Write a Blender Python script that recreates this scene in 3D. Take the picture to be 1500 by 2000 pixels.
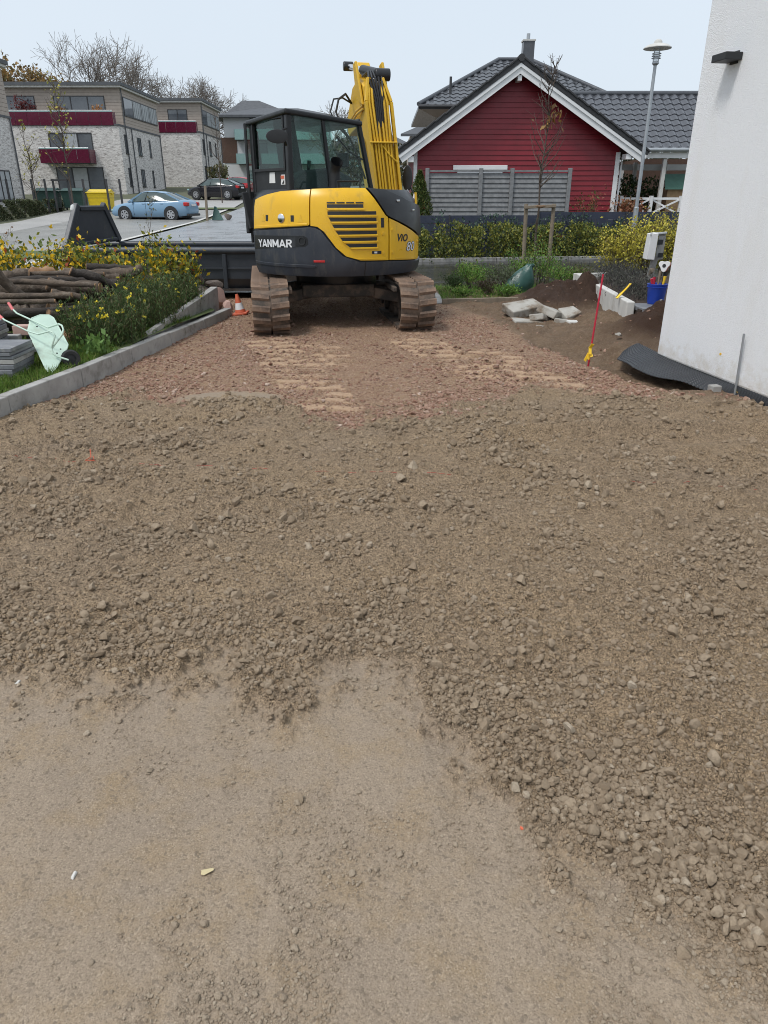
import bpy, bmesh, math, random
import numpy as np
from mathutils import Vector, Matrix
for o in list(bpy.data.objects): bpy.data.objects.remove(o)
R = math.radians
SC = bpy.context.scene
COL = SC.collection
random.seed(7)
RNG = np.random.default_rng(7)
# ------------------------------------------------------------ camera
cam = bpy.data.cameras.new('camera')
cam.sensor_fit = 'VERTICAL'; cam.sensor_height = 24; cam.lens = 24 * 1387 / 2000
cam.clip_start = 0.05; cam.clip_end = 1500
camo = bpy.data.objects.new('camera', cam); COL.objects.link(camo)
camo.location = (0, 0, 1.56); camo.rotation_euler = (R(90 - 23.913), 0, 0)
SC.camera = camo
# ------------------------------------------------------------ overcast sky, soft sun
w = bpy.data.worlds.new('World'); SC.world = w; w.use_nodes = True
nt = w.node_tree; nt.nodes.clear()
wo = nt.nodes.new('ShaderNodeOutputWorld'); bg = nt.nodes.new('ShaderNodeBackground')
sk = nt.nodes.new('ShaderNodeTexSky'); sk.sky_type = 'NISHITA'; sk.sun_disc = False
sk.sun_elevation = R(60); sk.sun_rotation = R(228); sk.dust_density = 4; sk.air_density = 1.0
mx = nt.nodes.new('ShaderNodeMix'); mx.data_type = 'RGBA'; mx.inputs[0].default_value = 0.86
wc = nt.nodes.new('ShaderNodeTexCoord'); wn_ = nt.nodes.new('ShaderNodeTexNoise'); wn_.inputs['Scale'].default_value = 2.2; wn_.inputs['Detail'].default_value = 5; nt.links.new(wc.outputs['Generated'], wn_.inputs['Vector'])
wm = nt.nodes.new('ShaderNodeMix'); wm.data_type = 'RGBA'; wm.inputs[6].default_value = (5.5, 6.2, 6.95, 1); wm.inputs[7].default_value = (6.1, 6.75, 7.4, 1)       # even cloud layer, faintly mottled
nt.links.new(wn_.outputs['Fac'], wm.inputs[0]); nt.links.new(wm.outputs[2], mx.inputs[7])
nt.links.new(sk.outputs[0], mx.inputs[6]); nt.links.new(mx.outputs[2], bg.inputs[0])
bg.inputs[1].default_value = 0.1
nt.links.new(bg.outputs[0], wo.inputs[0])
sun = bpy.data.lights.new('sun', 'SUN'); sun.energy = 1.5; sun.angle = R(14); sun.color = (1, .97, .93)
suno = bpy.data.objects.new('sun', sun); COL.objects.link(suno)
suno.rotation_euler = (R(30), 0, R(-50)); suno.location = (0, 0, 30)
SC.view_settings.view_transform = 'Standard'; SC.view_settings.look = 'None'
SC.view_settings.exposure = 0.47; SC.view_settings.gamma = 1.0

SC.cycles.filter_width = 1.0; SC.cycles.max_bounces = 5; SC.cycles.diffuse_bounces = 2; SC.cycles.glossy_bounces = 2; SC.cycles.transmission_bounces = 3; SC.cycles.transparent_max_bounces = 10

# ------------------------------------------------------------ materials
def nodes(name):
    m = bpy.data.materials.new(name); m.use_nodes = True
    t = m.node_tree
    return m, t, t.nodes['Principled BSDF'], t.nodes['Material Output']
def N(t, typ, **kw):
    n = t.nodes.new(typ)
    for k, v in kw.items(): setattr(n, k, v)
    return n
def mixc(t, fac, a, b, blend='MIX'):
    n = N(t, 'ShaderNodeMix', data_type='RGBA', blend_type=blend)
    for i, s in ((0, fac), (6, a), (7, b)):
        if hasattr(s, 'links'): t.links.new(s, n.inputs[i])
        elif i == 0: n.inputs[0].default_value = s
        else: n.inputs[i].default_value = (*s, 1) if len(s) == 3 else s
    return n.outputs[2]
def noise(t, scale, detail=5, rough=.55, vec=None, dist=0):
    n = N(t, 'ShaderNodeTexNoise'); n.inputs['Scale'].default_value = scale
    n.inputs['Detail'].default_value = detail; n.inputs['Roughness'].default_value = rough
    n.inputs['Distortion'].default_value = dist
    if vec: t.links.new(vec, n.inputs['Vector'])
    return n.outputs['Fac']
def ramp(t, fac, stops):
    n = N(t, 'ShaderNodeValToRGB'); e = n.color_ramp.elements
    while len(e) < len(stops): e.new(.5)
    for el, (p, c) in zip(e, stops):
        el.position = p; el.color = (c, c, c, 1) if isinstance(c, (int, float)) else (*c, 1)
    t.links.new(fac, n.inputs[0]); return n.outputs[0]
def bumpn(t, h, strength, dist=.01, prev=None):
    n = N(t, 'ShaderNodeBump'); n.inputs['Strength'].default_value = strength; n.inputs['Distance'].default_value = dist
    t.links.new(h, n.inputs['Height'])
    if prev: t.links.new(prev, n.inputs['Normal'])
    return n.outputs[0]
def coord(t, kind='Object'):
    return N(t, 'ShaderNodeTexCoord').outputs[kind]
MATS = {}
def M(name, c, c2=None, rough=.6, scale=6, bump=0, bscale=60, bdist=.004, metal=0, rvar=.12, spec=.5, dirt=None, dscale=3, dlo=.5, dhi=.7, streak=None):
    """painted / stony surface: two tones mixed by noise, roughness variation, fine relief and optional dirt"""
    m, t, b, out = nodes(name); MATS[name] = m
    c2 = c2 or tuple(x * .8 for x in c)
    v = coord(t)
    f = noise(t, scale, 6, .6, v)
    col = mixc(t, ramp(t, f, [(.35, 0), (.65, 1)]), c, c2)
    if dirt:
        dv = v
        if streak:
            sm_ = N(t, 'ShaderNodeMapping'); sm_.inputs['Scale'].default_value = streak; t.links.new(v, sm_.inputs[0]); dv = sm_.outputs[0]
        col = mixc(t, ramp(t, noise(t, dscale, 8, .68, dv), [(dlo, 0), (dhi, 1)]), col, dirt)
    t.links.new(col, b.inputs['Base Color'])
    rr = N(t, 'ShaderNodeMapRange'); rr.inputs[3].default_value = max(.03, rough - rvar); rr.inputs[4].default_value = min(1, rough + rvar)
    t.links.new(noise(t, scale * 2.3, 4, .5, v), rr.inputs[0]); t.links.new(rr.outputs[0], b.inputs['Roughness'])
    b.inputs['Metallic'].default_value = metal; b.inputs['Specular IOR Level'].default_value = spec
    if bump: t.links.new(bumpn(t, noise(t, bscale, 6, .6, v), bump, bdist), b.inputs['Normal'])
    return m
def glass_mat(name, tint, gloss=.12):
    m, t, b, out = nodes(name); MATS[name] = m
    tr = N(t, 'ShaderNodeBsdfTransparent'); tr.inputs[0].default_value = (*tint, 1)
    gl = N(t, 'ShaderNodeBsdfGlossy'); gl.inputs['Roughness'].default_value = .03
    fr = N(t, 'ShaderNodeLayerWeight'); fr.inputs[0].default_value = .5
    pw_ = N(t, 'ShaderNodeMath', operation='POWER'); pw_.inputs[1].default_value = 4; t.links.new(fr.outputs['Facing'], pw_.inputs[0])
    ad = N(t, 'ShaderNodeMath', operation='MULTIPLY_ADD'); ad.inputs[1].default_value = .6; ad.inputs[2].default_value = gloss; t.links.new(pw_.outputs[0], ad.inputs[0])
    ms = N(t, 'ShaderNodeMixShader'); t.links.new(ad.outputs[0], ms.inputs[0])
    t.links.new(tr.outputs[0], ms.inputs[1]); t.links.new(gl.outputs[0], ms.inputs[2]); t.links.new(ms.outputs[0], out.inputs[0])
    return m
def leaf_mat(name, rough=.55, transl=.25):
    m, t, b, out = nodes(name); MATS[name] = m
    a = N(t, 'ShaderNodeAttribute', attribute_name='Col')
    t.links.new(a.outputs[0], b.inputs['Base Color']); b.inputs['Roughness'].default_value = rough
    b.inputs['Specular IOR Level'].default_value = .3
    tl = N(t, 'ShaderNodeBsdfTranslucent'); t.links.new(a.outputs[0], tl.inputs[0])
    ms = N(t, 'ShaderNodeMixShader'); ms.inputs[0].default_value = transl
    t.links.new(b.outputs[0], ms.inputs[1]); t.links.new(tl.outputs[0], ms.inputs[2]); t.links.new(ms.outputs[0], out.inputs[0])
    return m
LEAF = leaf_mat('leaf')
# ------------------------------------------------------------ object helpers
def tag(o, label=None, cat=None, group=None, kind=None):
    if label: o['label'] = label
    if cat: o['category'] = cat
    if group: o['group'] = group
    if kind: o['kind'] = kind
    return o
def thing(name, label, cat, loc=(0, 0, 0), rz=0, group=None):
    o = bpy.data.objects.new(name, None); COL.objects.link(o)
    o.location = loc; o.rotation_euler.z = rz; o.empty_display_size = .2
    return tag(o, label, cat, group)
def link(name, me, mat, parent=None, local=False):
    o = bpy.data.objects.new(name, me); COL.objects.link(o)
    if mat and not me.materials: me.materials.append(mat)
    if parent:
        o.parent = parent
        if parent.type == 'EMPTY' and not local:
            o.matrix_parent_inverse = Matrix.Translation(-Vector(parent.location))
    return o
def np_mesh(name, v, f, cols=None):
    me = bpy.data.meshes.new(name); v = np.asarray(v, np.float32); f = np.asarray(f, np.int32)
    k = f.shape[1]
    me.vertices.add(len(v)); me.vertices.foreach_set('co', v.ravel())
    me.loops.add(f.size); me.loops.foreach_set('vertex_index', f.ravel())
    me.polygons.add(len(f)); me.polygons.foreach_set('loop_start', np.arange(0, f.size, k, dtype=np.int32))
    me.update(calc_edges=True)
    if cols is not None:
        a = me.color_attributes.new('Col', 'FLOAT_COLOR', 'POINT')
        c = np.ones((len(v), 4), np.float32); c[:, :3] = cols; a.data.foreach_set('color', c.ravel())
    return me
def perp(d):
    d = Vector(d).normalized(); a = Vector((0, 0, 1)) if abs(d.z) < .9 else Vector((0, 1, 0))
    x = d.cross(a).normalized(); return x, x.cross(d).normalized()
class MB:
    def __init__(s): s.v = []; s.f = []
    def add(s, vs, fs):
        n = len(s.v); s.v += [tuple(p) for p in vs]; s.f += [tuple(i + n for i in q) for q in fs]; return s
    def box(s, c, d, rz=0, rot=None):
        m = rot or Matrix.Rotation(rz, 3, 'Z'); c = Vector(c); vs = []
        for z in (-.5, .5):
            for x, y in ((-.5, -.5), (.5, -.5), (.5, .5), (-.5, .5)): vs.append(c + m @ Vector((x * d[0], y * d[1], z * d[2])))
        return s.add(vs, [(3, 2, 1, 0), (4, 5, 6, 7), (0, 1, 5, 4), (1, 2, 6, 5), (2, 3, 7, 6), (3, 0, 4, 7)])
    def span(s, a, b):
        return s.box([(i + j) / 2 for i, j in zip(a, b)], [abs(j - i) for i, j in zip(a, b)])
    def bar(s, p, q, wd, h, up=(0, 0, 1)):
        p, q = Vector(p), Vector(q); d = (q - p).normalized(); x = d.cross(Vector(up))
        x = x.normalized() if x.length > 1e-4 else perp(d)[0]
        y = x.cross(d).normalized(); vs = []
        for e in (p, q):
            for i, j in ((-1, -1), (1, -1), (1, 1), (-1, 1)): vs.append(e + x * i * wd / 2 + y * j * h / 2)
        return s.add(vs, [(3, 2, 1, 0), (4, 5, 6, 7), (0, 1, 5, 4), (1, 2, 6, 5), (2, 3, 7, 6), (3, 0, 4, 7)])
    def tube(s, pts, r, n=8, caps=True, jit=0):
        pts = [Vector(p) for p in pts]; rs = r if isinstance(r, (list, tuple)) else [r] * len(pts)
        x = None; vs = []; fs = []
        for i, p in enumerate(pts):
            d = (pts[min(i + 1, len(pts) - 1)] - pts[max(i - 1, 0)]).normalized()
            x = perp(d)[0] if x is None else (x - d * x.dot(d)).normalized()
            y = d.cross(x)
            for k in range(n):
                a = 2 * math.pi * k / n; rr = rs[i] * (1 + (random.uniform(-jit, jit) if jit else 0))
                vs.append(p + (x * math.cos(a) + y * math.sin(a)) * rr)
        for i in range(len(pts) - 1):
            for k in range(n):
                a, b = i * n + k, i * n + (k + 1) % n; fs.append((a, b, b + n, a + n))
        if caps: fs.append(tuple(range(n - 1, -1, -1))); fs.append(tuple(range((len(pts) - 1) * n, len(pts) * n)))
        return s.add(vs, fs)
    def cyl(s, c, ax, r, h, n=20, r2=None):
        c = Vector(c); a = Vector(ax).normalized() * h / 2
        return s.tube([c - a, c + a], [r, r2 if r2 is not None else r], n)
    def lathe(s, prof, c=(0, 0, 0), n=20, ax=(0, 0, 1), closed=False):
        c = Vector(c); d = Vector(ax).normalized(); x, y = perp(d); vs = []; fs = []
        for r, z in prof:
            for k in range(n):
                a = 2 * math.pi * k / n; vs.append(c + d * z + (x * math.cos(a) + y * math.sin(a)) * max(r, 1e-4))
        L = len(prof)
        for i in range(L if closed else L - 1):
            for k in range(n):
                k2 = (k + 1) % n; j = (i + 1) % L
                fs.append((i * n + k, i * n + k2, j * n + k2, j * n + k))
        return s.add(vs, fs)
    def prism(s, poly, o, ex, ey, depth):
        o, ex, ey, dv = Vector(o), Vector(ex), Vector(ey), Vector(depth); n = len(poly)
        a = [o + ex * p[0] + ey * p[1] for p in poly]
        return s.add(a + [p + dv for p in a], [tuple(range(n - 1, -1, -1)), tuple(range(n, 2 * n))] + [(i, (i + 1) % n, (i + 1) % n + n, i + n) for i in range(n)])
    def quad(s, a, b, c, d): return s.add([a, b, c, d], [(0, 1, 2, 3)])
    def mesh(s, name):
        me = bpy.data.meshes.new(name); me.from_pydata(s.v, [], s.f); me.update()
        bm = bmesh.new(); bm.from_mesh(me); bmesh.ops.recalc_face_normals(bm, faces=bm.faces); bm.to_mesh(me); bm.free()
        return me
    def build(s, name, mat, parent=None, bevel=0, smooth=0, seg=2, local=False, sub=0):
        me = s.mesh(name); o = link(name, me, mat, parent, local)
        if smooth: me.shade_smooth(); me.set_sharp_from_angle(angle=R(smooth))
        if bevel:
            b = o.modifiers.new('bevel', 'BEVEL'); b.width = bevel; b.segments = seg; b.limit_method = 'ANGLE'; b.angle_limit = R(35)
            b.harden_normals = False
        if sub:
            d = o.modifiers.new('sub', 'SUBSURF'); d.levels = d.render_levels = sub
        return o
def leaves(name, pts, size, cols, parent=None, aspect=.55, droop=0, mat=None, up=None, var=.35, local=False):
    """many leaf-sized faces spread through a volume, one mesh"""
    pts = np.asarray(pts, float); n = len(pts)
    d = RNG.normal(size=(n, 3))
    if up is not None: d[:, 2] = np.abs(d[:, 2]) * 1.0 + up
    if droop: d[:, 2] -= droop
    d /= np.linalg.norm(d, axis=1)[:, None] + 1e-9
    e = RNG.normal(size=(n, 3)); x = np.cross(d, e); x /= np.linalg.norm(x, axis=1)[:, None] + 1e-9
    z = np.cross(d, x)
    s = (np.asarray(size) * (1 + var * RNG.uniform(-1, 1, n)))[:, None]
    v = np.stack([pts, pts + d * s * .5 + x * s * aspect * .5 + z * s * .08, pts + d * s, pts + d * s * .5 - x * s * aspect * .5 + z * s * .08], 1).reshape(-1, 3)
    f = np.arange(4 * n).reshape(-1, 4)
    me = np_mesh(name, v, f, np.repeat(np.asarray(cols), 4, 0))
    return link(name, me, mat or LEAF, parent, local)
def pal(n, cs, ws=None, jit=.25):
    cs = np.asarray(cs); i = RNG.choice(len(cs), n, p=None if ws is None else np.asarray(ws) / np.sum(ws))
    return np.clip(cs[i] * (1 + jit * RNG.uniform(-1, 1, (n, 1))), 0, 1)
# numpy noise
_T = RNG.random((8, 256, 256)); _T2 = RNG.random((8, 256, 256))
def vn(x, y, s=0):
    xi = np.floor(x).astype(int); yi = np.floor(y).astype(int); fx = x - xi; fy = y - yi
    fx = fx * fx * (3 - 2 * fx); fy = fy * fy * (3 - 2 * fy); T = _T[s % 8]
    a = T[xi & 255, yi & 255]; b = T[(xi + 1) & 255, yi & 255]; c = T[xi & 255, (yi + 1) & 255]; d = T[(xi + 1) & 255, (yi + 1) & 255]
    return (a + (b - a) * fx) * (1 - fy) + (c + (d - c) * fx) * fy
def fbm(x, y, o=4, s=0):
    t = 0; a = .5; q = 0
    for k in range(o): t = t + a * vn(x * 2 ** k + 17.3 * k, y * 2 ** k + 9.1 * k, s + k); q += a; a *= .5
    return t / q
def clods(x, y, cell, s=0, fill=.75, ang=0):
    """rounded (or with ang, flat-sided) lumps, heights in metres"""
    X = x / cell; Y = y / cell; xi = np.floor(X).astype(int); yi = np.floor(Y).astype(int); h = np.zeros_like(X)
    T, U = _T[s % 8], _T2[s % 8]
    for dx in (-1, 0, 1):
        for dy in (-1, 0, 1):
            a = (xi + dx) & 255; b = (yi + dy) & 255
            cx = xi + dx + T[a, b]; cy = yi + dy + U[a, b]; r = .25 + .45 * T[b, (a + 31) & 255]
            on = U[(b + 77) & 255, a] < fill
            th = 6.28 * U[b, (a + 5) & 255]; px = X - cx; py = Y - cy
            p = px * np.cos(th) + py * np.sin(th); q = (-px * np.sin(th) + py * np.cos(th)) * 1.4
            if ang: k = r - np.maximum(np.abs(p), np.abs(q)) * 1.0 + .35 * p; k = np.clip(k, 0, r * .6)
            else: k = np.sqrt(np.maximum(0, r * r - p * p - q * q)) * .8
            h = np.maximum(h, k * on)
    return h * cell
def sst(a, b, x):
    t = np.clip((x - a) / (b - a), 0, 1); return t * t * (3 - 2 * t)
def tz(x, y):
    return .02 * np.clip(y - 20, 0, 20) + .045 * np.clip(np.asarray(y, float) - 40, 0, 400)
# ------------------------------------------------------------ shared materials
M('concrete', (.40, .39, .37), (.30, .29, .275), .85, 5, .25, 90, .004, dirt=(.17, .16, .14), dscale=6, dlo=.52, dhi=.72)
M('concrete_light', (.62, .61, .58), (.52, .51, .48), .85, 4, .2, 70, .004, dirt=(.38, .35, .30), dscale=3, dlo=.55, dhi=.75)
M('slab_grey', (.20, .205, .22), (.14, .145, .16), .45, 7, .2, 80, .003, dirt=(.30, .30, .29), dscale=9, dlo=.55, dhi=.75)
M('white_render', (.86, .87, .885), (.82, .83, .85), .9, 60, 1.0, 95, .010, dirt=(.79, .785, .77), dscale=1.1, dlo=.52, dhi=.85, streak=(2, 2, .6))
M('white_paint', (.80, .80, .80), (.74, .74, .74), .5, 3)
M('yellow_paint', (.80, .47, .015), (.76, .43, .014), .30, 2, dirt=(.42, .27, .06), dscale=2.2, dlo=.56, dhi=.84, streak=(3, 3, .7))
M('boom_yellow', (.78, .47, .03), (.72, .43, .03), .42, 3, dirt=(.48, .29, .05), dscale=5, dlo=.58, dhi=.8)
M('counterweight', (.026, .031, .042), (.042, .048, .06), .45, 4, .1, 50, .002, dirt=(.10, .095, .085), dscale=2.6, dlo=.50, dhi=.78, streak=(3, 3, .9))
M('black_paint', (.012, .013, .015), (.020, .021, .023), .35, 4, dirt=(.05, .05, .05), dscale=4, dlo=.6, dhi=.85)
M('black_plastic', (.016, .017, .019), (.024, .025, .027), .55, 8, .1, 100)
M('dark_interior', (.05, .053, .058), (.07, .073, .078), .7, 6)
M('rubber', (.095, .066, .050), (.14, .10, .075), .9, 5, .35, 70, .004, dirt=(.24, .16, .112), dscale=7, dlo=.42, dhi=.62)
M('mud_steel', (.05, .043, .037), (.09, .07, .055), .8, 5, .2, 60, dirt=(.18, .125, .09), dscale=5, dlo=.45, dhi=.65)
M('chrome', (.75, .76, .78), (.7, .7, .72), .18, 5, metal=1, rvar=.05)
M('zinc', (.42, .44, .46), (.36, .38, .40), .45, 5, metal=.6)
M('white_text', (.78, .79, .8), (.72, .73, .74), .5)
M('grey_text', (.30, .31, .32), (.26, .27, .28), .4)
M('orange_red', (.66, .15, .07), (.58, .12, .06), .5)
M('red_reflector', (.45, .02, .02), (.5, .03, .03), .25)
M('red_rod', (.55, .02, .05), (.48, .02, .05), .45)
M('yellow_tape', (.85, .58, .03), (.8, .5, .03), .5)
M('container_steel', (.032, .038, .048), (.048, .054, .064), .42, 2.5, .12, 30, .004, dirt=(.12, .11, .10), dscale=4, dlo=.6, dhi=.8)
M('container_inside', (.045, .045, .048), (.075, .068, .062), .6, 3, dirt=(.16, .11, .08), dscale=3, dlo=.55, dhi=.8)
M('asphalt_dry', (.06, .06, .06), (.045, .045, .046), .8, 2)
M('wood_grey', (.25, .255, .26), (.17, .172, .176), .8, 9, .3, 90, .003)
M('wood_stake', (.27, .22, .165), (.19, .155, .115), .85, 12, .3, 80, .003)
M('wood_raw', (.40, .27, .15), (.32, .2, .11), .8, 10, .2, 80)
M('bark', (.15, .112, .082), (.06, .045, .034), .9, 7, .9, 34, .018, dirt=(.20, .165, .13), dscale=11, dlo=.55, dhi=.72)
M('bark_dark', (.055, .044, .036), (.03, .024, .02), .85, 8, .9, 40, .016, dirt=(.13, .115, .1), dscale=10, dlo=.58, dhi=.75)
M('cut_wood', (.36, .22, .12), (.22, .12, .065), .85, 9, .3, 60, .004)
M('twig', (.11, .085, .068), (.075, .058, .047), .85, 10)
M('twig_far', (.24, .21, .185), (.17, .15, .13), .9, 2)
M('red_board', (.225, .010, .020), (.19, .0085, .016), .45, 3, .1, 60, .002, dirt=(.12, .007, .012), dscale=3, dlo=.6, dhi=.85)
M('balcony_red', (.105, .005, .028), (.09, .004, .024), .25, 2)
M('cladding_tan', (.42, .36, .31), (.37, .315, .27), .75, 3)
M('roof_grey', (.10, .105, .115), (.075, .08, .088), .7, 2)
M('tile_black', (.080, .084, .094), (.06, .063, .07), .22, 4, rvar=.06)
M('tile_grey', (.085, .09, .10), (.065, .07, .08), .3, 4)
M('verge_dark', (.028, .028, .030), (.04, .04, .042), .6, 6)
M('frame_dark', (.035, .035, .038), (.05, .05, .053), .5)
M('window_glass', (.09, .10, .115), (.16, .175, .19), .05, .35, rvar=.02, spec=.8)
M('blind', (.42, .44, .45), (.36, .38, .39), .6, 4)
M('frosted', (.30, .44, .43), (.26, .40, .39), .18, 3)
M('navy_screen', (.028, .036, .062), (.04, .048, .075), .7, 5, .15, 90)
M('mint_paint', (.54, .69, .58), (.49, .64, .53), .4, 4, dirt=(.36, .40, .31), dscale=5, dlo=.52, dhi=.78)
M('grip_pink', (.75, .2, .2), (.68, .17, .17), .6)
M('blue_plastic', (.012, .055, .40), (.010, .045, .34), .4, 5, dirt=(.1, .13, .3), dscale=10, dlo=.62, dhi=.8)
M('bin_green', (.018, .055, .045), (.025, .065, .055), .5)
M('bin_yellow', (.75, .55, .01), (.68, .48, .01), .45)
M('tarp_green', (.02, .07, .06), (.03, .09, .075), .35, 5, .3, 18, .02)
M('membrane', (.020, .022, .026), (.03, .032, .036), .38, 6)
M('car_blue', (.20, .33, .47), (.195, .325, .46), .22, 1, rvar=.04)
M('car_black', (.012, .012, .016), (.014, .014, .018), .15, 1, rvar=.04)
M('car_red', (.38, .012, .02), (.35, .012, .02), .2, 1, rvar=.04)
M('car_dark', (.02, .028, .03), (.022, .03, .032), .2, 1, rvar=.04)
M('car_glass', (.06, .085, .085), (.08, .11, .11), .12, 1, rvar=.02, spec=.35)
M('tyre', (.02, .02, .021), (.03, .03, .03), .85, 10)
M('alloy', (.55, .56, .58), (.5, .51, .53), .3, 5, metal=.7)
M('tail_red', (.42, .012, .015), (.5, .02, .02), .15)
M('boulder', (.19, .15, .125), (.12, .10, .09), .85, 6, .5, 40, .01)
M('brick_pink', (.48, .32, .27), (.42, .28, .24), .85, 8, .3, 60)
M('soil', (.065, .042, .029), (.042, .028, .02), .95, 7, .8, 60, .02)
M('chunk', (.43, .415, .38), (.30, .275, .235), .9, 4, .5, 40, .01, dirt=(.17, .12, .08), dscale=4, dlo=.5, dhi=.66)
M('sticker', (.75, .75, .74), (.7, .7, .7), .5)
M('paper', (.60, .585, .55), (.52, .50, .46), .7)
M('brown_brick', (.13, .075, .055), (.10, .06, .045), .85, 8)
M('wall_white', (.70, .71, .72), (.66, .67, .68), .85, 1)
M('rope', (.22, .14, .085), (.16, .10, .06), .95, 30, .5, 120)
glass_mat('cab_glass', (.80, .90, .87), .05)
glass_mat('rear_glass', (.45, .60, .56), .05)
glass_mat('clear_green', (.72, .88, .83), .12)
glass_mat('lamp_glass', (.85, .87, .88), .1)

def splash(m):
    """mud splashed up the foot of the wall"""
    t = m.node_tree; b = t.nodes['Principled BSDF']; src = b.inputs['Base Color'].links[0].from_socket; v = coord(t); sp = N(t, 'ShaderNodeSeparateXYZ'); t.links.new(v, sp.inputs[0])
    mr = N(t, 'ShaderNodeMapRange'); mr.inputs[1].default_value = .08; mr.inputs[2].default_value = .55; mr.inputs[3].default_value = .34; mr.inputs[4].default_value = -.25; t.links.new(sp.outputs[2], mr.inputs[0])
    ad = N(t, 'ShaderNodeMath', operation='ADD', use_clamp=True); t.links.new(mr.outputs[0], ad.inputs[0]); t.links.new(noise(t, 9, 6, .75, v), ad.inputs[1])
    t.links.new(mixc(t, ramp(t, ad.outputs[0], [(.60, 0), (.92, .55)]), src, (.55, .48, .38)), b.inputs['Base Color'])
splash(MATS['white_render'])
def brick_wall(name, c1, c2, mortar, sc):
    m, t, b, out = nodes(name); MATS[name] = m
    v = coord(t); mp = N(t, 'ShaderNodeMapping'); sep = N(t, 'ShaderNodeSeparateXYZ'); cmb = N(t, 'ShaderNodeCombineXYZ')
    t.links.new(v, sep.inputs[0]); ad = N(t, 'ShaderNodeMath', operation='ADD'); t.links.new(sep.outputs[0], ad.inputs[0]); t.links.new(sep.outputs[1], ad.inputs[1])
    t.links.new(ad.outputs[0], cmb.inputs[0]); t.links.new(sep.outputs[2], cmb.inputs[1])
    br = N(t, 'ShaderNodeTexBrick'); br.inputs['Scale'].default_value = sc; t.links.new(cmb.outputs[0], br.inputs['Vector'])
    br.inputs['Color1'].default_value = (*c1, 1); br.inputs['Color2'].default_value = (*c2, 1); br.inputs['Mortar'].default_value = (*mortar, 1)
    br.inputs['Mortar Size'].default_value = .02; br.inputs['Bias'].default_value = -.35
    br.inputs['Brick Width'].default_value = .26; br.inputs['Row Height'].default_value = .085
    mp.inputs['Scale'].default_value = (2.6, 2.6, 8); t.links.new(v, mp.inputs[0])
    col = mixc(t, ramp(t, noise(t, 1.0, 5, .8, mp.outputs[0]), [(.50, 0), (.60, .85)]), br.outputs[0], tuple(q * .62 for q in c2)); col = mixc(t, ramp(t, noise(t, 1.4, 4, .8, mp.outputs[0]), [(.54, 0), (.64, .8)]), col, tuple(min(1, q * 1.25) for q in c1))
    t.links.new(col, b.inputs['Base Color']); b.inputs['Roughness'].default_value = .85
    t.links.new(bumpn(t, br.outputs['Fac'], -.3, .01), b.inputs['Normal'])
brick_wall('brick_pale', (.70, .67, .64), (.38, .34, .32), (.58, .56, .54), 1)
# wet asphalt: darker, smooth where water stands
def wet(name, c, c2, rlo, rhi, bs=.15):
    m, t, b, out = nodes(name); MATS[name] = m; v = coord(t)
    t.links.new(mixc(t, noise(t, 3, 6, .6, v), c, c2), b.inputs['Base Color'])
    f = ramp(t, noise(t, .9, 6, .6, v, .3), [(.36, rlo), (.62, rhi)]); t.links.new(f, b.inputs['Roughness'])
    t.links.new(bumpn(t, noise(t, 55, 4, .6, v), bs, .004), b.inputs['Normal'])
wet('wet_asphalt', (.040, .040, .040), (.055, .054, .052), .07, .30, .05)
wet('wet_lane', (.30, .31, .32), (.23, .24, .25), .18, .42, .04)
def paver_mat(name, c1, c2, mortar, sc, rough):
    m, t, b, out = nodes(name); MATS[name] = m; v = coord(t)
    br = N(t, 'ShaderNodeTexBrick'); br.inputs['Scale'].default_value = sc; t.links.new(v, br.inputs['Vector'])
    br.inputs['Color1'].default_value = (*c1, 1); br.inputs['Color2'].default_value = (*c2, 1); br.inputs['Mortar'].default_value = (*mortar, 1); br.inputs['Mortar Size'].default_value = .03
    col = mixc(t, ramp(t, noise(t, .4, 6, .6, v), [(.4, 0), (.7, .5)]), br.outputs[0], mortar)
    t.links.new(col, b.inputs['Base Color']); t.links.new(ramp(t, noise(t, .6, 5, .6, v), [(.35, rough - .2), (.65, rough)]), b.inputs['Roughness'])
    t.links.new(bumpn(t, br.outputs['Fac'], -.4, .01), b.inputs['Normal'])
paver_mat('pavers', (.36, .35, .33), (.29, .28, .265), (.17, .17, .15), 2.2, .5)
paver_mat('sidewalk', (.44, .43, .41), (.40, .39, .37), (.30, .29, .28), 1.6, .65)
M('grass_ground', (.075, .115, .03), (.10, .12, .04), .95, 5, .5, 30, .02, dirt=(.11, .085, .05), dscale=2, dlo=.55, dhi=.75)
M('far_ground', (.085, .095, .05), (.10, .10, .06), .95, .3)

# ------------------------------------------------------------ driveway ground: height, zones
LBx = [-2.5, -1.35, -1.07, -.86, -.74, -.56, -.45, -.31, -.25, -.2, -.05, .09, .16, .28, .34, .40, .55, .66, .73, .81, 1.2, 2]
LBy = [2.1, 2.05, 1.94, 1.86, 1.99, 2.05, 1.86, 1.79, 1.86, 2.02, 2.05, 1.94, 1.74, 1.55, 1.37, 1.25, 1.23, 1.14, 1.08, .95, .6, .3]
UBx = [-4, -2.4, -1.79, -.88, -.58, -.26, .19, .88, 1.5, 1.99, 2.6, 3.08, 4]
UBy = [5.5, 5.75, 5.78, 5.7, 5.2, 5.05, 5.2, 5.7, 6.21, 6.0, 5.86, 5.85, 5.8]
XRy = [5.2, 6.1, 7.2, 8.1, 10.3, 11.5, 13, 14]
XRx = [3.2, 2.42, 2.12, 1.82, 1.37, 1.0, .9, .9]
TF = np.array((-.16, .987)); TR = np.array((.987, .16)); TC = np.array((-.69, 10.32))   # undercarriage forward, right, centre
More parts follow.
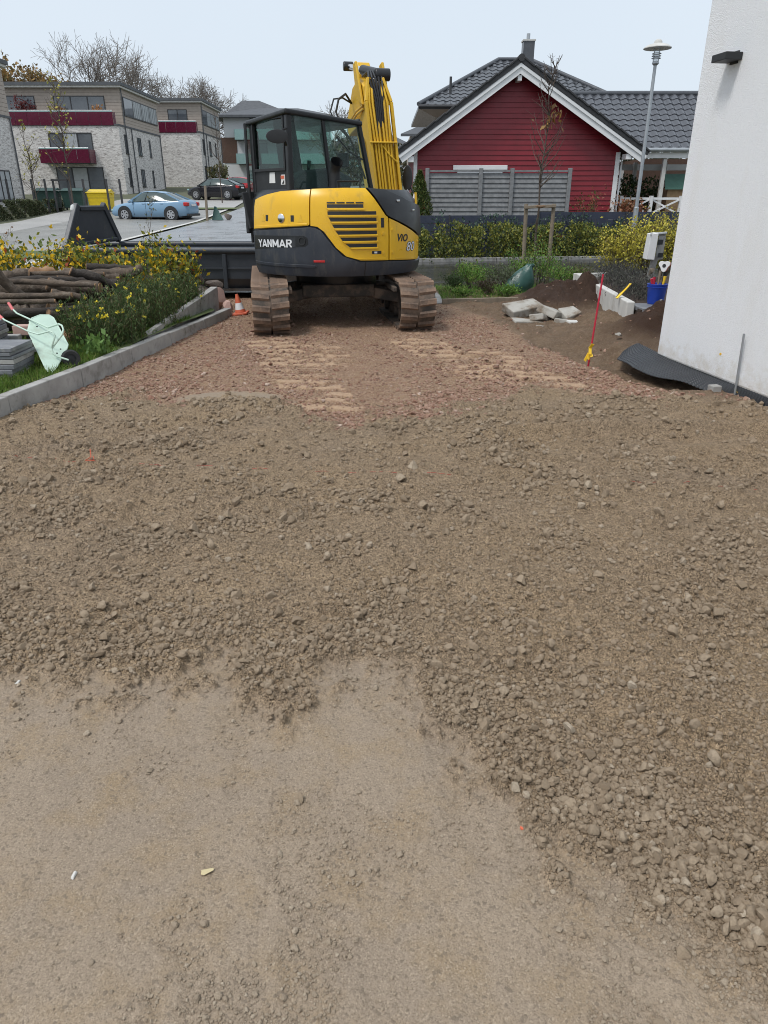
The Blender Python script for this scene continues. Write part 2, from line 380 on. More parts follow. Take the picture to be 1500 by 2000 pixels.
def ground(x, y, detail=True):
    n1 = fbm(x * 2.3, y * 2.3, 5, 1) - .5; n2 = fbm(x * 9, y * 9, 4, 2) - .5
    lo = sst(-.06, .20, y - np.interp(x, LBx, LBy) + n1 * .30 + n2 * .42 + (fbm(x * 34, y * 34, 3, 6) - .5) * .34)
    up = sst(-.16, .22, y - np.interp(x, UBx, UBy) + n1 * .8 + n2 * .7 + (fbm(x * 25, y * 25, 3, 6) - .5) * .4)
    L = lo * (1 - up)
    xr = np.interp(y, XRy, XRx) + n1 * .3
    soil = sst(-.05, .1, x - xr) * sst(5.6, 6.2, y + n1 * .4)
    red = up * (1 - soil)
    L = L * (1 - soil)
    sandp = sst(1, .7, np.hypot((x + 1.33) / .58, (y - 5.93) / .24) + n1 * .5)
    red = red * (1 - sandp)
    # broad form
    h = .035 * (fbm(x * .55, y * .55, 3, 3) - .5) + .012 * (fbm(x * 3, y * 3, 4, 4) - .5)
    h = h + L * (.012 + .05 * (fbm(x * 1.8, y * 1.8, 3, 5) - .3) + .045 * (fbm(x * 5.5, y * 5.5, 4, 0) - .45))
    sm = (1 - L) * sst(4.5, 3.5, y); h = h + sm * (.016 * (fbm(x * 9, y * 1.6, 3, 5) - .5) + .010 * (fbm(x * 4, y * 4, 4, 7) - .5))
    # tyre ridge pulled through the loose layer on the right
    ry = 4.72 + .10 * (x - .7) + .13 * np.sin(x * 1.1)
    e = sst(.35, 1.0, x) * L
    h = h + e * (.055 * np.exp(-((y - ry) / .07) ** 2) - .03 * np.exp(-((y - ry + .17) / .1) ** 2) + .03 * np.exp(-((y - ry - .42) / .09) ** 2))
    h = h + L * .05 * np.exp(-(((x + 1.0) / .9) ** 2 + ((y - 5.5) / .22) ** 2))
    # caterpillar prints left in the crushed stone behind the machine
    s = (x - TC[0]) * TR[0] + (y - TC[1]) * TR[1]; l = (x - TC[0]) * TF[0] + (y - TC[1]) * TF[1]
    prt = 0 * x
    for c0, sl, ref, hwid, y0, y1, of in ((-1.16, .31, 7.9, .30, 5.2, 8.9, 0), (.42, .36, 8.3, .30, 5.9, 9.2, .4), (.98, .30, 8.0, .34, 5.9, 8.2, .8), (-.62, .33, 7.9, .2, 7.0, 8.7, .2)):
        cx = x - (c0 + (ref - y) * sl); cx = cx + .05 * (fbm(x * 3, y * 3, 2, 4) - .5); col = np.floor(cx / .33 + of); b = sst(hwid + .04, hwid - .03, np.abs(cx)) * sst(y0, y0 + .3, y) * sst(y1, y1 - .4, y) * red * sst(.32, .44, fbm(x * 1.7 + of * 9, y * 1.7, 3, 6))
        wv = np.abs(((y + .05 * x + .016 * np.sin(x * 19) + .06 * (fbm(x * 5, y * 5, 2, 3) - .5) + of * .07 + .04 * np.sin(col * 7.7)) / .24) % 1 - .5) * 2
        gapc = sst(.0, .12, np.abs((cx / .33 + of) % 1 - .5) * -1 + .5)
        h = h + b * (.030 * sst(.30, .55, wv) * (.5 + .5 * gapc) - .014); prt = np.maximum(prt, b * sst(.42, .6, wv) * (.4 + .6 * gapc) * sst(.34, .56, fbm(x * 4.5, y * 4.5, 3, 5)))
    h = h + .20 * np.exp(-((y - 11.35) / .4) ** 2) * sst(1.0, .7, np.abs(x + .85)) + .05 * red * (fbm(x * 1.2, y * 1.2, 3, 7) - .5)
    # dug soil on the right
    g = lambda cx, cy, r, a: a * np.exp(-(((x - cx) / r) ** 2 + ((y - cy) / r) ** 2))
    mound = g(2.72, 11.75, .45, .36) + g(3.05, 11.3, .42, .24) + g(2.35, 11.0, .4, .13) + g(2.7, 10.9, .5, .14) + g(3.35, 8.45, .5, .30) + g(2.95, 8.9, .45, .12) + g(2.95, 9.7, .38, .2)
    h = h + mound * (.35 + 1.3 * fbm(x * 3.2, y * 3.2, 4, 1)) + .22 * soil * np.clip(mound * 4, 0, 1) * clods(x, y, .16, 5, .5) + soil * (.03 + .06 * (fbm(x * 3, y * 3, 4, 2) - .5)) - .14 * soil * sst(.5, .15, np.abs(x - xr - .3)) * sst(6, 6.5, y) * sst(9.2, 8, y)
    dark = np.clip((mound - .26 * np.exp(-(((x - 2.95) / .4) ** 2 + ((y - 9.3) / .6) ** 2))) / .14, 0, 1)
    if detail:
        wob = x + .01 * n2
        pock = sst(.53, .60, fbm(x * 6, y * 3.6, 5, 0) + .22 * (fbm(x * 30, y * 30, 3, 1) - .5)) * (1 - L) * (1 - red) * (1 - soil)
        loose = np.maximum(L, 0)
        h = h + loose * (.9 * clods(x, y, .052, 1, .35) * sst(.42, .6, fbm(x * 1.4, y * 1.4, 3, 6)) + .7 * clods(x, y, .026, 2, .55) * sst(.36, .5, fbm(x * 3, y * 3, 3, 7)) + .6 * clods(x, y, .0125, 3, .8))
        h = h + pock * -.004
        h = h + (1 - L) * (1 - red) * (1 - soil) * (.0022 * fbm(x * 60, y * 60, 3, 2) + .25 * clods(x, y, .03, 6, .05) + .2 * clods(x, y, .014, 2, .12))
        h = h + red * (1 - .75 * prt) * (.5 * clods(x, y, .042, 6, .5, 1) + .5 * clods(x, y, .024, 7, .6, 1))
        h = h + soil * (.5 * clods(x, y, .07, 3, .5) + .5 * clods(x, y, .035, 0, .7))
    else: pock = 0 * x
    ground.prt = prt
    return h, L, red, soil, dark, pock
nr, nc = 1050, 720
yy = .5 * np.exp(np.linspace(0, math.log(13.6 / .5), nr)); tt = np.linspace(-1, 1, nc)
hw = np.minimum(.64 * yy + .5, 5.2)
GX = tt[None] * hw[:, None]; GY = np.repeat(yy[:, None], nc, 1)
gh, gL, gR, gS, gD, gP = ground(GX, GY)
gv = np.stack([GX, GY, gh], -1).reshape(-1, 3)
ii = np.arange(nr * nc).reshape(nr, nc)
gf = np.stack([ii[:-1, :-1], ii[:-1, 1:], ii[1:, 1:], ii[1:, :-1]], -1).reshape(-1, 4)
gcol = np.stack([gL, gR, gS], -1).reshape(-1, 3)
gme = np_mesh('driveway', gv, gf, gcol)
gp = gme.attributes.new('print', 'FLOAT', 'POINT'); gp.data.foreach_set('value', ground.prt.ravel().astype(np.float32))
ga = gme.attributes.new('dark', 'FLOAT', 'POINT'); ga.data.foreach_set('value', gD.ravel().astype(np.float32))
gme.shade_smooth()
def ground_mat():
    m, t, b, out = nodes('driveway_earth'); v = coord(t)
    at = N(t, 'ShaderNodeAttribute', attribute_name='Col'); sp = N(t, 'ShaderNodeSeparateColor'); t.links.new(at.outputs[0], sp.inputs[0])
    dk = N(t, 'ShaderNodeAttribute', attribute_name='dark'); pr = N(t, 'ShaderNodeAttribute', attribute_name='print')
    nz = N(t, 'ShaderNodeTexNoise'); nz.inputs['Scale'].default_value = 70; nz.inputs['Detail'].default_value = 1; t.links.new(v, nz.inputs['Vector'])
    def vor(sc):
        n = N(t, 'ShaderNodeTexVoronoi'); n.inputs['Scale'].default_value = sc; wv = N(t, 'ShaderNodeVectorMath', operation='ADD')
        s2 = N(t, 'ShaderNodeVectorMath', operation='SCALE'); s2.inputs['Scale'].default_value = .7 / sc; t.links.new(nz.outputs['Color'], s2.inputs[0])
        t.links.new(v, wv.inputs[0]); t.links.new(s2.outputs[0], wv.inputs[1]); t.links.new(wv.outputs[0], n.inputs['Vector']); sc_ = N(t, 'ShaderNodeSeparateColor'); t.links.new(n.outputs['Color'], sc_.inputs[0])
        return n.outputs['Distance'], sc_.outputs[0], sc_.outputs[1]
    d1, r1, q1 = vor(62); d2, r2, q2 = vor(135); d3, r3, q3 = vor(300)
    f1 = noise(t, 1.7, 5, .65, v); f2 = noise(t, 26, 3, .7, v); f3 = noise(t, 190, 2, .75, v); f4 = noise(t, 5.5, 5, .65, v); f5 = noise(t, .8, 3, .6, v)
    sand = mixc(t, ramp(t, f1, [(.35, 0), (.65, 1)]), (0.311, 0.244, 0.177), (0.268, 0.214, 0.163))
    sand = mixc(t, ramp(t, f4, [(.46, 0), (.68, .85)]), sand, (0.290, 0.214, 0.133))
    sand = mixc(t, ramp(t, f3, [(.36, .6), (.52, 0)]), sand, (0.156, 0.119, 0.084))
    sand = mixc(t, ramp(t, r3, [(.80, 0), (.97, .6)]), sand, (0.405, 0.329, 0.246))
    sand = mixc(t, ramp(t, r2, [(.90, 0), (.97, .75)]), sand, (0.171, 0.135, 0.101))
    loose = mixc(t, ramp(t, f5, [(.35, 0), (.65, 1)]), (0.368, 0.263, 0.158), (0.301, 0.224, 0.153))
    loose = mixc(t, ramp(t, f1, [(.45, 0), (.7, .7)]), loose, (0.420, 0.304, 0.188))
    loose = mixc(t, ramp(t, r1, [(.45, 0), (.95, .75)]), loose, (0.508, 0.377, 0.246))
    loose = mixc(t, ramp(t, r2, [(.0, .75), (.45, 0)]), loose, (0.146, 0.105, 0.070))
    loose = mixc(t, ramp(t, r3, [(.75, 0), (.97, .6)]), loose, (0.560, 0.424, 0.285))
    loose = mixc(t, ramp(t, f3, [(.34, .6), (.50, 0)]), loose, (0.123, 0.089, 0.062))
    redc = mixc(t, ramp(t, f2, [(.3, 0), (.7, 1)]), (0.341, 0.201, 0.125), (0.405, 0.266, 0.171))
    redc = mixc(t, ramp(t, r1, [(.55, 0), (.95, .8)]), redc, (0.518, 0.372, 0.272)); redc = mixc(t, ramp(t, q1, [(.60, 0), (.95, .8)]), redc, (0.200, 0.105, 0.067))
    redc = mixc(t, ramp(t, r2, [(.7, 0), (.98, .7)]), redc, (0.565, 0.437, 0.326)); redc = mixc(t, ramp(t, q2, [(.75, 0), (1, .7)]), redc, (0.165, 0.092, 0.060))
    redc = mixc(t, ramp(t, f4, [(.5, 0), (.68, .6)]), redc, (0.400, 0.277, 0.167)); lit_tops = N(t, 'ShaderNodeMath', operation='MULTIPLY'); lit_tops.inputs[1].default_value = .5; t.links.new(pr.outputs['Fac'], lit_tops.inputs[0]); redc = mixc(t, lit_tops.outputs[0], redc, (0.409, 0.289, 0.186))  # print bar tops mixed paler: the light on them is put into the colour
    soil = mixc(t, ramp(t, f4, [(.35, 0), (.65, 1)]), (0.252, 0.174, 0.112), (0.168, 0.112, 0.072)); soil = mixc(t, ramp(t, r1, [(.6, 0), (1, .6)]), soil, (0.302, 0.224, 0.151))
    soil = mixc(t, dk.outputs['Fac'], soil, (0.069, 0.040, 0.027))
    col = mixc(t, sp.outputs[0], sand, loose); col = mixc(t, sp.outputs[1], col, redc); col = mixc(t, sp.outputs[2], col, soil)
    t.links.new(col, b.inputs['Base Color'])
    t.links.new(ramp(t, f1, [(.4, .72), (.6, .95)]), b.inputs['Roughness']); b.inputs['Specular IOR Level'].default_value = .25
    ms = N(t, 'ShaderNodeMath', operation='ADD'); t.links.new(sp.outputs[0], ms.inputs[0]); t.links.new(sp.outputs[1], ms.inputs[1]); m2 = N(t, 'ShaderNodeMath', operation='ADD', use_clamp=True); t.links.new(ms.outputs[0], m2.inputs[0]); t.links.new(sp.outputs[2], m2.inputs[1])
    pinv = N(t, 'ShaderNodeMath', operation='MULTIPLY_ADD', use_clamp=True); pinv.inputs[1].default_value = -.85; t.links.new(pr.outputs['Fac'], pinv.inputs[0]); t.links.new(m2.outputs[0], pinv.inputs[2]); m2 = pinv
    def bmp(d, st, dist, prev, k=None):
        n = N(t, 'ShaderNodeBump', invert=True); n.inputs['Distance'].default_value = dist; t.links.new(d, n.inputs['Height'])
        if k is not None:
            mm = N(t, 'ShaderNodeMapRange'); mm.inputs[3].default_value = st * .18; mm.inputs[4].default_value = st; t.links.new(k, mm.inputs[0]); t.links.new(mm.outputs[0], n.inputs['Strength'])
        else: n.inputs['Strength'].default_value = st
        if prev: t.links.new(prev, n.inputs['Normal'])
        return n.outputs[0]
    nn = bmp(d1, .9, .016, None, m2.outputs[0]); nn = bmp(d2, .9, .009, nn, m2.outputs[0]); nn = bmp(d3, .8, .004, nn, m2.outputs[0]); nn = bumpn(t, f3, .55, .005, nn)
    t.links.new(nn, b.inputs['Normal'])
    return m
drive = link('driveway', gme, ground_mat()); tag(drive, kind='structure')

# loose stones: the 300 that show largest are their own pieces, the rest is gravel
def stone_mat(name, c1, c2, c3):
    m, t, b, out = nodes(name); oi = N(t, 'ShaderNodeObjectInfo'); v = coord(t)
    r = ramp(t, oi.outputs['Random'], [(0, c1), (.5, c2), (.88, c2), (1, c3)])
    col = mixc(t, ramp(t, noise(t, 2.2, 6, .7, v), [(.4, 0), (.65, .6)]), r, tuple(x * .7 for x in c1))
    t.links.new(col, b.inputs['Base Color']); b.inputs['Roughness'].default_value = .88; b.inputs['Specular IOR Level'].default_value = .3
    t.links.new(bumpn(t, noise(t, 7, 5, .65, v), .35, .15), b.inputs['Normal'])
    return m
STONE = stone_mat('stone_brown', (.255, .192, .130), (.33, .255, .178), (.43, .355, .27))
REDST = stone_mat('stone_red', (.27, .145, .10), (.38, .25, .185), (.58, .46, .38))
STONE_L = stone_mat('stone_pale', (.265, .20, .136), (.335, .26, .182), (.45, .375, .285))
def stone_mesh(k, sub=3, ang=.0):
    rr = random.Random(k); bm = bmesh.new(); bmesh.ops.create_icosphere(bm, subdivisions=sub, radius=1)
    s = Vector((1, rr.uniform(.68, .95), rr.uniform(.62, .9))); ph = [rr.uniform(0, 6) for _ in range(6)]
    pl = [(Vector((rr.gauss(0, 1), rr.gauss(0, 1), rr.gauss(0, 1))).normalized(), rr.uniform(.42, .72)) for _ in range(9)]
    for v in bm.verts:
        p = v.co.copy(); d = 1 + .14 * math.sin(2.1 * p.x + ph[0] + 1.3 * p.y) + .11 * math.sin(2.9 * p.y + ph[1] - 1.7 * p.z) + .08 * math.sin(4 * p.z + ph[2] + 2 * p.x)
        p *= d
        for n, k2 in pl:
            q = p.dot(n) - k2
            if q > 0: p -= n * q * .96
        v.co = Vector((p.x * s.x, p.y * s.y, p.z * s.z))
    me = bpy.data.meshes.new('stone'); bm.to_mesh(me); bm.free(); me.shade_smooth(); me.set_sharp_from_angle(angle=R(24)); me.materials.append(STONE_L); return me
SM = [stone_mesh(k) for k in range(9)]
def scatter(name, pts, scl, idx, mat, flat=(1, .86, .8)):
    me = bpy.data.meshes.new(name); me.vertices.add(len(pts)); me.vertices.foreach_set('co', np.asarray(pts, np.float32).ravel())
    a = me.attributes.new('scl', 'FLOAT', 'POINT'); a.data.foreach_set('value', np.asarray(scl, np.float32))
    a = me.attributes.new('idx', 'INT', 'POINT'); a.data.foreach_set('value', np.asarray(idx, np.int32))
    a = me.attributes.new('rot', 'FLOAT_VECTOR', 'POINT'); r = RNG.uniform(-.5, .5, (len(pts), 3)); r[:, 2] *= 12.5; a.data.foreach_set('vector', r.astype(np.float32).ravel())
    o = link(name, me, mat); g = bpy.data.node_groups.new(name, 'GeometryNodeTree')
    g.interface.new_socket('Geometry', in_out='INPUT', socket_type='NodeSocketGeometry'); g.interface.new_socket('Geometry', in_out='OUTPUT', socket_type='NodeSocketGeometry')
    n = g.nodes; l = g.links; gi = n.new('NodeGroupInput'); go = n.new('NodeGroupOutput'); jn = n.new('GeometryNodeJoinGeometry')
    for k in range(5):
        ic = n.new('GeometryNodeMeshIcoSphere'); ic.inputs['Radius'].default_value = 1; ic.inputs['Subdivisions'].default_value = 2
        ps = n.new('GeometryNodeInputPosition'); va = n.new('ShaderNodeVectorMath'); va.operation = 'ADD'; va.inputs[1].default_value = (k * 7.3, k * 3.1, k)
        l.new(ps.outputs[0], va.inputs[0]); nz = n.new('ShaderNodeTexNoise'); nz.inputs['Scale'].default_value = .95; nz.inputs['Detail'].default_value = 1; l.new(va.outputs[0], nz.inputs['Vector'])
        sb = n.new('ShaderNodeVectorMath'); sb.operation = 'SUBTRACT'; sb.inputs[1].default_value = (.5, .5, .5); l.new(nz.outputs['Color'], sb.inputs[0])
        sc = n.new('ShaderNodeVectorMath'); sc.operation = 'SCALE'; sc.inputs['Scale'].default_value = 1.7; l.new(sb.outputs[0], sc.inputs[0])
        sp = n.new('GeometryNodeSetPosition'); l.new(ic.outputs[0], sp.inputs[0]); l.new(sc.outputs[0], sp.inputs['Offset'])
        tf = n.new('GeometryNodeTransform'); tf.inputs['Scale'].default_value = flat; l.new(sp.outputs[0], tf.inputs[0])
        sm = n.new('GeometryNodeSetMaterial'); sm.inputs['Material'].default_value = mat; l.new(tf.outputs[0], sm.inputs[0])
        ss = n.new('GeometryNodeSetShadeSmooth'); ss.inputs['Shade Smooth'].default_value = False; l.new(sm.outputs[0], ss.inputs[0])
        gt = n.new('GeometryNodeGeometryToInstance'); l.new(ss.outputs[0], gt.inputs[0]); l.new(gt.outputs[0], jn.inputs[0])
    ip = n.new('GeometryNodeInstanceOnPoints'); l.new(gi.outputs[0], ip.inputs['Points']); l.new(jn.outputs[0], ip.inputs['Instance']); ip.inputs['Pick Instance'].default_value = True
    for nm, ty, sk in (('idx', 'INT', 'Instance Index'), ('scl', 'FLOAT', 'Scale'), ('rot', 'FLOAT_VECTOR', 'Rotation')):
        at = n.new('GeometryNodeInputNamedAttribute'); at.data_type = ty; at.inputs[0].default_value = nm
        if sk == 'Rotation':
            er = n.new('FunctionNodeEulerToRotation'); l.new(at.outputs[0], er.inputs[0]); l.new(er.outputs[0], ip.inputs[sk])
        else: l.new(at.outputs[0], ip.inputs[sk])
    l.new(ip.outputs[0], go.inputs[0]); md = o.modifiers.new('scatter', 'NODES'); md.node_group = g
    return o
def sample_xy(n, y0, y1, half):
    """denser close by, as the stones one can tell apart are"""
    y = 1 / RNG.uniform(1 / y1, 1 / y0, n); x = RNG.uniform(-1, 1, n) * np.minimum(half(y), 4.2)
    return x, y
hf = lambda y: .60 * y + .45
x, y = sample_xy(230000, .78, 6.3, hf)
h, L, rd, so, dk, pk = ground(x, y)
clump = fbm(x * 1.6, y * 1.6, 4, 3); cl2 = fbm(x * 4.5, y * 4.5, 3, 5)
edge = np.exp(-((y - np.interp(x, LBx, LBy) - .22) / .28) ** 2)
prob = L * (.20 + .95 * sst(.46, .66, clump) * sst(.40, .60, cl2) + .5 * sst(.52, .68, cl2) + .45 * edge) + (1 - L) * (1 - rd) * (1 - so) * (.006 + .30 * pk + .30 * np.exp(-np.abs(y - np.interp(x, LBx, LBy)) / .10))
keep = RNG.random(len(x)) < prob * .62
x, y, h, L = x[keep], y[keep], h[keep], L[keep]
r = np.exp(RNG.normal(math.log(.0044), .50, len(x))) * (.55 + .45 * L)
r = np.clip(r, .0016, .0165) * (1 + .28 * np.maximum(y - 1.5, 0))
order = np.argsort(-r / np.hypot(y, 1.5)); big = order[:285]; rest = order[285:]
onsand = rest[L[rest] < .35]; rest = rest[L[rest] >= .35]
gravel = scatter('gravel', np.stack([x, y, h + r * .42], -1)[rest], r[rest], RNG.integers(0, 5, len(rest)), STONE)
tag(scatter('sand_crumbs', np.stack([x, y, h + r * .35], -1)[onsand], r[onsand] * .85, RNG.integers(0, 5, len(onsand)), stone_mat('stone_sand', (.31, .245, .178), (.37, .30, .222), (.46, .38, .29))), 'pale crumbs lying on the compacted sand in the foreground', 'gravel', kind='stuff')
tag(gravel, 'loose brown gravel and clods strewn over the driveway earth', 'gravel', kind='stuff')
for k in big:
    o = link('stone', SM[k % 9], None, drive); o.location = (x[k], y[k], h[k] + r[k] * .55); o.scale = (r[k] * 1.3,) * 3
    o.rotation_euler = (random.uniform(-.4, .4), random.uniform(-.4, .4), random.uniform(0, 6.3))
# stones that stand out in the picture
for px, py, s, c in ((-1.15, 2.49, .032, 0), (.98, 1.63, .027, 0), (.58, 1.75, .026, 0), (-.44, 2.1, .016, 0), (.50, 1.47, .02, 0), (.83, 1.69, .016, 0), (.34, 1.64, .016, 0), (.93, 1.33, .018, 0), (-.86, 2.02, .02, 0), (-.57, 2.3, .015, 0), (.19, 2.2, .017, 0), (-.1, 2.3, .018, 0)):
    o = link('stone', SM[int(px * 100) % 9], None, drive); o.location = (px, py, float(ground(np.array([px]), np.array([py]))[0][0]) + s * .4); o.scale = (s,) * 3; o.rotation_euler = (.2, .1, px * 9)
xr_, yr_ = sample_xy(60000, 4.9, 12.4, hf)
h, L, rd, so, dk, pk = ground(xr_, yr_)
keep = RNG.random(len(xr_)) < (1 - .8 * ground.prt) * rd * (.25 + .9 * sst(.4, .65, fbm(xr_ * 2, yr_ * 2, 3, 2))) * (1 - .6 * sst(.6, .3, np.abs(xr_ + .2))) + so * .05
xr_, yr_, h = xr_[keep], yr_[keep], h[keep]; r = np.clip(np.exp(RNG.normal(math.log(.0105), .42, len(h))), .004, .03)
rub = scatter('crushed_stone', np.stack([xr_, yr_, h + r * .2], -1), r, RNG.integers(0, 5, len(h)), REDST, (1, .7, .45))
tag(rub, 'reddish crushed stone base under and around the excavator', 'rubble', kind='stuff')

# ------------------------------------------------------------ terrain and paving
def sheet(name, fx, mat, nx, ny, dz, label=None, f=None):
    a, b = np.meshgrid(np.linspace(0, 1, nx), np.linspace(0, 1, ny)); X, Y = fx(a, b)
    Z = (f(X, Y) if f else tz(X, Y)) + dz
    i = np.arange(nx * ny).reshape(ny, nx)
    me = np_mesh(name, np.stack([X, Y, Z], -1).reshape(-1, 3), np.stack([i[:-1, :-1], i[:-1, 1:], i[1:, 1:], i[1:, :-1]], -1).reshape(-1, 4)); me.shade_smooth()
    o = link(name, me, mat); tag(o, kind='structure'); return o
lerp = lambda a, b, t: a + (b - a) * t
sheet('ground', lambda a, b: (lerp(-400, 400, a), lerp(-60, 700, b)), MATS['far_ground'], 90, 90, -.05, f=lambda X, Y: np.where(Y < 16, -.35, tz(X, Y)))
sheet('verge', lambda a, b: (lerp(-45, 60, a), 12.6 + .2 * lerp(-45, 60, a) * (lerp(-45, 60, a) > 0) + b * 3), MATS['grass_ground'], 80, 4, -.045)
sn = lambda X: 13.6 + .17 * X
sheet('street', lambda a, b: (lerp(-45, 60, a), sn(lerp(-45, 60, a)) + b * 6.0), MATS['wet_asphalt'], 60, 10, .0)
sheet('side_street', lambda a, b: (lerp(-8.9, -1.6, a) - 1.2 * b, 16.5 + b * 75), MATS['wet_lane'], 8, 60, .006)
sheet('parking_paving', lambda a, b: (lerp(-14.5, -9.0, a) - 1.0 * b + (a < .5) * (-3.0 * b), 18.2 + b * 31), MATS['pavers'], 8, 40, .006)
sheet('kerb_strip', lambda a, b: (lerp(-9.16, -8.94, a) - 1.0 * b, 18.2 + b * 31), MATS['concrete_light'], 4, 40, .018)
sheet('far_paving', lambda a, b: (lerp(-20, -9.9, a) - 1.0 * b, 50.5 + b * 12), MATS['sidewalk'], 8, 20, .008)
sheet('sidewalk', lambda a, b: (lerp(-17.0, -14.4, a) - 2.9 * b, 20.5 + b * 28), MATS['sidewalk'], 8, 40, .008)
sheet('lawn_strip', lambda a, b: (lerp(-24, -7.6, a), 19.5 + .12 * lerp(-24, -7.6, a) + b * 2.3 + 2.2), MATS['grass_ground'], 12, 8, .03)
sheet('lawn_strip', lambda a, b: (lerp(-16, -9.6, a), 49.2 + b * 1.6), MATS['grass_ground'], 12, 8, .05)
# ------------------------------------------------------------ garden edge on the left
KY = [3.2, 4.3, 5.23, 6.5, 7.8, 9.5, 10.45, 11.5]; KX = [-3.5, -3.12, -2.9, -2.68, -2.53, -2.28, -2.17, -2.1]
def kx(y): return float(np.interp(y, KY, KX))
def gz(X, Y):
    return .13 + .05 * fbm(X * 1.1, Y * 1.1, 3, 2) - .16 * sst(11.2, 12.2, Y)
sheet('lawn', lambda a, b: (lerp(-11, np.interp(4.0 + b * 8.6, KY, KX) - .07 - .55 * sst(9.9, 10.6, 4.0 + b * 8.6), a), 4.0 + b * 8.6), MATS['grass_ground'], 90, 90, 0, f=gz)
kerb = thing('kerb', 'row of grey concrete kerb stones between the crushed stone and the garden', 'kerb', (-2.7, 6.5, 0))
ys = [3.35, 4.35, 5.34, 6.33, 7.32, 8.31, 9.3, 10.42]
for i in range(len(ys) - 1):
    a, b = ys[i] + .004, ys[i + 1] - .004; ja = random.uniform(-.006, .006); ht = .185 - .01 * i + random.uniform(-.004, .004)
    p = [(kx(a) + ja, a), (kx(b) + ja, b)]; m = MB()
    m.add([(p[0][0] - .1, a, -.12), (p[0][0], a, -.12), (p[1][0], b, -.12), (p[1][0] - .1, b, -.12), (p[0][0] - .1, a, ht), (p[0][0], a, ht), (p[1][0], b, ht - .008), (p[1][0] - .1, b, ht - .008)],
          [(3, 2, 1, 0), (4, 5, 6, 7), (0, 1, 5, 4), (1, 2, 6, 5), (2, 3, 7, 6), (3, 0, 4, 7)])
    m.build('kerb_stone', MATS['concrete'], kerb, bevel=.008)
m = MB(); m.add([(-2.66, 7.95, 0), (-2.60, 7.95, 0), (-2.36, 10.5, 0), (-2.46, 10.5, 0), (-2.66, 7.95, .19), (-2.60, 7.95, .19), (-2.36, 10.5, .40), (-2.46, 10.5, .40)],
                [(3, 2, 1, 0), (4, 5, 6, 7), (0, 1, 5, 4), (1, 2, 6, 5), (2, 3, 7, 6), (3, 0, 4, 7)])
tag(m.build('edging_wall', MATS['concrete'], bevel=.008), 'rising wedge of grey concrete edging standing behind the kerb', 'wall')

# ------------------------------------------------------------ white house corner on the right
WC = Vector((2.79, 7.3)); WD = (Vector((3.07, 5.57)) - WC).normalized()      # along the wall towards the viewer
WN = Vector((WD.y, -WD.x));  WN = WN if WN.x < 0 else -WN                     # outward
house = thing('white_house', 'corner of a white rendered house wall at the right edge', 'house', (2.79, 7.3, 0))
p0, p1 = WC, WC + WD * 9.5; bk = -WN * 7
m = MB(); m.prism([(p0.x, p0.y), (p1.x, p1.y), (p1.x + bk.x, p1.y + bk.y), (p0.x + bk.x, p0.y + bk.y)], (0, 0, .085), (1, 0, 0), (0, 1, 0), (0, 0, 6.2))
m.build('wall', MATS['white_render'], house, bevel=.02)
i0, i1 = p0 - WN * .03, p1 - WN * .03
m = MB(); m.prism([(i0.x + WD.x * .03, i0.y + WD.y * .03), (i1.x, i1.y), (i1.x + bk.x * .9, i1.y + bk.y * .9), (i0.x + WD.x * .03 + bk.x * .9, i0.y + WD.y * .03 + bk.y * .9)], (0, 0, -.3), (1, 0, 0), (0, 1, 0), (0, 0, .384))
m.build('plinth', MATS['black_plastic'], house)
c = WC + WD * 1.05 + WN * .002
m = MB(); m.cyl((c.x, c.y, .30), (WN.x, WN.y, 0), .011, .01, 14); m.build('wall_plug', MATS['yellow_tape'], house)
c = WC + WD * .50 + WN * .075
lamp = thing('wall_lamp', 'flat dark box lamp high on the white house wall', 'lamp', (c.x, c.y, 2.6))
m = MB(); m.box((c.x, c.y, 2.60), (.15, .20, .055), math.atan2(WN.y, WN.x)); m.build('housing', MATS['black_plastic'], lamp, bevel=.005)
c2 = WC + WD * .50 + WN * .006
m = MB(); m.box((c2.x, c2.y, 2.60), (.012, .10, .09), math.atan2(WN.y, WN.x)); m.build('mounting_plate', MATS['black_plastic'], lamp)
# dimpled drainage sheet curling out from under the wall
nu, nv = 620, 84; uu, vv = np.meshgrid(np.linspace(0, 1, nu), np.linspace(0, 1, nv))
s = -.42 + uu * 2.9                                           # metres along the wall from its corner, to the viewer
out = np.interp(s, [-.42, -.15, .25, .7, 1.1, 1.35, 2.5], [.16, .36, .40, .30, .14, .03, .02])
q = vv * out
bx = WC.x + WD.x * s + WN.x * (q - .012); by = WC.y + WD.y * s + WN.y * (q - .012)
lift = np.interp(s, [-.42, .3, 1.0, 1.4, 2.5], [.12, .085, .075, .09, .10])
bz = lift - .10 * vv ** 1.5 * np.interp(s, [-.42, 0, .9, 1.35, 2.5], [.9, .75, .7, 1.0, 1.4]) + .012 * np.sin(s * 9) * vv
dim = np.maximum(0, np.cos(s * 2 * math.pi / .036)) * np.maximum(0, np.cos(vv * .40 * 2 * math.pi / .036))
bz = bz + .011 * dim
i = np.arange(nu * nv).reshape(nv, nu)
me = np_mesh('drainage_membrane', np.stack([bx, by, bz], -1).reshape(-1, 3), np.stack([i[:-1, :-1], i[:-1, 1:], i[1:, 1:], i[1:, :-1]], -1).reshape(-1, 4)); me.shade_smooth()
o = link('drainage_membrane', me, MATS['membrane']); tag(o, 'black dimpled drainage membrane curling out below the white wall', 'membrane')
md = o.modifiers.new('thick', 'SOLIDIFY'); md.thickness = .004
m = MB(); m.tube([(3.0, 5.95, -.1), (2.97, 5.95, .53)], .0095, 10)
tag(m.build('steel_rod', MATS['zinc'], smooth=40), 'thin grey steel rod standing in the earth before the white wall', 'rod')
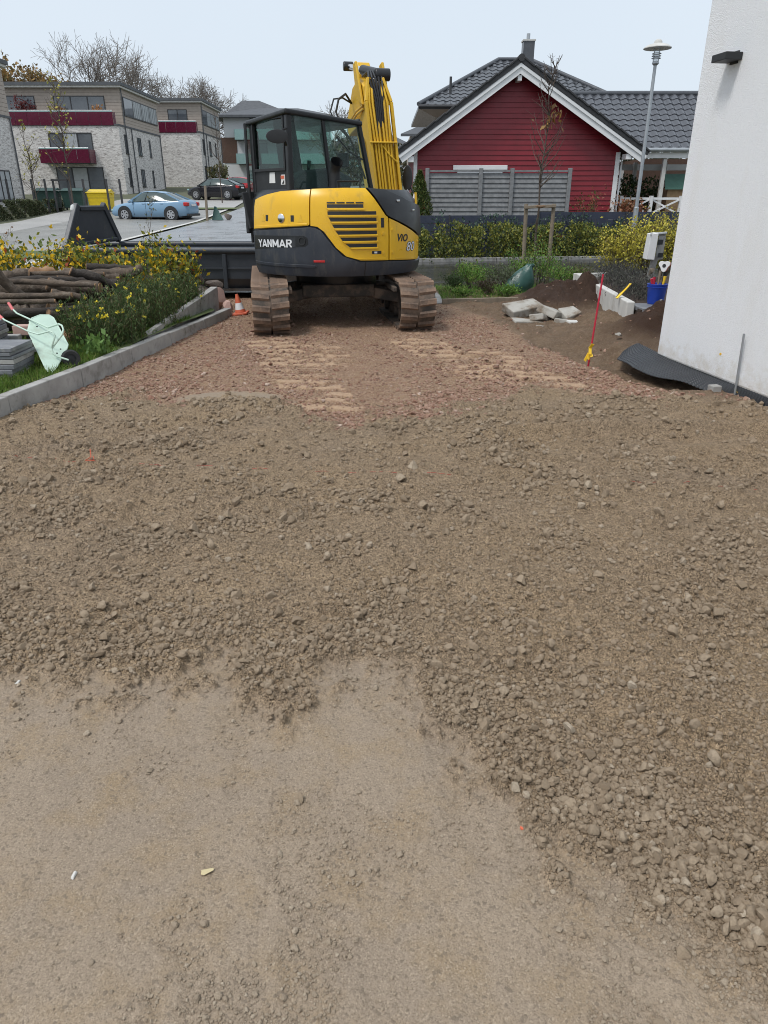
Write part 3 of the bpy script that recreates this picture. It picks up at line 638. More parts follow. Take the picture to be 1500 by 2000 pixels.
m = MB(); m.box((2.86, 6.05, .03), (.085, .08, .09), .2); tag(m.build('concrete_block', MATS['concrete'], bevel=.006), 'small grey concrete block beside the steel rod', 'block')
m = MB(); m.tube([(3.0, 5.94, .045), (3.25, 5.0, .06), (3.6, 3.6, .06)], .0025, 5); tag(m.build('mason_string', MATS['yellow_tape']), 'pale string tied to the foot of the steel rod', 'string')

# ------------------------------------------------------------ excavator
EX = thing('excavator', 'yellow and black tracked excavator parked on the crushed stone', 'excavator', (TC[0], TC[1], 0))
CX, CY, CR = -.66, 10.3, 1.13
def prof(z):
    return CR + float(np.interp(z, [.62, .70, .80, 1.15, 1.40, 1.56, 1.64, 1.68], [-.07, -.015, 0, 0, -.015, -.05, -.10, -.15]))
def S(a, z, off=0):
    r = prof(z) + off; a = R(a); return Vector((CX + r * math.cos(a), CY + r * math.sin(a), z))
def cpanel(name, poly, off, th, mat, parent, bevel=.01, step=3.0, holes=None, zs=(.75, .85, 1.0, 1.15, 1.3, 1.45, 1.55, 1.61)):
    """plate cut to an outline in (bearing in degrees, height) and bent round the tail of the machine"""
    bm = bmesh.new(); f = bm.faces.new([bm.verts.new((a, z * 100, 0)) for a, z in poly])
    lo = min(a for a, z in poly); hi = max(a for a, z in poly); k = math.ceil(lo / step) * step
    while k < hi:
        bmesh.ops.bisect_plane(bm, geom=bm.verts[:] + bm.edges[:] + bm.faces[:], plane_co=(k, 0, 0), plane_no=(1, 0, 0)); k += step
    for z in zs: bmesh.ops.bisect_plane(bm, geom=bm.verts[:] + bm.edges[:] + bm.faces[:], plane_co=(0, z * 100, 0), plane_no=(0, 1, 0))
    g = bmesh.ops.extrude_face_region(bm, geom=bm.faces[:])
    for e in g['geom']:
        if isinstance(e, bmesh.types.BMVert): e.co.z = 1
    for v in bm.verts: v.co = S(v.co.x, v.co.y / 100, off + (th if v.co.z > .5 else 0))
    bmesh.ops.recalc_face_normals(bm, faces=bm.faces); me = bpy.data.meshes.new(name); bm.to_mesh(me); bm.free()
    me.shade_smooth(); me.set_sharp_from_angle(angle=R(38))
    o = link(name, me, mat, parent)
    if bevel:
        b = o.modifiers.new('bevel', 'BEVEL'); b.width = bevel; b.segments = 3; b.limit_method = 'ANGLE'; b.angle_limit = R(45)
    return o
# core drum under the plates
m = MB(); n = 72
prf = [(0.02, .66), (.99, .66), (1.08, .74), (1.095, 1.36), (1.06, 1.54), (.97, 1.645), (.4, 1.665), (0.02, 1.665)]
m.lathe(prf, (CX, CY, 0), n); m.build('body_shell', MATS['black_paint'], EX, smooth=40)
cw = cpanel('counterweight', [(-152, .66), (-10, .66), (0, .70), (4, .82), (-16, .795), (-49, .825), (-72, .835), (-82, .90), (-88, 1.02), (-95, 1.19), (-99, 1.225), (-104, 1.225), (-152, 1.165)], -.03, .045, MATS['counterweight'], EX, .02)
cpanel('counterweight_lip', [(-150, .81), (-100, .80), (-98, .785), (-100, .765), (-150, .775)], .012, .012, MATS['counterweight'], cw, .006)
cpanel('name_plate', [(-150, 1.12), (-106, 1.135), (-103.5, 1.11), (-103, 1.04), (-105, 1.01), (-150, .955)], .014, .004, MATS['black_paint'], cw, .002)
cpanel('seam', [(-68.2, .665), (-67.6, .665), (-67.6, .83), (-68.2, .83)], .013, .004, MATS['black_paint'], cw, 0)
cpanel('reflector', [(-100, .855), (-93, .855), (-93, .83), (-100, .83)], .012, .008, MATS['red_reflector'], cw, .002)
yl = cpanel('rear_hood', [(-150, 1.19), (-103, 1.245), (-102, 1.26), (-102, 1.645), (-124, 1.625), (-136, 1.59), (-150, 1.53)], -.03, .05, MATS['yellow_paint'], EX, .018)
cpanel('lower_edge', [(-149, 1.195), (-103, 1.25), (-103, 1.275), (-149, 1.225)], .018, .008, MATS['yellow_paint'], yl, .004)
en = cpanel('engine_cover', [(-101.2, 1.245), (-97, 1.235), (-93, 1.18), (-86, 1.00), (-80, .90), (-71, .85), (-51.5, .84), (-51.5, 1.335), (-53.5, 1.36), (-65, 1.66), (-80, 1.662), (-101.2, 1.65)], -.03, .05, MATS['yellow_paint'], EX, .016)
sd = cpanel('side_cover', [(-50.3, .838), (-17, .81), (-14, .83), (-14, 1.09), (-20, 1.12), (-50.3, 1.325)], -.03, .05, MATS['yellow_paint'], EX, .014)
cpanel('tank_cover', [(-63.5, 1.665), (-52.3, 1.36), (-49, 1.33), (-19, 1.135), (-13, 1.10), (10, 1.10), (14, 1.34), (-10, 1.46), (-30, 1.52), (-50, 1.645)], -.03, .055, MATS['black_paint'], EX, .02)
for pts in ([(-75, .875), (-53, .868), (-53, .855), (-73, .862)], [(-45, .865), (-20, .845), (-20, .83), (-45, .852)]):
    cpanel('press_line', pts, .017, .006, MATS['yellow_paint'], en if pts[0][0] < -51 else sd, .003)
# cooling grille: dark recess, slats
gr = cpanel('grille', [(-92, 1.50), (-68, 1.50), (-67.5, 1.42), (-60, 1.39), (-58.5, .975), (-77, .975), (-83, 1.06), (-88, 1.20), (-92, 1.36)], .0205, .002, MATS['yellow_paint'], en, 0)
def lx(z): return float(np.interp(z, [.99, 1.06, 1.2, 1.36, 1.5], [-77, -81.5, -86.5, -90.5, -91]))
zz = [1.482, 1.405, 1.332, 1.259, 1.186, 1.113, 1.040]
for k, z in enumerate(zz):
    r_ = -68.5 if k == 0 else -60.2
    l1, l2 = lx(z), lx(z - .045)
    cpanel('vent', [(l1, z), (r_, z), (r_, z - .043), (l2, z - .043)], .0235, .002, MATS['black_plastic'], gr, 0)
    cpanel('slat', [(l2 - .3, z - .040), (r_ + .6, z - .040), (r_ + .6, z - .062), (l2 + .6, z - .062)], .022, .016, MATS['yellow_paint'], gr, .005)
for k in range(4):
    a0 = -91 + k * 5.9; cpanel('vent', [(a0, 1.507), (a0 + 5, 1.507), (a0 + 5, 1.493), (a0, 1.493)], .0255, .003, MATS['black_plastic'], gr, 0)
cpanel('latch', [(-57, 1.33), (-54.8, 1.33), (-54.8, 1.22), (-57, 1.22)], .019, .004, MATS['black_plastic'], en, 0)
for a, z in ((-55.5, 1.15), (-55.5, .93), (-48, 1.19), (-48, .93), (-18, 1.03)):
    m = MB(); p = S(a, z, .022); d = Vector((math.cos(R(a)), math.sin(R(a)), 0)); m.cyl(p, d, .014, .014, 14); m.cyl(p, d, .024, .006, 14)
    m.build('bolt', MATS['boom_yellow'], en if a < -51 else sd, smooth=40)
cpanel('data_label', [(-63.5, .955), (-57, .953), (-57, .918), (-63.5, .92)], .0205, .002, MATS['black_plastic'], en, 0)
cpanel('data_label', [(-62, .948), (-60, .947), (-60, .925), (-62, .926)], .0228, .002, MATS['sticker'], en, 0)
m = MB(); p = S(-121, 1.325, .022); d = Vector((math.cos(R(-121)), math.sin(R(-121)), 0)); m.lathe([(.001, .016), (.04, .014), (.052, .004), (.052, 0)], p, 20, d); m.build('hood_lock', MATS['chrome'], yl, smooth=40)
for a in (-137, -133.5, -113, -107.5):
    cpanel('warning_label', [(a - 1.6, 1.285), (a + 1.6, 1.287), (a, 1.37)] if a in (-137, -107.5) else [(a - 1.1, 1.29), (a + 1.1, 1.29), (a + 1.1, 1.36), (a - 1.1, 1.36)], .0205, .0015, MATS['black_plastic'] if a in (-133.5, -113) else MATS['boom_yellow'], yl, 0)
m = MB(); p = S(-107, 1.073, .02); d = Vector((math.cos(R(-107)), math.sin(R(-107)), 0)); m.lathe([(.001, -.004), (.034, -.004), (.036, .006), (.048, .006), (.05, 0)], p, 24, d); m.build('tie_down_hole', MATS['black_plastic'], cw, smooth=40)
def curved_text(txt, a0, a1, z0, z1, off, mat, parent, name, shear=0, fat=.02, slope=0):
    c = bpy.data.curves.new(name, 'FONT'); c.body = txt; c.size = 1; c.offset = fat; c.extrude = .02; c.shear = shear; c.space_character = 1.16 if len(txt) > 4 else 1.04; c.resolution_u = 3
    o = bpy.data.objects.new(name, c); COL.objects.link(o)
    me = bpy.data.meshes.new_from_object(o.evaluated_get(bpy.context.evaluated_depsgraph_get())); bpy.data.objects.remove(o); bpy.data.curves.remove(c)
    xs = [v.co.x for v in me.vertices]; ys_ = [v.co.y for v in me.vertices]; x0, x1, y0, y1 = min(xs), max(xs), min(ys_), max(ys_)
    for v in me.vertices:
        t = (v.co.x - x0) / (x1 - x0)
        v.co = S(a0 + (a1 - a0) * t, z0 + (z1 - z0) * (v.co.y - y0) / (y1 - y0) + slope * t, off + (.003 if v.co.z > 0 else 0))
    me.materials.clear(); return link(name, me, mat, parent)
GL = {'Y': [((0, 1), (.5, .5)), ((1, 1), (.5, .5)), ((.5, .55), (.5, 0))], 'A': [((0, 0), (.5, 1)), ((1, 0), (.5, 1)), ((.22, .28), (.78, .28))], 'N': [((.1, 0), (.1, 1)), ((.9, 0), (.9, 1)), ((.1, 1), (.9, 0))],
      'M': [((.08, 0), (.08, 1)), ((.92, 0), (.92, 1)), ((.08, 1), (.5, .25)), ((.92, 1), (.5, .25))], 'R': [((.1, 0), (.1, 1)), ((.1, .94), (.7, .94)), ((.7, .94), (.88, .82)), ((.88, .84), (.88, .62)), ((.88, .64), (.7, .5)), ((.7, .5), (.1, .5)), ((.5, .5), (.92, 0))]}
x_ = 0; wds = {'Y': .72, 'A': .78, 'N': .72, 'M': .92, 'R': .72}
tot = sum(wds[c] + .20 for c in 'YANMAR') - .20
for chh in 'YANMAR':
    m = MB(); w_ = wds[chh]
    for (ax0, ay0), (ax1, ay1) in GL[chh]:
        a = Vector((x_ + ax0 * w_, ay0)); b = Vector((x_ + ax1 * w_, ay1)); d = (b - a).normalized(); a = a - d * .02; b = b + d * .02; n_ = Vector((-d.y, d.x)) * .105
        q = [a + n_, a - n_, b - n_, b + n_]; q = [(-143.5 + 29.5 * p_.x / tot, .985 + .090 * min(1, max(0, p_.y)) + .012 * p_.x / tot) for p_ in q]
        m.add([S(*p_, .0185) for p_ in q] + [S(*p_, .0215) for p_ in q], [(0, 1, 2, 3), (7, 6, 5, 4), (0, 4, 5, 1), (1, 5, 6, 2), (2, 6, 7, 3), (3, 7, 4, 0)])
    m.build('lettering', MATS['white_text'], cw); x_ += w_ + .20
curved_text('ViO', -44, -33.5, 1.055, 1.145, .0205, MATS['black_plastic'], sd, 'lettering', shear=.25, fat=.03, slope=-.012)
curved_text('80', -35, -24, .925, 1.045, .0205, MATS['black_plastic'], sd, 'lettering', shear=.2, fat=.05)
curved_text('80', -34.6, -24.5, .932, 1.038, .0225, MATS['white_text'], sd, 'lettering', shear=.2, fat=.0)
# deck, rail, exhaust
m = MB(); m.tube([S(-84, 1.655, -.08), S(-84, 1.735, -.09), S(-66, 1.735, -.09), S(-66, 1.66, -.09)], .011, 8); m.build('grab_rail', MATS['black_paint'], EX, smooth=40)
m = MB(); e0 = Vector((-.60, 9.55, 1.62))
m.tube([e0, e0 + Vector((0, 0, .20)), e0 + Vector((.01, -.02, .27)), e0 + Vector((.035, -.075, .33))], [.075, .068, .066, .075], 18, caps=False)
m.tube([e0 + Vector((.034, -.074, .329)), e0 + Vector((.01, -.02, .28))], [.066, .06], 18, caps=False); m.build('exhaust_pipe', MATS['black_plastic'], EX, smooth=50)
# work lamps on the tank cover
for a, z in ((-42, 1.52), (-26, 1.41)):
    m = MB(); m.box(S(a, z, .03), (.05, .03, .025), R(a + 90)); m.build('marker_lamp', MATS['chrome'], EX, bevel=.006)
# ---- cab, set square to the upper carriage
UA = R(52); UF = Vector((math.sin(UA), math.cos(UA), 0)); UR = Vector((math.cos(UA), -math.sin(UA), 0))
K = Vector((-1.14, 9.43, 0))                     # rear right foot of the cab
def cp(r, f, z): return K + UR * r + UF * f + Vector((0, 0, z))
cabw, cabl = -.92, 1.17
ZB, ZT = 1.60, 2.45
cab = MB(); cab.prism([(0, 0), (cabw, 0), (cabw, cabl + .14), (0, cabl + .14)], cp(0, 0, .80), UR, UF, (0, 0, .82)).build('cab_base', MATS['black_paint'], EX, bevel=.02)
def pil(name, a, b, wd=.07): return MB().bar(a, b, wd, wd, UR).build(name, MATS['black_paint'], EX, bevel=.012)
pil('pillar', cp(-.035, .035, ZB), cp(-.035, .035, ZT)); pil('pillar', cp(cabw + .035, .035, ZB), cp(cabw + .035, .035, ZT))
pil('pillar', cp(-.03, cabl + .10, ZB), cp(-.03, cabl - .12, ZT), .055); pil('pillar', cp(cabw + .03, cabl + .10, ZB), cp(cabw + .03, cabl - .12, ZT), .055)
MB().bar(cp(-.028, .62, ZB + .02), cp(-.028, .52, ZT), .045, .04, UR).build('pillar', MATS['black_paint'], EX, bevel=.008)
rf = MB(); rf.prism([(.03, -.03), (cabw - .03, -.03), (cabw - .03, cabl - .08), (.03, cabl - .08)], cp(0, 0, ZT), UR, UF, (0, 0, .06)); rf.v = [(a, b, c - .085 * ((Vector((a, b, 0)) - K).length / 1.15)) for a, b, c in rf.v]; rfo = rf.build('cab_roof', MATS['black_paint'], EX, bevel=.022, seg=3)

# rear wall: lower panel and window
MB().prism([(-.06, ZB), (cabw + .06, ZB), (cabw + .06, 1.86), (-.06, 1.86)], K + UF * .015, UR, (0, 0, 1), UF * .04).build('rear_panel', MATS['black_plastic'], EX, bevel=.006)
MB().prism([(-.07, 1.865), (cabw + .07, 1.865), (cabw + .07, 2.455), (-.07, 2.455)], K + UF * .025, UR, (0, 0, 1), UF * .006).build('rear_window', MATS['rear_glass'], EX)
m = MB()
for a, b in (((-.07, 2.43), (cabw + .07, 2.43)), ((-.07, 1.87), (cabw + .07, 1.87)), ((-.085, 1.87), (-.085, 2.43)), ((cabw + .085, 1.87), (cabw + .085, 2.43))):
    m.bar(K + UF * .022 + UR * a[0] + Vector((0, 0, a[1])), K + UF * .022 + UR * b[0] + Vector((0, 0, b[1])), .03, .06, UF)
m.build('window_seal', MATS['black_plastic'], EX)
for r0, z0, ww, hh, mt in ((-.22, 1.70, .115, .11, 'sticker'), (-.50, 1.72, .16, .12, 'sticker')):
    MB().prism([(r0, z0), (r0 + ww * .9, z0), (r0 + ww * .9, z0 + hh), (r0 + .02, z0 + hh)], K + UF * .011, UR, (0, 0, 1), UF * .003).build('sticker', MATS[mt], EX)
MB().prism([(-.21, 1.765), (-.13, 1.765), (-.13, 1.80), (-.21, 1.80)], K + UF * .007, UR, (0, 0, 1), UF * .003).build('sticker', MATS['orange_red'], EX)
MB().prism([(-.19, 1.71), (-.14, 1.71), (-.135, 1.755)], K + UF * .007, UR, (0, 0, 1), UF * .003).build('sticker', MATS['black_plastic'], EX)
# right side windows
MB().prism([(.06, ZB + .02), (.59, ZB + .02), (.50, ZT), (.06, ZT)], K - UR * .02, UF, (0, 0, 1), -UR * .006).build('side_window', MATS['cab_glass'], EX)
MB().prism([(.65, ZB + .02), (cabl + .07, ZB + .02), (cabl - .14, ZT), (.55, ZT)], K - UR * .02, UF, (0, 0, 1), -UR * .006).build('side_window', MATS['cab_glass'], EX)
MB().prism([(-.05, ZB), (cabw + .05, ZB), (cabw + .05, ZT), (-.05, ZT)], K + UF * (cabl + .06), UR, Vector((0, 0, 1)) + UF * -.25, UF * .006).build('windscreen', MATS['cab_glass'], EX)
# far side left open by the door, folded back beside the rear corner
DA = K + UR * (cabw - .03) + UF * .05; DD = (-UF * .10 - UR * .25 + Vector((-.0, .62, 0))).normalized()
DD = Vector((.06, .86, 0)).normalized(); D0 = K + UR * (cabw - .02) - UF * .02 + Vector((-.02, 0, 0))
dpoly = [(0, 1.02), (.42, 1.05), (.75, 1.3), (.8, 1.75), (.62, 2.36), (0, 2.40)]
m = MB(); pts = [D0 + DD * a + Vector((0, 0, z)) for a, z in dpoly]; m.tube(pts + [pts[0], pts[1]], .02, 8, caps=False); door = m.build('door', MATS['black_paint'], EX, smooth=40)
MB().prism(dpoly, D0, DD, (0, 0, 1), DD.cross(Vector((0, 0, 1))) * .006).build('door_glass', MATS['clear_green'], door)
MB().bar(D0 + DD * .03 + Vector((-.02, -.02, 1.12)), D0 + DD * .03 + Vector((-.02, -.02, 1.52)), .11, .07, UR).build('door_panel', MATS['black_plastic'], door, bevel=.015)
MB().bar(cp(cabw + .06, -.02, 1.18), cp(cabw - .06, -.04, 1.62), .2, .04, UR).build('door_hinge_plate', MATS['black_plastic'], EX, bevel=.01)
# interior
seat = MB(); seat.box(cp(-.46, .48, 1.78), (.5, .46, .14), -UA); seat.prism([(-.22, 0), (.22, 0), (.19, .62), (-.19, .62)], cp(-.46, .27, 1.82), UR, Vector((0, 0, 1)) - UF * .15, UF * .1); seat.prism([(-.13, 0), (.13, 0), (.11, .2), (-.11, .2)], cp(-.46, .18, 2.2), UR, (0, 0, 1), UF * .08)
so_ = seat.build('seat', MATS['dark_interior'], EX, bevel=.03)
MB().prism([(.05, 1.60), (.92, 1.60), (.98, 1.78), (.7, 1.90), (.28, 1.86), (.06, 1.72)], cp(-.05, 0, 0), UF, (0, 0, 1), -UR * .2).build('side_console', MATS['dark_interior'], EX, bevel=.02)
for r_ in (-.15, -.75): MB().tube([cp(r_, .75, 1.85), cp(r_ - .01, .78, 2.0)], [.018, .028], 8).build('joystick', MATS['black_plastic'], EX)
MB().prism([(0, 0), (.22, 0), (.22, .16), (0, .16)], cp(-.18, .98, 1.92), UR * -1, Vector((0, 0, 1)), UF * .04).build('monitor', MATS['black_plastic'], EX, bevel=.01)
MB().prism([(-.06, .06), (cabw + .06, .06), (cabw + .06, cabl), (-.06, cabl)], cp(0, 0, 1.57), UR, UF, (0, 0, .04)).build('cab_floor', MATS['dark_interior'], EX)
MB().tube([cp(-.06, cabl - .03, 2.0), cp(-.3, cabl - .06, 2.1), cp(-.55, cabl - .08, 2.28)], .012, 6).build('wiper', MATS['black_plastic'], EX)
# mirrors
def mirror(c, arm, d, sx=.11, sz=.085):
    m = MB(); m.tube(arm, .012, 8); mo = m.build('mirror_arm', MATS['black_paint'], EX, smooth=40)
    x, y = perp(d); m = MB(); m.lathe([(.001, -.05), (.55, -.04), (.95, -.012), (1, .0), (.97, .012), (.88, .014), (.001, .012)], (0, 0, 0), 24, d)
    m.v = [tuple(Vector(c) + Vector((0, 0, 1)) * (Vector(p) - Vector(d) * Vector(p).dot(d)).z * sz + x * Vector(p).dot(x) * sx + Vector(d) * Vector(p).dot(d)) for p in m.v]
    m.build('mirror_head', MATS['black_plastic'], mo, smooth=50)
mirror((-1.24, 9.30, 2.205), [cp(0, 0, 2.30), cp(.0, -.06, 2.28), (-1.17, 9.32, 2.26), (-1.15, 9.33, 2.16), cp(0, -.02, 2.12)], Vector((.25, -.95, -.12)).normalized(), .13, .075)
mirror((.33, 11.0, 1.80), [(.30, 10.9, 1.4), (.40, 10.95, 1.42), (.42, 10.97, 1.6), (.34, 11.02, 1.75)], Vector((-.45, -.88, -.05)).normalized(), .075, .17)
m = MB(); m.tube([(.31, 10.85, 1.74 - .1), (.37, 10.88, 1.55), (.42, 10.9, 1.53), (.44, 10.9, 1.6)], .026, 10); m.build('white_lever_guard', MATS['white_paint'], EX, smooth=50)
m = MB(); m.tube([(.44, 10.85, 1.62), (.45, 10.85, 1.50), (.44, 10.84, 1.42), (.36, 10.8, 1.33)], .018, 10); m.build('hand_rail', MATS['boom_yellow'], EX, smooth=50)
# ---- boom, swung so that it points away
BA = R(-13); BF = Vector((math.sin(BA), math.cos(BA), 0)); BR = Vector((math.cos(BA), -math.sin(BA), 0)); Z1 = Vector((0, 0, 1))
B0 = Vector((.10, 10.95, 0))
def bp(r, f, z): return B0 + BR * r + BF * f + Z1 * z
lean = lambda z: -.13 * (z - 1.3)                 # the leg leans over to the left as it rises
def bq(r, f, z): return bp(r + lean(z), f, z)
boom = MB()
side = [(-.03, 1.15), (.22, 1.15), (.30, 1.9), (.36, 2.25), (.75, 2.50), (1.55, 2.42), (1.62, 2.60), (.85, 2.98), (.40, 3.04), (.10, 2.92), (.0, 2.2)]
a_ = [bq(-.155, f, z) for f, z in side]; b_ = [bq(.155, f, z) for f, z in side]; n = len(side)
boom.add(a_ + b_, [tuple(range(n)), tuple(range(2 * n - 1, n - 1, -1))] + [(i, (i + 1) % n, (i + 1) % n + n, i + n) for i in range(n)])
bo = boom.build('boom', MATS['boom_yellow'], EX, bevel=.015)
for s_ in (-1, 1):      # side ears carrying the arm ram
    m = MB(); m.add([bq(s_ * .165, f, z) for f, z in ((.12, 2.7), (.45, 2.8), (.40, 3.20), (.24, 3.22))] + [bq(s_ * .20, f, z) for f, z in ((.12, 2.7), (.45, 2.8), (.40, 3.20), (.24, 3.22))], [(0, 1, 2, 3), (7, 6, 5, 4), (0, 4, 5, 1), (1, 5, 6, 2), (2, 6, 7, 3), (3, 7, 4, 0)])
    m.build('ram_bracket', MATS['boom_yellow'], bo, bevel=.01)
    m = MB(); m.bar(bq(s_ * .172, -.03, 1.3), bq(s_ * .172, -.03, 2.72), .035, .09, BF); m.bar(bq(s_ * .172, -.03, 2.72), bq(s_ * .10, .02, 3.0), .035, .08, BF); m.build('edge_strip', MATS['boom_yellow'], bo, bevel=.006)
for k, r0 in enumerate((-.115, -.075, -.035, .02, .06, .10)):
    m = MB(); top = 2.86 if k not in (2, 3) else 2.55
    pts = [bq(r0, -.055, 1.52), bq(r0, -.055, 2.2), bq(r0 * (1.0 if k in (2, 3) else 1.15), -.055, top - .15), bq(r0 * (1.0 if k in (2, 3) else .95), -.03, top), bq(r0 * .9, .02, top + .1)]
    m.tube(pts, .0155, 8); m.build('hydraulic_pipe', MATS['boom_yellow'], bo, smooth=50)
    m = MB(); m.tube([bq(r0, -.055, 1.55), bq(r0, -.055, 1.46)], .024, 8); m.build('pipe_fitting', MATS['chrome'], bo, smooth=50)
    m = MB(); m.tube([bq(r0, -.055, 1.47), bq(r0 + .005, -.065, 1.36), bq(r0 * .7, -.03, 1.2)], .025, 8); m.build('hose', MATS['black_plastic'], bo, smooth=50)
for z in (1.63, 2.24):
    m = MB(); m.bar(bq(-.19, -.07, z), bq(.19, -.07, z), .02, .045, BF); m.build('pipe_clamp', MATS['boom_yellow'], bo, bevel=.005)
m = MB(); m.tube([bq(-.02, -.06, 2.2), bq(.05, -.07, 2.1), bq(.16, -.07, 2.0), bq(.18, -.05, 1.9)], .011, 6); m.build('bleed_pipe', MATS['boom_yellow'], bo, smooth=50)
for k in range(5):
    m = MB(); r0 = -.05 + .025 * k; m.tube([bq(r0, -.04, 2.35 + .04 * k), bq(r0 + .01, -.05, 2.75), bq(r0 + .02 * (k - 2), 0, 3.0), bq(.02 + .03 * (k - 2), .2, 3.10), bq(.03 * (k - 2), .5, 3.08)], .017, 6); m.build('hose', MATS['black_plastic'], bo, smooth=50)
# arm ram on top
ra, rb = bq(.12, .08, 3.05), bq(-.12, 1.1, 3.28)
m = MB(); m.tube([ra, ra.lerp(rb, .55)], .062, 16); m.build('ram_cylinder', MATS['black_paint'], EX, smooth=50)
m = MB(); m.tube([ra.lerp(rb, .5), rb], .036, 14); m.build('ram_rod', MATS['chrome'], EX, smooth=50)
m = MB(); m.cyl(ra, BR, .075, .20, 18); m.build('ram_eye', MATS['black_paint'], EX, bevel=.01, smooth=50)
m = MB(); m.cyl(rb, BR, .06, .14, 18); m.build('ram_eye', MATS['black_paint'], EX, bevel=.01, smooth=50)
# arm hanging down beyond the knee
m = MB(); arm = [(1.25, 3.24), (1.10, 3.34), (1.0, 3.18), (1.28, 2.5), (1.2, 1.3), (1.34, .55), (1.5, .55), (1.62, 1.5), (1.72, 2.5)]
a_ = [bq(.01, f, z) for f, z in arm]; b_ = [bq(.20, f, z) for f, z in arm]; n = len(arm)
m.add(a_ + b_, [tuple(range(n)), tuple(range(2 * n - 1, n - 1, -1))] + [(i, (i + 1) % n, (i + 1) % n + n, i + n) for i in range(n)]); ao = m.build('arm', MATS['boom_yellow'], EX, bevel=.012)
m = MB(); bk_ = [(1.30, .55), (1.55, .62), (1.9, .40), (1.85, .05), (1.5, -.0), (1.25, .18)]
a_ = [bq(-.35, f, z) for f, z in bk_]; b_ = [bq(.35, f, z) for f, z in bk_]; n = len(bk_)
m.add(a_ + b_, [tuple(range(n)), tuple(range(2 * n - 1, n - 1, -1))] + [(i, (i + 1) % n, (i + 1) % n + n, i + n) for i in range(n)]); m.build('bucket', MATS['mud_steel'], EX, bevel=.02)
for k in range(2):
    m = MB(); m.tube([bq(-.17, .95, 2.80), bq(-.27 - .05 * k, .8, 2.90 - .05 * k), bq(-.40 - .07 * k, .7, 2.82), bq(-.47 - .08 * k, .65, 2.66), bq(-.44 - .05 * k, .6, 2.48), bq(-.33, .55, 2.3), bq(-.25, .5, 2.0), bq(-.2, .5, 1.8)], .016 - .004 * k, 6); m.build('hose', MATS['black_plastic'], EX, smooth=50)
m = MB(); m.tube([bq(-.17, .2, 2.70), bq(-.2, .55, 2.66), bq(-.2, .95, 2.60)], .013, 6); m.tube([bq(-.17, .2, 2.66), bq(-.2, .55, 2.62), bq(-.2, .95, 2.56)], .013, 6); m.build('side_pipe', MATS['boom_yellow'], bo, smooth=50)
m = MB(); m.box(bp(0, .1, 1.15), (.42, .36, .55), -BA); m.build('swing_post', MATS['black_paint'], EX, bevel=.03)
m = MB(); m.tube([bq(0, .45, 1.05), bq(0, .62, 2.0)], .06, 12); m.build('boom_ram', MATS['black_paint'], EX, smooth=50)
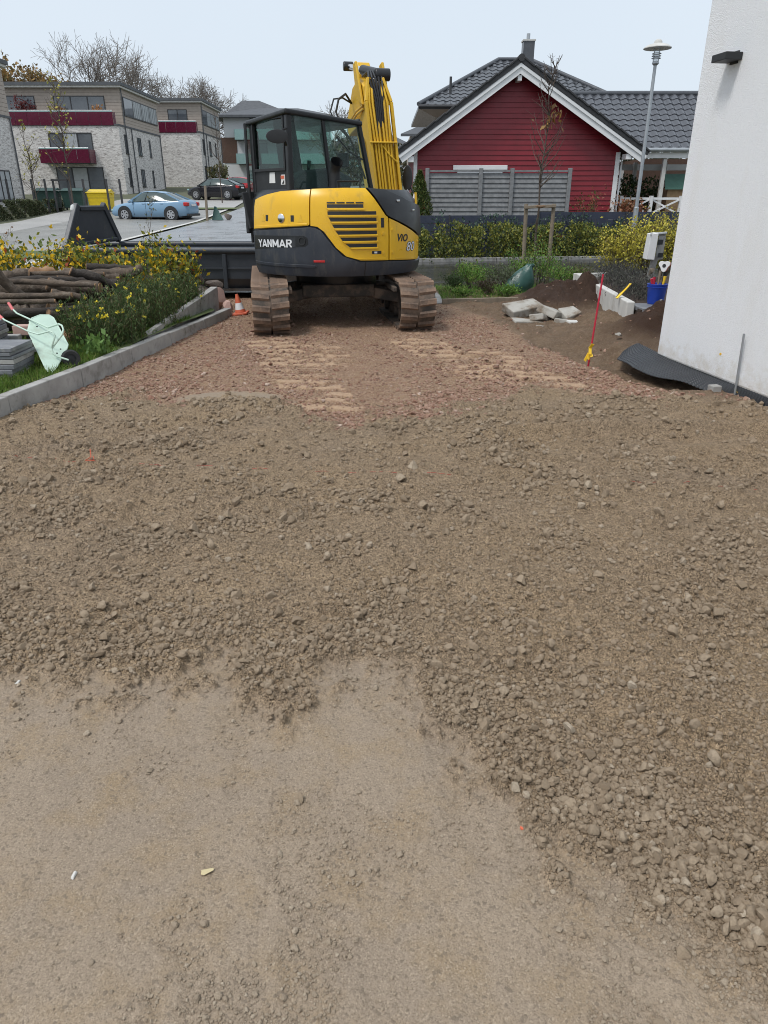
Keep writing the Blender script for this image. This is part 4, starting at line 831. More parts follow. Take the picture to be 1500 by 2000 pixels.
# ---- undercarriage
def up_(s, l, z): return Vector((TC[0] + TR[0] * s + TF[0] * l, TC[1] + TR[1] * s + TF[1] * l, z))
TRW = math.atan2(TR[1], TR[0]); RT = .285; HL = 1.42 - RT
def track(side):
    sc_ = side * .905; loop = []; n = 14
    def at(d):      # position round the belt
        Ls = 2 * HL; per = 2 * Ls + 2 * math.pi * RT; d %= per
        if d < Ls: return (-HL + d, 2 * RT + .02, 0)
        d -= Ls
        if d < math.pi * RT: a = d / RT; return (HL + RT * math.sin(a), RT + .02 + RT * math.cos(a), a)
        d -= math.pi * RT
        if d < Ls: return (HL - d, .02, math.pi)
        d -= Ls; a = math.pi + d / RT; return (-HL + RT * math.sin(a), RT + .02 + RT * math.cos(a), a)
    per = 4 * HL + 2 * math.pi * RT; NL = 44
    m = MB(); K2 = 96; vs = []; fs = []
    for k in range(K2):
        l, z, a = at(per * k / K2); nx, nz = math.sin(a), math.cos(a)
        for s_, o_ in ((-.215, .0), (.215, .0), (.215, -.035), (-.215, -.035)): vs.append(up_(sc_ + s_, l + nx * o_, z + nz * o_))
    for k in range(K2):
        for j in range(4): a, b = k * 4 + j, k * 4 + (j + 1) % 4; a2, b2 = ((k + 1) % K2) * 4 + j, ((k + 1) % K2) * 4 + (j + 1) % 4; fs.append((a, b, b2, a2))
    m.add(vs, fs); belt = m.build('track', MATS['mud_steel'], EX, smooth=40)
    lug = MB()
    prf_ = [(-.042, 0), (.042, 0), (.026, .03), (-.026, .03)]
    lug.add([(x_, y_ + k_, z_) for x_, k_ in ((.012, 0), (.222, .022)) for y_, z_ in prf_], [(3, 2, 1, 0), (4, 5, 6, 7), (0, 1, 5, 4), (1, 2, 6, 5), (2, 3, 7, 6), (3, 0, 4, 7)])
    lme = lug.mesh('lug'); lme.materials.append(MATS['rubber'])
    for k in range(NL):
        l, z, a = at(per * k / NL); 
        for mir in (-1, 1):
            l2, z2, a2 = at(per * (k + (.25 if mir > 0 else 0)) / NL)
            o = link('lug', lme, None, belt); 
            tv = TF; X = Vector((TR[0], TR[1], 0)) * mir; Yv = Vector((TF[0] * math.cos(a2), TF[1] * math.cos(a2), -math.sin(a2))); Zv = Vector((TF[0] * math.sin(a2), TF[1] * math.sin(a2), math.cos(a2)))
            o.matrix_local = Matrix.Translation(up_(sc_, l2, z2) - Zv * .003) @ Matrix((X, Yv, Zv)).transposed().to_4x4()
    fr = MB(); fr.box(up_(sc_ - side * .02, 0, .30), (.22, 2.1, .22), TRW); fr.build('track_frame', MATS['mud_steel'], EX, bevel=.03)
    for l in (-HL, HL):
        m = MB(); ax = Vector((TR[0], TR[1], 0)); m.lathe([(.05, -.09), (.2, -.08), (.245, -.05), (.245, .05), (.2, .08), (.05, .09)], up_(sc_, l, RT + .02), 28, ax); m.build('sprocket', MATS['mud_steel'], EX, smooth=40)
    for l in (-.75, -.38, 0, .38, .75):
        m = MB(); m.cyl(up_(sc_, l, .135), (TR[0], TR[1], 0), .075, .26, 18); m.build('roller', MATS['mud_steel'], EX, smooth=40)
    m = MB(); m.bar(up_(sc_ - side * .25, -1.16, .50), up_(sc_ - side * .25, -.5, .50), .05, .06); m.build('track_guard', MATS['mud_steel'], EX, bevel=.01)
track(-1); track(1)
m = MB(); m.lathe([(.02, .40), (.52, .40), (.55, .45), (.55, .68), (.02, .68)], (CX, CY, 0), 40); m.build('slewing_ring', MATS['black_paint'], EX, smooth=40)
m = MB()
for s_ in (-1, 1):
    for l in (-.55, .55): m.bar(up_(s_ * .1, l * .5, .46), up_(s_ * .86, l, .34), .3, .14)
m.box(up_(0, 0, .43), (.95, 1.2, .16), TRW); m.build('cross_frame', MATS['mud_steel'], EX, bevel=.02)
m = MB(); m.prism([(-1.12, 0), (1.12, 0), (1.12, .44), (-1.12, .44)], up_(0, 1.72, .04), (TR[0], TR[1], 0), (0, 0, 1), Vector((TF[0], TF[1], 0)) * .06); m.build('dozer_blade', MATS['mud_steel'], EX, bevel=.01)
m = MB(); m.bar(up_(-.35, .5, .38), up_(-.35, 1.72, .25), .1, .12); m.bar(up_(.35, .5, .38), up_(.35, 1.72, .25), .1, .12); m.build('blade_arm', MATS['mud_steel'], EX, bevel=.01)
# ------------------------------------------------------------ helper: a spot in the place found by bearing and distance
_s, _c = math.sin(R(23.913)), math.cos(R(23.913))
def at(u, v, Y):
    """point at distance Y ahead, for reading positions off the photograph's own pixel grid"""
    a = (u - 750) / 1387; b = -(v - 1000) / 1387; d = Vector((a, _c + b * _s, -_s + b * _c)); t = Y / d.y
    return Vector((d.x * t, Y, 1.56 + d.z * t))
def gzs(x, y): return float(gz(np.array([x], float), np.array([y], float))[0])
# ------------------------------------------------------------ steel container on the street
ct = thing('container', 'dark blue-grey steel skip container standing behind the excavator', 'container', (-3, 13.2, 0))
x0, x1, ya, yb, zt = -5.25, -.95, 12.35, 14.1, .76
m = MB()
for y_, n_ in ((ya, -1), (yb, 1)):
    pr = [(0, .05), (0, zt), (.02, zt), (.02, .05)]
    m.add([(x0 + .1, y_ + .12 * -n_, .14), (x1 - .1, y_ + .12 * -n_, .14), (x1, y_, .32), (x0, y_, .32), (x0, y_ + .012 * n_, zt), (x1, y_ + .012 * n_, zt),
           (x0 + .1, y_ - .15 * n_, .14), (x1 - .1, y_ - .15 * n_, .14), (x1, y_ - .03 * n_, .32), (x0, y_ - .03 * n_, .32), (x0, y_ - .03 * n_, zt), (x1, y_ - .03 * n_, zt)],
          [(0, 1, 2, 3), (3, 2, 5, 4), (7, 6, 9, 8), (8, 9, 10, 11), (4, 5, 11, 10), (0, 3, 9, 6), (3, 4, 10, 9), (1, 7, 8, 2), (2, 8, 11, 5), (0, 6, 7, 1)])
m.build('side_wall', MATS['container_steel'], ct)
MB().span((x0 + .1, ya + .05, .12), (x1 - .1, yb - .05, .16)).build('floor', MATS['container_inside'], ct)
MB().span((x0, ya, .15), (x0 + .05, yb, zt)).build('end_wall', MATS['container_steel'], ct); MB().span((x1 - .05, ya, .15), (x1, yb, zt)).build('end_wall', MATS['container_steel'], ct)
for y_ in (ya - .012, yb + .012): MB().tube([(x0 - .02, y_, zt), (x1 + .02, y_, zt)], .055, 12).build('rim', MATS['container_steel'], ct, smooth=40)
for x_ in (-4.4, -3.55, -2.62, -1.75): MB().span((x_ - .035, ya - .045, .16), (x_ + .035, ya - .013, zt - .05)).build('rib', MATS['container_steel'], ct, bevel=.012)
MB().span((x0 + .02, ya - .025, .475), (x1 - .02, ya - .0135, .495)).build('weld_seam', MATS['container_steel'], ct, bevel=.004)
m = MB()
for x_ in (-4.8, -1.3): m.span((x_ - .1, ya + .2, 0), (x_ + .1, yb - .2, .125))
m.build('skid', MATS['container_steel'], ct)
fp = [Vector((-5.20, 12.35, .79)), Vector((-4.90, 14.05, .83)), Vector((-4.93, 13.55, 1.43)), Vector((-5.08, 12.78, 1.43))]
nrm = (fp[1] - fp[0]).cross(fp[3] - fp[0]).normalized()
fl = MB().add([p for p in fp] + [p + nrm * .02 for p in fp], [(0, 1, 2, 3), (7, 6, 5, 4), (0, 4, 5, 1), (1, 5, 6, 2), (2, 6, 7, 3), (3, 7, 4, 0)]).build('end_flap', MATS['container_steel'], ct)
for a, b in ((0, 3), (1, 2)): MB().bar(fp[a] - nrm * 0, fp[b] + (fp[b] - fp[a]).normalized() * .02, .11, .08, nrm).build('flap_frame', MATS['container_steel'], fl, bevel=.012)
MB().bar(fp[3] + Vector((0, .05, -.04)), fp[2] + Vector((0, -.05, -.04)), .07, .11, nrm).build('flap_frame', MATS['container_steel'], fl, bevel=.012)
MB().bar(fp[0] + Vector((0, .05, .04)), fp[1] + Vector((0, -.05, .04)), .06, .06, nrm).build('flap_frame', MATS['container_steel'], fl, bevel=.012)
MB().lathe([(.001, .07), (.03, .06), (.05, 0), (.03, -.06), (.001, -.07)], (-5.12, 12.72, 1.38), 14).build('lifting_trunnion', MATS['sticker'], fl, smooth=50)
# ------------------------------------------------------------ cone
cn = thing('traffic_cone', 'small orange and white traffic cone beside the left track', 'cone', (-2.06, 10.5, .02))
cn.rotation_euler = (0, R(-8), 0)
MB().lathe([(.001, .28), (.02, .28), (.026, .25), (.045, .16)], (0, 0, 0), 18).build('cone_tip', MATS['orange_red'], cn, local=True, smooth=40)
MB().lathe([(.046, .16), (.066, .07), (.001, .07)], (0, 0, 0), 18).build('white_band', MATS['white_paint'], cn, local=True, smooth=40)
MB().lathe([(.067, .07), (.078, .03), (.001, .03)], (0, 0, 0), 18).build('cone_foot', MATS['orange_red'], cn, local=True, smooth=40)
MB().box((0, 0, .012), (.22, .22, .03)).build('base', MATS['orange_red'], cn, local=True, bevel=.008)
# ------------------------------------------------------------ woodpile
def log(path, r, mat='bark', label='', cut=True, seed=0):
    rr = random.Random(seed); P = [Vector(p) for p in path]; pts = []; n = 5
    for i in range(len(P) - 1):
        for k in range(n): 
            q = P[i].lerp(P[i + 1], k / n); pts.append(q)
    pts.append(P[-1])
    for _ in range(2): pts = [pts[0]] + [(pts[i - 1] + pts[i] * 2 + pts[i + 1]) / 4 for i in range(1, len(pts) - 1)] + [pts[-1]]
    pts = [p + Vector((rr.gauss(0, r * .09), rr.gauss(0, r * .09), rr.gauss(0, r * .09))) for p in pts]
    rs = [r * (1 + rr.gauss(0, .07)) * (1 - .15 * i / len(pts)) for i in range(len(pts))]
    random.seed(seed + 5)
    m = MB(); m.tube(pts, rs, 12, jit=.14); o = m.build('log', MATS[mat], smooth=55)
    tag(o, label, 'log', 'logs in the woodpile')
    if cut:
        for e, f in ((0, 1), (-1, -2)):
            d = (pts[e] - pts[f]).normalized(); MB().cyl(pts[e] + d * .004, d, rs[e] * .88, .012, 14).build('cut_end', MATS['cut_wood'], o)
    return o
LG = [([(-10, 530), (20, 562), (60, 590), (110, 605), (165, 616)], 8.1, .068, 'bark', 'long crooked grey-brown log slanting down across the front of the woodpile'),
      ([(-20, 574), (40, 588), (85, 606), (145, 628)], 7.95, .062, 'bark', 'smooth bent log below the long crooked one in the woodpile'),
      ([(-40, 606), (20, 612), (60, 607), (92, 600)], 7.75, .092, 'bark', 'thick log with an orange-brown sawn end above the wheelbarrow handles'),
      ([(20, 566), (60, 561), (103, 556)], 8.6, .11, 'bark', 'thickest log of the pile, with a forked broken end'),
      ([(95, 612), (120, 622), (143, 628)], 7.75, .062, 'bark', 'short log stub at the right of the thick sawn log'),
      ([(140, 530), (195, 543), (236, 566)], 8.8, .06, 'bark_dark', 'almost black log sloping into the wildflowers'),
      ([(115, 545), (190, 535), (262, 533), (272, 524)], 9.3, .07, 'bark', 'long grey log lying on top of the woodpile, tip turned up'),
      ([(170, 522), (215, 522), (262, 527)], 9.9, .06, 'bark_dark', 'straight log at the back top of the woodpile'),
      ([(100, 572), (130, 578), (168, 580)], 8.3, .055, 'bark', 'log in the middle of the pile, ending at the wildflowers'),
      ([(95, 556), (130, 566), (150, 575)], 8.5, .085, 'bark', 'reddish split log behind the crooked one'),
      ([(0, 548), (25, 540), (55, 535)], 8.9, .095, 'bark', 'arched short log at the left top of the pile'),
      ([(50, 535), (78, 532), (103, 530)], 9.3, .08, 'cut_wood', 'orange-brown debarked log under the yellow roses'),
      ([(143, 632), (160, 640), (175, 655)], 7.7, .06, 'bark_dark', 'dark stub pointing down at the right foot of the pile'),
      ([(-20, 640), (30, 636), (70, 628)], 7.9, .07, 'bark_dark', 'dark log low in the pile behind the slabs'),
      ([(60, 640), (100, 636), (150, 648)], 8.0, .08, 'bark_dark', 'dark log at the bottom of the pile behind the wheelbarrow')]
for k, (pp, Yd, r, mt, lb) in enumerate(LG):
    log([at(u, v, Yd + .10 * i) for i, (u, v) in enumerate(pp)], r * .84, mt, lb, seed=k)
rr = random.Random(3)
for k in range(22):
    lv = k % 4; Yd = 8.3 + rr.uniform(0, 2.0); z = .20 + lv * .13 + rr.uniform(-.02, .02) - max(0, Yd - 9.7) * .18; xe = -3.25 - lv * .03 + rr.uniform(-.15, .1) - (Yd - 8.3) * .02; ln = rr.uniform(1.0, 2.6); a = rr.uniform(-.12, .12)
    log([(xe - ln, Yd + a * ln, z + rr.uniform(-.04, .04)), (xe - ln * .5, Yd + a * ln * .5 + rr.uniform(-.06, .06), z + rr.uniform(-.04, .05)), (xe, Yd, z)], rr.uniform(.05, .085), rr.choice(('bark', 'bark_dark')), 'weathered brown log wedged among the others inside the woodpile', seed=60 + k)
for k in range(26):
    lv = k % 5; Yd = 7.75 + rr.uniform(0, 2.2); z = .24 + lv * .115 + rr.uniform(-.03, .03) - max(0, Yd - 9.5) * .15 - max(0, 8.1 - Yd) * .5; xe = -3.2 - rr.uniform(0, .35); ln = rr.uniform(.7, 2.2); a = rr.uniform(-.18, .18)
    log([(xe - ln, Yd + a * ln, z + rr.uniform(-.05, .07)), (xe - ln * .5, Yd + a * ln * .5 + rr.uniform(-.08, .08), z + rr.uniform(-.05, .07)), (xe, Yd, z + rr.uniform(-.05, .05))], rr.uniform(.024, .048), rr.choice(('bark', 'bark', 'bark_dark')), 'thin crooked branch stacked between the thicker logs of the woodpile', seed=160 + k)
def lump(name, c, s, mat, label=None, cat=None, group=None, seed=0, rz=0, parent=None):
    o = link(name, stone_mesh(500 + seed, 3).copy(), None, parent); o.data.materials.clear(); o.data.materials.append(MATS[mat]); o.location = c; o.scale = s; o.rotation_euler = (rr.uniform(-.3, .3), rr.uniform(-.3, .3), rz)
    if label: tag(o, label, cat, group)
    return o
for k, (u, v, Yd, s, lb) in enumerate(((128, 660, 7.6, .11, 'rust-brown split stump chunk standing beside the wheelbarrow'), (148, 656, 7.65, .13, 'orange-brown split stump chunk at the foot of the pile'), (135, 690, 7.3, .085, 'grey chunk of stump low in the grass behind the wheelbarrow'))):
    p = at(u, v, Yd); lump('stump_chunk', p, (s * .8, s * .8, s * 1.3), 'cut_wood' if k < 2 else 'bark', lb, 'log', None, k, k)
for k, (x, y, z, s, mt, lb) in enumerate(((-2.75, 11.05, .22, .20, 'boulder', 'grey wet boulder against the container at the end of the kerb'), (-2.45, 10.9, .16, .16, 'brick_pink', 'reddish boulder low at the end of the wedge wall'), (-3.10, 11.2, .25, .24, 'boulder', 'largest brownish boulder half hidden by the wildflowers'), (-2.28, 10.75, .08, .09, 'brick_pink', 'small rust-coloured boulder nearest the traffic cone'), (-2.52, 11.1, .36, .12, 'boulder', 'small grey boulder on the boulder heap'), (-3.45, 11.3, .28, .22, 'boulder', 'boulder behind the wildflowers, leftmost of the heap'), (-2.88, 11.3, .46, .18, 'boulder', 'pale grey boulder on top of the heap by the container'))):
    lump('boulder', (x, y, z), (s * 1.25, s * 1.1, s * 1.25), mt, lb, 'boulder', 'boulders at the end of the kerb', 20 + k, k)
# ------------------------------------------------------------ stacked slabs, bricks
def slab_stack(x, y, z0, n, wx, wy, rz, lbl):
    z = z0
    for k in range(n):
        t = random.choice((.028, .034, .042)); m = MB(); m.box((x + random.uniform(-.012, .012), y + random.uniform(-.012, .012), z + t / 2), (wx, wy, t - .003), rz + random.uniform(-.03, .03))
        o = m.build('paving_slab', MATS['slab_grey'] if k % 3 or k == n - 1 else MATS['concrete'], bevel=.004); z += t
        pos = 'topmost' if k == n - 1 else 'lowest' if k == 0 else ('second', 'third', 'fourth', 'fifth', 'sixth', 'seventh', 'eighth', 'ninth')[k - 1] + ' from the bottom'
        tag(o, f'grey paving slab, {pos} of the {lbl}', 'slab', 'stacked paving slabs')
    return z
slab_stack(-3.52, 6.17, .15, 7, .78, .42, .02, 'nearer stack')
slab_stack(-3.86, 6.62, .15, 9, .62, .45, .08, 'stack behind, at the left edge')
for k, (x, y, z, mt, lb) in enumerate(((-3.52, 7.1, .37, 'brick_pink', 'pinkish brick on top behind the slab stack'), (-3.62, 6.95, .30, 'concrete', 'grey brick behind the slab stack, nearest the handles'), (-3.3, 7.05, .33, 'concrete_light', 'pale block behind the wheelbarrow tray'), (-3.55, 7.05, .22, 'slab_grey', 'dark block under the bricks behind the slab stack'), (-3.35, 6.95, .24, 'concrete', 'grey block under the pale one behind the wheelbarrow'))):
    m = MB(); m.box((x, y, z), (.2, .12, .09), .15 * k); tag(m.build('brick', MATS[mt], bevel=.006), lb, 'brick', 'bricks behind the slab stack')
# ------------------------------------------------------------ toy-sized wheelbarrow, tipped up
wb = thing('wheelbarrow', 'small mint green wheelbarrow tipped on its nose in the grass', 'wheelbarrow', (-3.05, 6.4, .15))
t0_, t1_, t2_ = at(53, 648, 6.60), at(97, 640, 6.80), at(100, 727, 6.18); tn_ = (t1_ - t0_).cross(t2_ - t0_).normalized(); eye_ = Vector((0, 0, 1.56))
def onp(u, v): d = at(u, v, 5) - eye_; return eye_ + d * ((t0_ - eye_).dot(tn_) / d.dot(tn_))
tp = [onp(*q) for q in ((53, 646), (58, 640), (73, 634), (90, 634), (98, 639), (125, 690), (123, 697), (109, 722), (103, 727), (94, 727), (89, 722))]
bkv = Vector((-.03, .16, .05)); cen = sum(tp, Vector()) / len(tp)
NT = len(tp); m = MB(); rim_ = [cen.lerp(p, 1.06) + bkv for p in tp]; m.add(tp + rim_, [tuple(range(NT))] + [(i, (i + 1) % NT, (i + 1) % NT + NT, i + NT) for i in range(NT)])
tr = m.build('tray', MATS['mint_paint'], wb, bevel=.012); sdm = tr.modifiers.new('t', 'SOLIDIFY'); sdm.thickness = .004
MB().tube(rim_ + rim_[:2], .008, 8, caps=False).build('rolled_rim', MATS['mint_paint'], wb, smooth=60)
fr = Vector((.0, -.03, .01))
def wtube(pts, r=.0085): 
    P = [at(*p) + fr for p in pts]
    return MB().tube(P, r, 8).build('handle_frame', MATS['mint_paint'], wb, smooth=60)
wtube([(27, 604, 6.95), (36, 613, 6.9), (97, 641, 6.68), (118, 634, 6.6), (124, 637, 6.56), (127, 645, 6.52), (124, 655, 6.5), (104, 682, 6.42), (107, 692, 6.4), (115, 697, 6.4), (137, 704, 6.40)])
wtube([(4, 619, 6.75), (12, 626, 6.7), (58, 648, 6.55), (78, 654, 6.5), (100, 648, 6.45), (106, 650, 6.44), (111, 657, 6.43), (105, 676, 6.42), (104, 682, 6.42)], .0075)
for a, b in (((20, 593, 6.98), (29, 607, 6.94)), ((-3, 613, 6.78), (9, 624, 6.72))): MB().tube([at(*a) + fr, at(*b) + fr], .014, 8).build('grip', MATS['grip_pink'], wb, smooth=60)
wc = at(138, 701, 6.46); ax = Vector((.55, -.8, .1)).normalized()
wh = MB().lathe([(.045, -.025), (.07, -.027), (.082, -.012), (.083, 0), (.082, .012), (.07, .027), (.045, .025)], wc, 26, ax, closed=True).build('tyre', MATS['tyre'], wb, smooth=50)
MB().lathe([(.001, -.016), (.046, -.012), (.046, .012), (.001, .016)], wc, 20, ax).build('wheel_hub', MATS['black_plastic'], wh, smooth=50)
for u, v in ((73, 638), (112, 690), (119, 682), (108, 697)):
    q = at(u, v, 6.6 if u < 80 else 6.42) + fr * .2; MB().cyl(q, (0, -1, .2), .006, .012, 8).build('bolt', MATS['black_plastic'], wb)
# ------------------------------------------------------------ plants of the left garden
def blades(name, x, y, z, hgt, wid, cols, lean=.45):
    n = len(x); a = RNG.uniform(0, 6.28, n); l = np.abs(RNG.normal(0, lean, n)); b = RNG.uniform(0, 6.28, n); h_ = hgt * RNG.uniform(.5, 1.3, n)
    base = np.stack([x, y, z], -1); sd_ = np.stack([np.cos(a), np.sin(a), 0 * a], -1) * wid / 2; ld = np.stack([np.cos(b) * l, np.sin(b) * l, np.ones(n)], -1)
    ld /= np.linalg.norm(ld, axis=1)[:, None]; mid = base + ld * (h_ * .55)[:, None]; tip = base + ld * h_[:, None] + np.stack([np.cos(b), np.sin(b), -.6 + 0 * b], -1) * (l * h_ * .35)[:, None]
    v = np.stack([base - sd_, base + sd_, mid + sd_ * .7, tip, mid - sd_ * .7], 1).reshape(-1, 3)
    return link(name, np_mesh(name, v, np.arange(5 * n).reshape(-1, 5), np.repeat(cols, 5, 0)), LEAF)
n = 34000; y = RNG.uniform(4.3, 9.2, n); x = np.interp(y, KY, KX) - .10 - np.abs(RNG.normal(0, .75, n)); k = fbm(x * 3, y * 3, 3, 1) > .36; x, y = x[k], y[k]
g = blades('grass', x, y, gz(x, y) - .01, .065, .006, pal(len(x), [(.11, .20, .03), (.16, .25, .045), (.22, .23, .07), (.07, .13, .025)], [4, 4, 1.5, 2]))
tag(g, 'short green grass along the kerb by the slabs and wheelbarrow', 'grass', kind='stuff')
# wildflowers: thin stalks with narrow leaves and small yellow heads
def wild(name, label, cx, cy, rx, ry, hgt, n, nfl, seed):
    t = thing(name, label, 'plant', (cx, cy, .15)); P = []; m = []; fl_ = []
    ang = RNG.uniform(0, 6.28, n); rad = np.sqrt(RNG.random(n)); bx_ = cx + rx * rad * np.cos(ang); by_ = cy + ry * rad * np.sin(ang)
    hh = hgt * RNG.uniform(.6, 1.1, n) * (1 - .35 * rad ** 2); ld = np.stack([RNG.normal(0, .16, n) + .12 * (bx_ - cx), RNG.normal(0, .16, n) - .05, np.ones(n)], -1)
    bs = np.stack([bx_, by_, .14 + 0 * bx_], -1); tp_ = bs + ld * hh[:, None]; sd_ = RNG.normal(0, .002, (n, 3)); 
    v = np.stack([bs - sd_, bs + sd_, tp_ + sd_ * .5, tp_ - sd_ * .5], 1).reshape(-1, 3)
    link('stems', np_mesh('stems', v, np.arange(4 * n).reshape(-1, 4), np.repeat(pal(n, [(.07, .10, .03), (.11, .10, .05), (.09, .06, .035)]), 4, 0)), LEAF, t)
    q = RNG.random((n, 16)); lp = (bs[:, None] + (tp_ - bs)[:, None] * q[..., None]).reshape(-1, 3) + RNG.normal(0, .012, (n * 16, 3))
    leaves('foliage', lp, .045, pal(len(lp), [(.075, .13, .04), (.115, .165, .06), (.16, .19, .08), (.045, .08, .03), (.15, .13, .075)], [4, 3, 1.5, 3, 1]), t, aspect=.22, up=.5)
    fi = RNG.choice(n, nfl); fp_ = np.repeat(tp_[fi] + RNG.normal(0, .012, (nfl, 3)), 9, 0) + RNG.normal(0, .003, (nfl * 9, 3))
    tag(leaves('flowers', fp_, .024, pal(len(fp_), [(.85, .66, .04), (.8, .72, .10)], jit=.15), t, aspect=.7), kind='stuff')
    return t
wild('wildflower_clump', 'tall yellow-flowered wild plants in front of the woodpile end', -2.98, 7.75, .38, .5, .52, 520, 46, 1)
wild('wildflower_clump', 'dense dry green wild plants along the wedge wall', -2.86, 8.8, .36, .65, .62, 620, 26, 2)
wild('wildflower_clump', 'feathery green plants between boulders and wedge wall', -2.78, 9.8, .33, .55, .55, 420, 12, 3)
t = thing('broadleaf_weed', 'low light green broad-leaved weed at the foot of the wildflowers', 'plant', (-2.78, 7.0, .15))
lp = np.stack([RNG.normal(-2.80, .07, 160), RNG.normal(7.0, .08, 160), .15 + np.abs(RNG.normal(.07, .06, 160))], -1)
leaves('foliage', lp, .06, pal(160, [(.16, .27, .07), (.12, .21, .06)]), t, aspect=.6, up=.6)
def shrub(name, label, c, r, hgt, n, size, cols, ws, cat='shrub', stems=7, group=None, gap=.48, flat=1.0, zbase=None, stem_mat='twig', up=.2, asp=.55, density_low=.15):
    t = thing(name, label, cat, c, 0, group); c = Vector(c); m = MB(); tips = []
    for k in range(stems):
        a = random.uniform(0, 6.28); q = random.random() ** .5 * r; e = c + Vector((math.cos(a) * q, math.sin(a) * q * flat, hgt * random.uniform(.55, 1.0))); mid = c.lerp(e, .5) + Vector((random.gauss(0, r * .12), random.gauss(0, r * .12), hgt * .08))
        b = c + Vector((random.gauss(0, r * .15), random.gauss(0, r * .15 * flat), 0)); m.tube([b, mid, e], [.008, .006, .003], 4); tips += [(mid, e)]
    m.build('stems', MATS[stem_mat], t)
    P = []
    while len(P) < n:
        mid, e = random.choice(tips); q = mid.lerp(e, random.uniform(-.3, 1.1)); p = q + Vector((random.gauss(0, r * .22), random.gauss(0, r * .22 * flat), random.gauss(0, hgt * .10)))
        if p.z > c.z + density_low * hgt * random.random() and vn(np.array([p.x * 7 / max(r, .3)]), np.array([p.z * 7 / max(r, .3) + p.y * 5]), 3)[0] > gap - .3: P.append(p)
    leaves('foliage', np.array(P), size, pal(n, cols, ws), t, aspect=asp, up=up)
    return t
ROSE = [(.80, .50, .02), (.70, .48, .03), (.30, .30, .04), (.12, .16, .04), (.30, .06, .02)]
for k, (u, v, Yd, r, lb) in enumerate(((20, 505, 10.2, .42, 'rose shrub with yellow autumn leaves at the left edge'), (100, 500, 10.4, .45, 'rose shrub with golden leaves left of the container flap'), (165, 505, 10.7, .40, 'yellow and red leaved rose shrub below the container flap'), (235, 500, 10.9, .50, 'green and yellow rose shrub before the container side'), (300, 490, 10.8, .42, 'rose shrub with pale yellow leaves behind the wildflowers'), (368, 495, 11.1, .30, 'small yellow-leaved rose shrub over the boulders'))):
    p = at(u, v, Yd); shrub('rose_shrub', lb, (p.x, p.y, .15), r, .82, 800 if k < 5 else 450, .07, ROSE, [2.4, 2, 3, 4.5, .6] if k < 2 else [1.4, 1.5, 3.2, 5.5, .4], stems=12, group='rose shrubs behind the woodpile')
# thin tall stem growing before the blue car
def sapling(name, label, base, hgt, n_br, r0, lf, cols, spread=.35, cat='tree', leafsize=.05, seed=0, start=.3):
    rr_ = random.Random(seed); t = thing(name, label, cat, base); b = Vector(base); m = MB(); P = [b + Vector((rr_.gauss(0, .007) * i, rr_.gauss(0, .007) * i, hgt * i / 8)) for i in range(9)]
    m.tube(P, [r0 * (1 - i / 9.5) for i in range(9)], 7); m.build('trunk', MATS['twig'], t, smooth=60); m = MB(); tips = []
    for k in range(n_br):
        i = rr_.uniform(start, .97) * 8; j = int(i); s_ = P[j].lerp(P[j + 1], i - j); a = rr_.uniform(0, 6.28); ln = spread * (1.15 - i / 9) * rr_.uniform(.5, 1.2)
        e = s_ + Vector((math.cos(a) * ln * .6, math.sin(a) * ln * .6, ln * rr_.uniform(.6, 1.1))); md_ = s_.lerp(e, .5) + Vector((math.cos(a), math.sin(a), -.5)) * ln * .08
        m.tube([s_, md_, e], [r0 * .35, r0 * .25, r0 * .1], 4); tips.append((s_, e))
        for q in range(3):
            s2 = s_.lerp(e, rr_.uniform(.3, .9)); e2 = s2 + Vector((rr_.gauss(0, .3), rr_.gauss(0, .3), rr_.uniform(.1, .5))) * ln * .6; m.tube([s2, e2], [r0 * .14, r0 * .05], 3); tips.append((s2, e2))
    m.build('crown', MATS['twig'], t)
    if lf: 
        L_ = np.array([s_.lerp(e, rr_.uniform(.3, 1.05)) for s_, e in rr_.choices(tips, k=lf)]); leaves('foliage', L_, leafsize, pal(lf, cols), t, aspect=.6, droop=.3)
    return t
p = at(300, 500, 11.0); sapling('rose_briar', 'tall bare briar stem with few leaves in front of the blue car', (p.x, p.y, .2), 1.35, 26, .008, 90, [(.10, .13, .05), (.2, .17, .05)], .35, 'shrub', .03, 4)
p = at(70, 480, 10.5); sapling('rose_briar', 'thin briar stem rising left of the container flap', (p.x - 2.5, p.y, .2), .9, 16, .007, 30, [(.2, .13, .05)], .3, 'shrub', .03, 5)
p = at(22, 470, 10.5); sapling('rose_briar', 'thin bare briar stem at the left edge of the picture', (p.x, p.y, .2), .95, 14, .007, 24, [(.3, .12, .04)], .28, 'shrub', .03, 6)
# ------------------------------------------------------------ right side: terrace, planting, dug-out slabs
tr_ = MB(); tr_.prism([(3.16, 9.0), (3.4, 12.86), (6.5, 13.3), (6.5, 8.9)], (0, 0, -.2), (1, 0, 0), (0, 1, 0), (0, 0, .49)); o = tr_.build('terrace', MATS['soil']); tag(o, kind='structure')
pw = thing('planter_wall', 'low pale concrete planter wall running back from the blue bucket', 'wall', (3.3, 11, 0))
a, b = Vector((3.10, 9.2, 0)), Vector((3.36, 12.9, 0))
for k in range(4):
    q0, q1 = a.lerp(b, k / 4), a.lerp(b, (k + 1) / 4); m = MB(); m.bar(q0 + Vector((0, .004, .085)), q1 + Vector((0, -.004, .085)), .10, .55); m.build('wall_stone', MATS['concrete_light'], pw, bevel=.012)
m = MB(); m.bar((3.30, 12.92, .08), (3.95, 13.05, .08), .1, .545); m.build('wall_stone', MATS['concrete_light'], pw, bevel=.012)
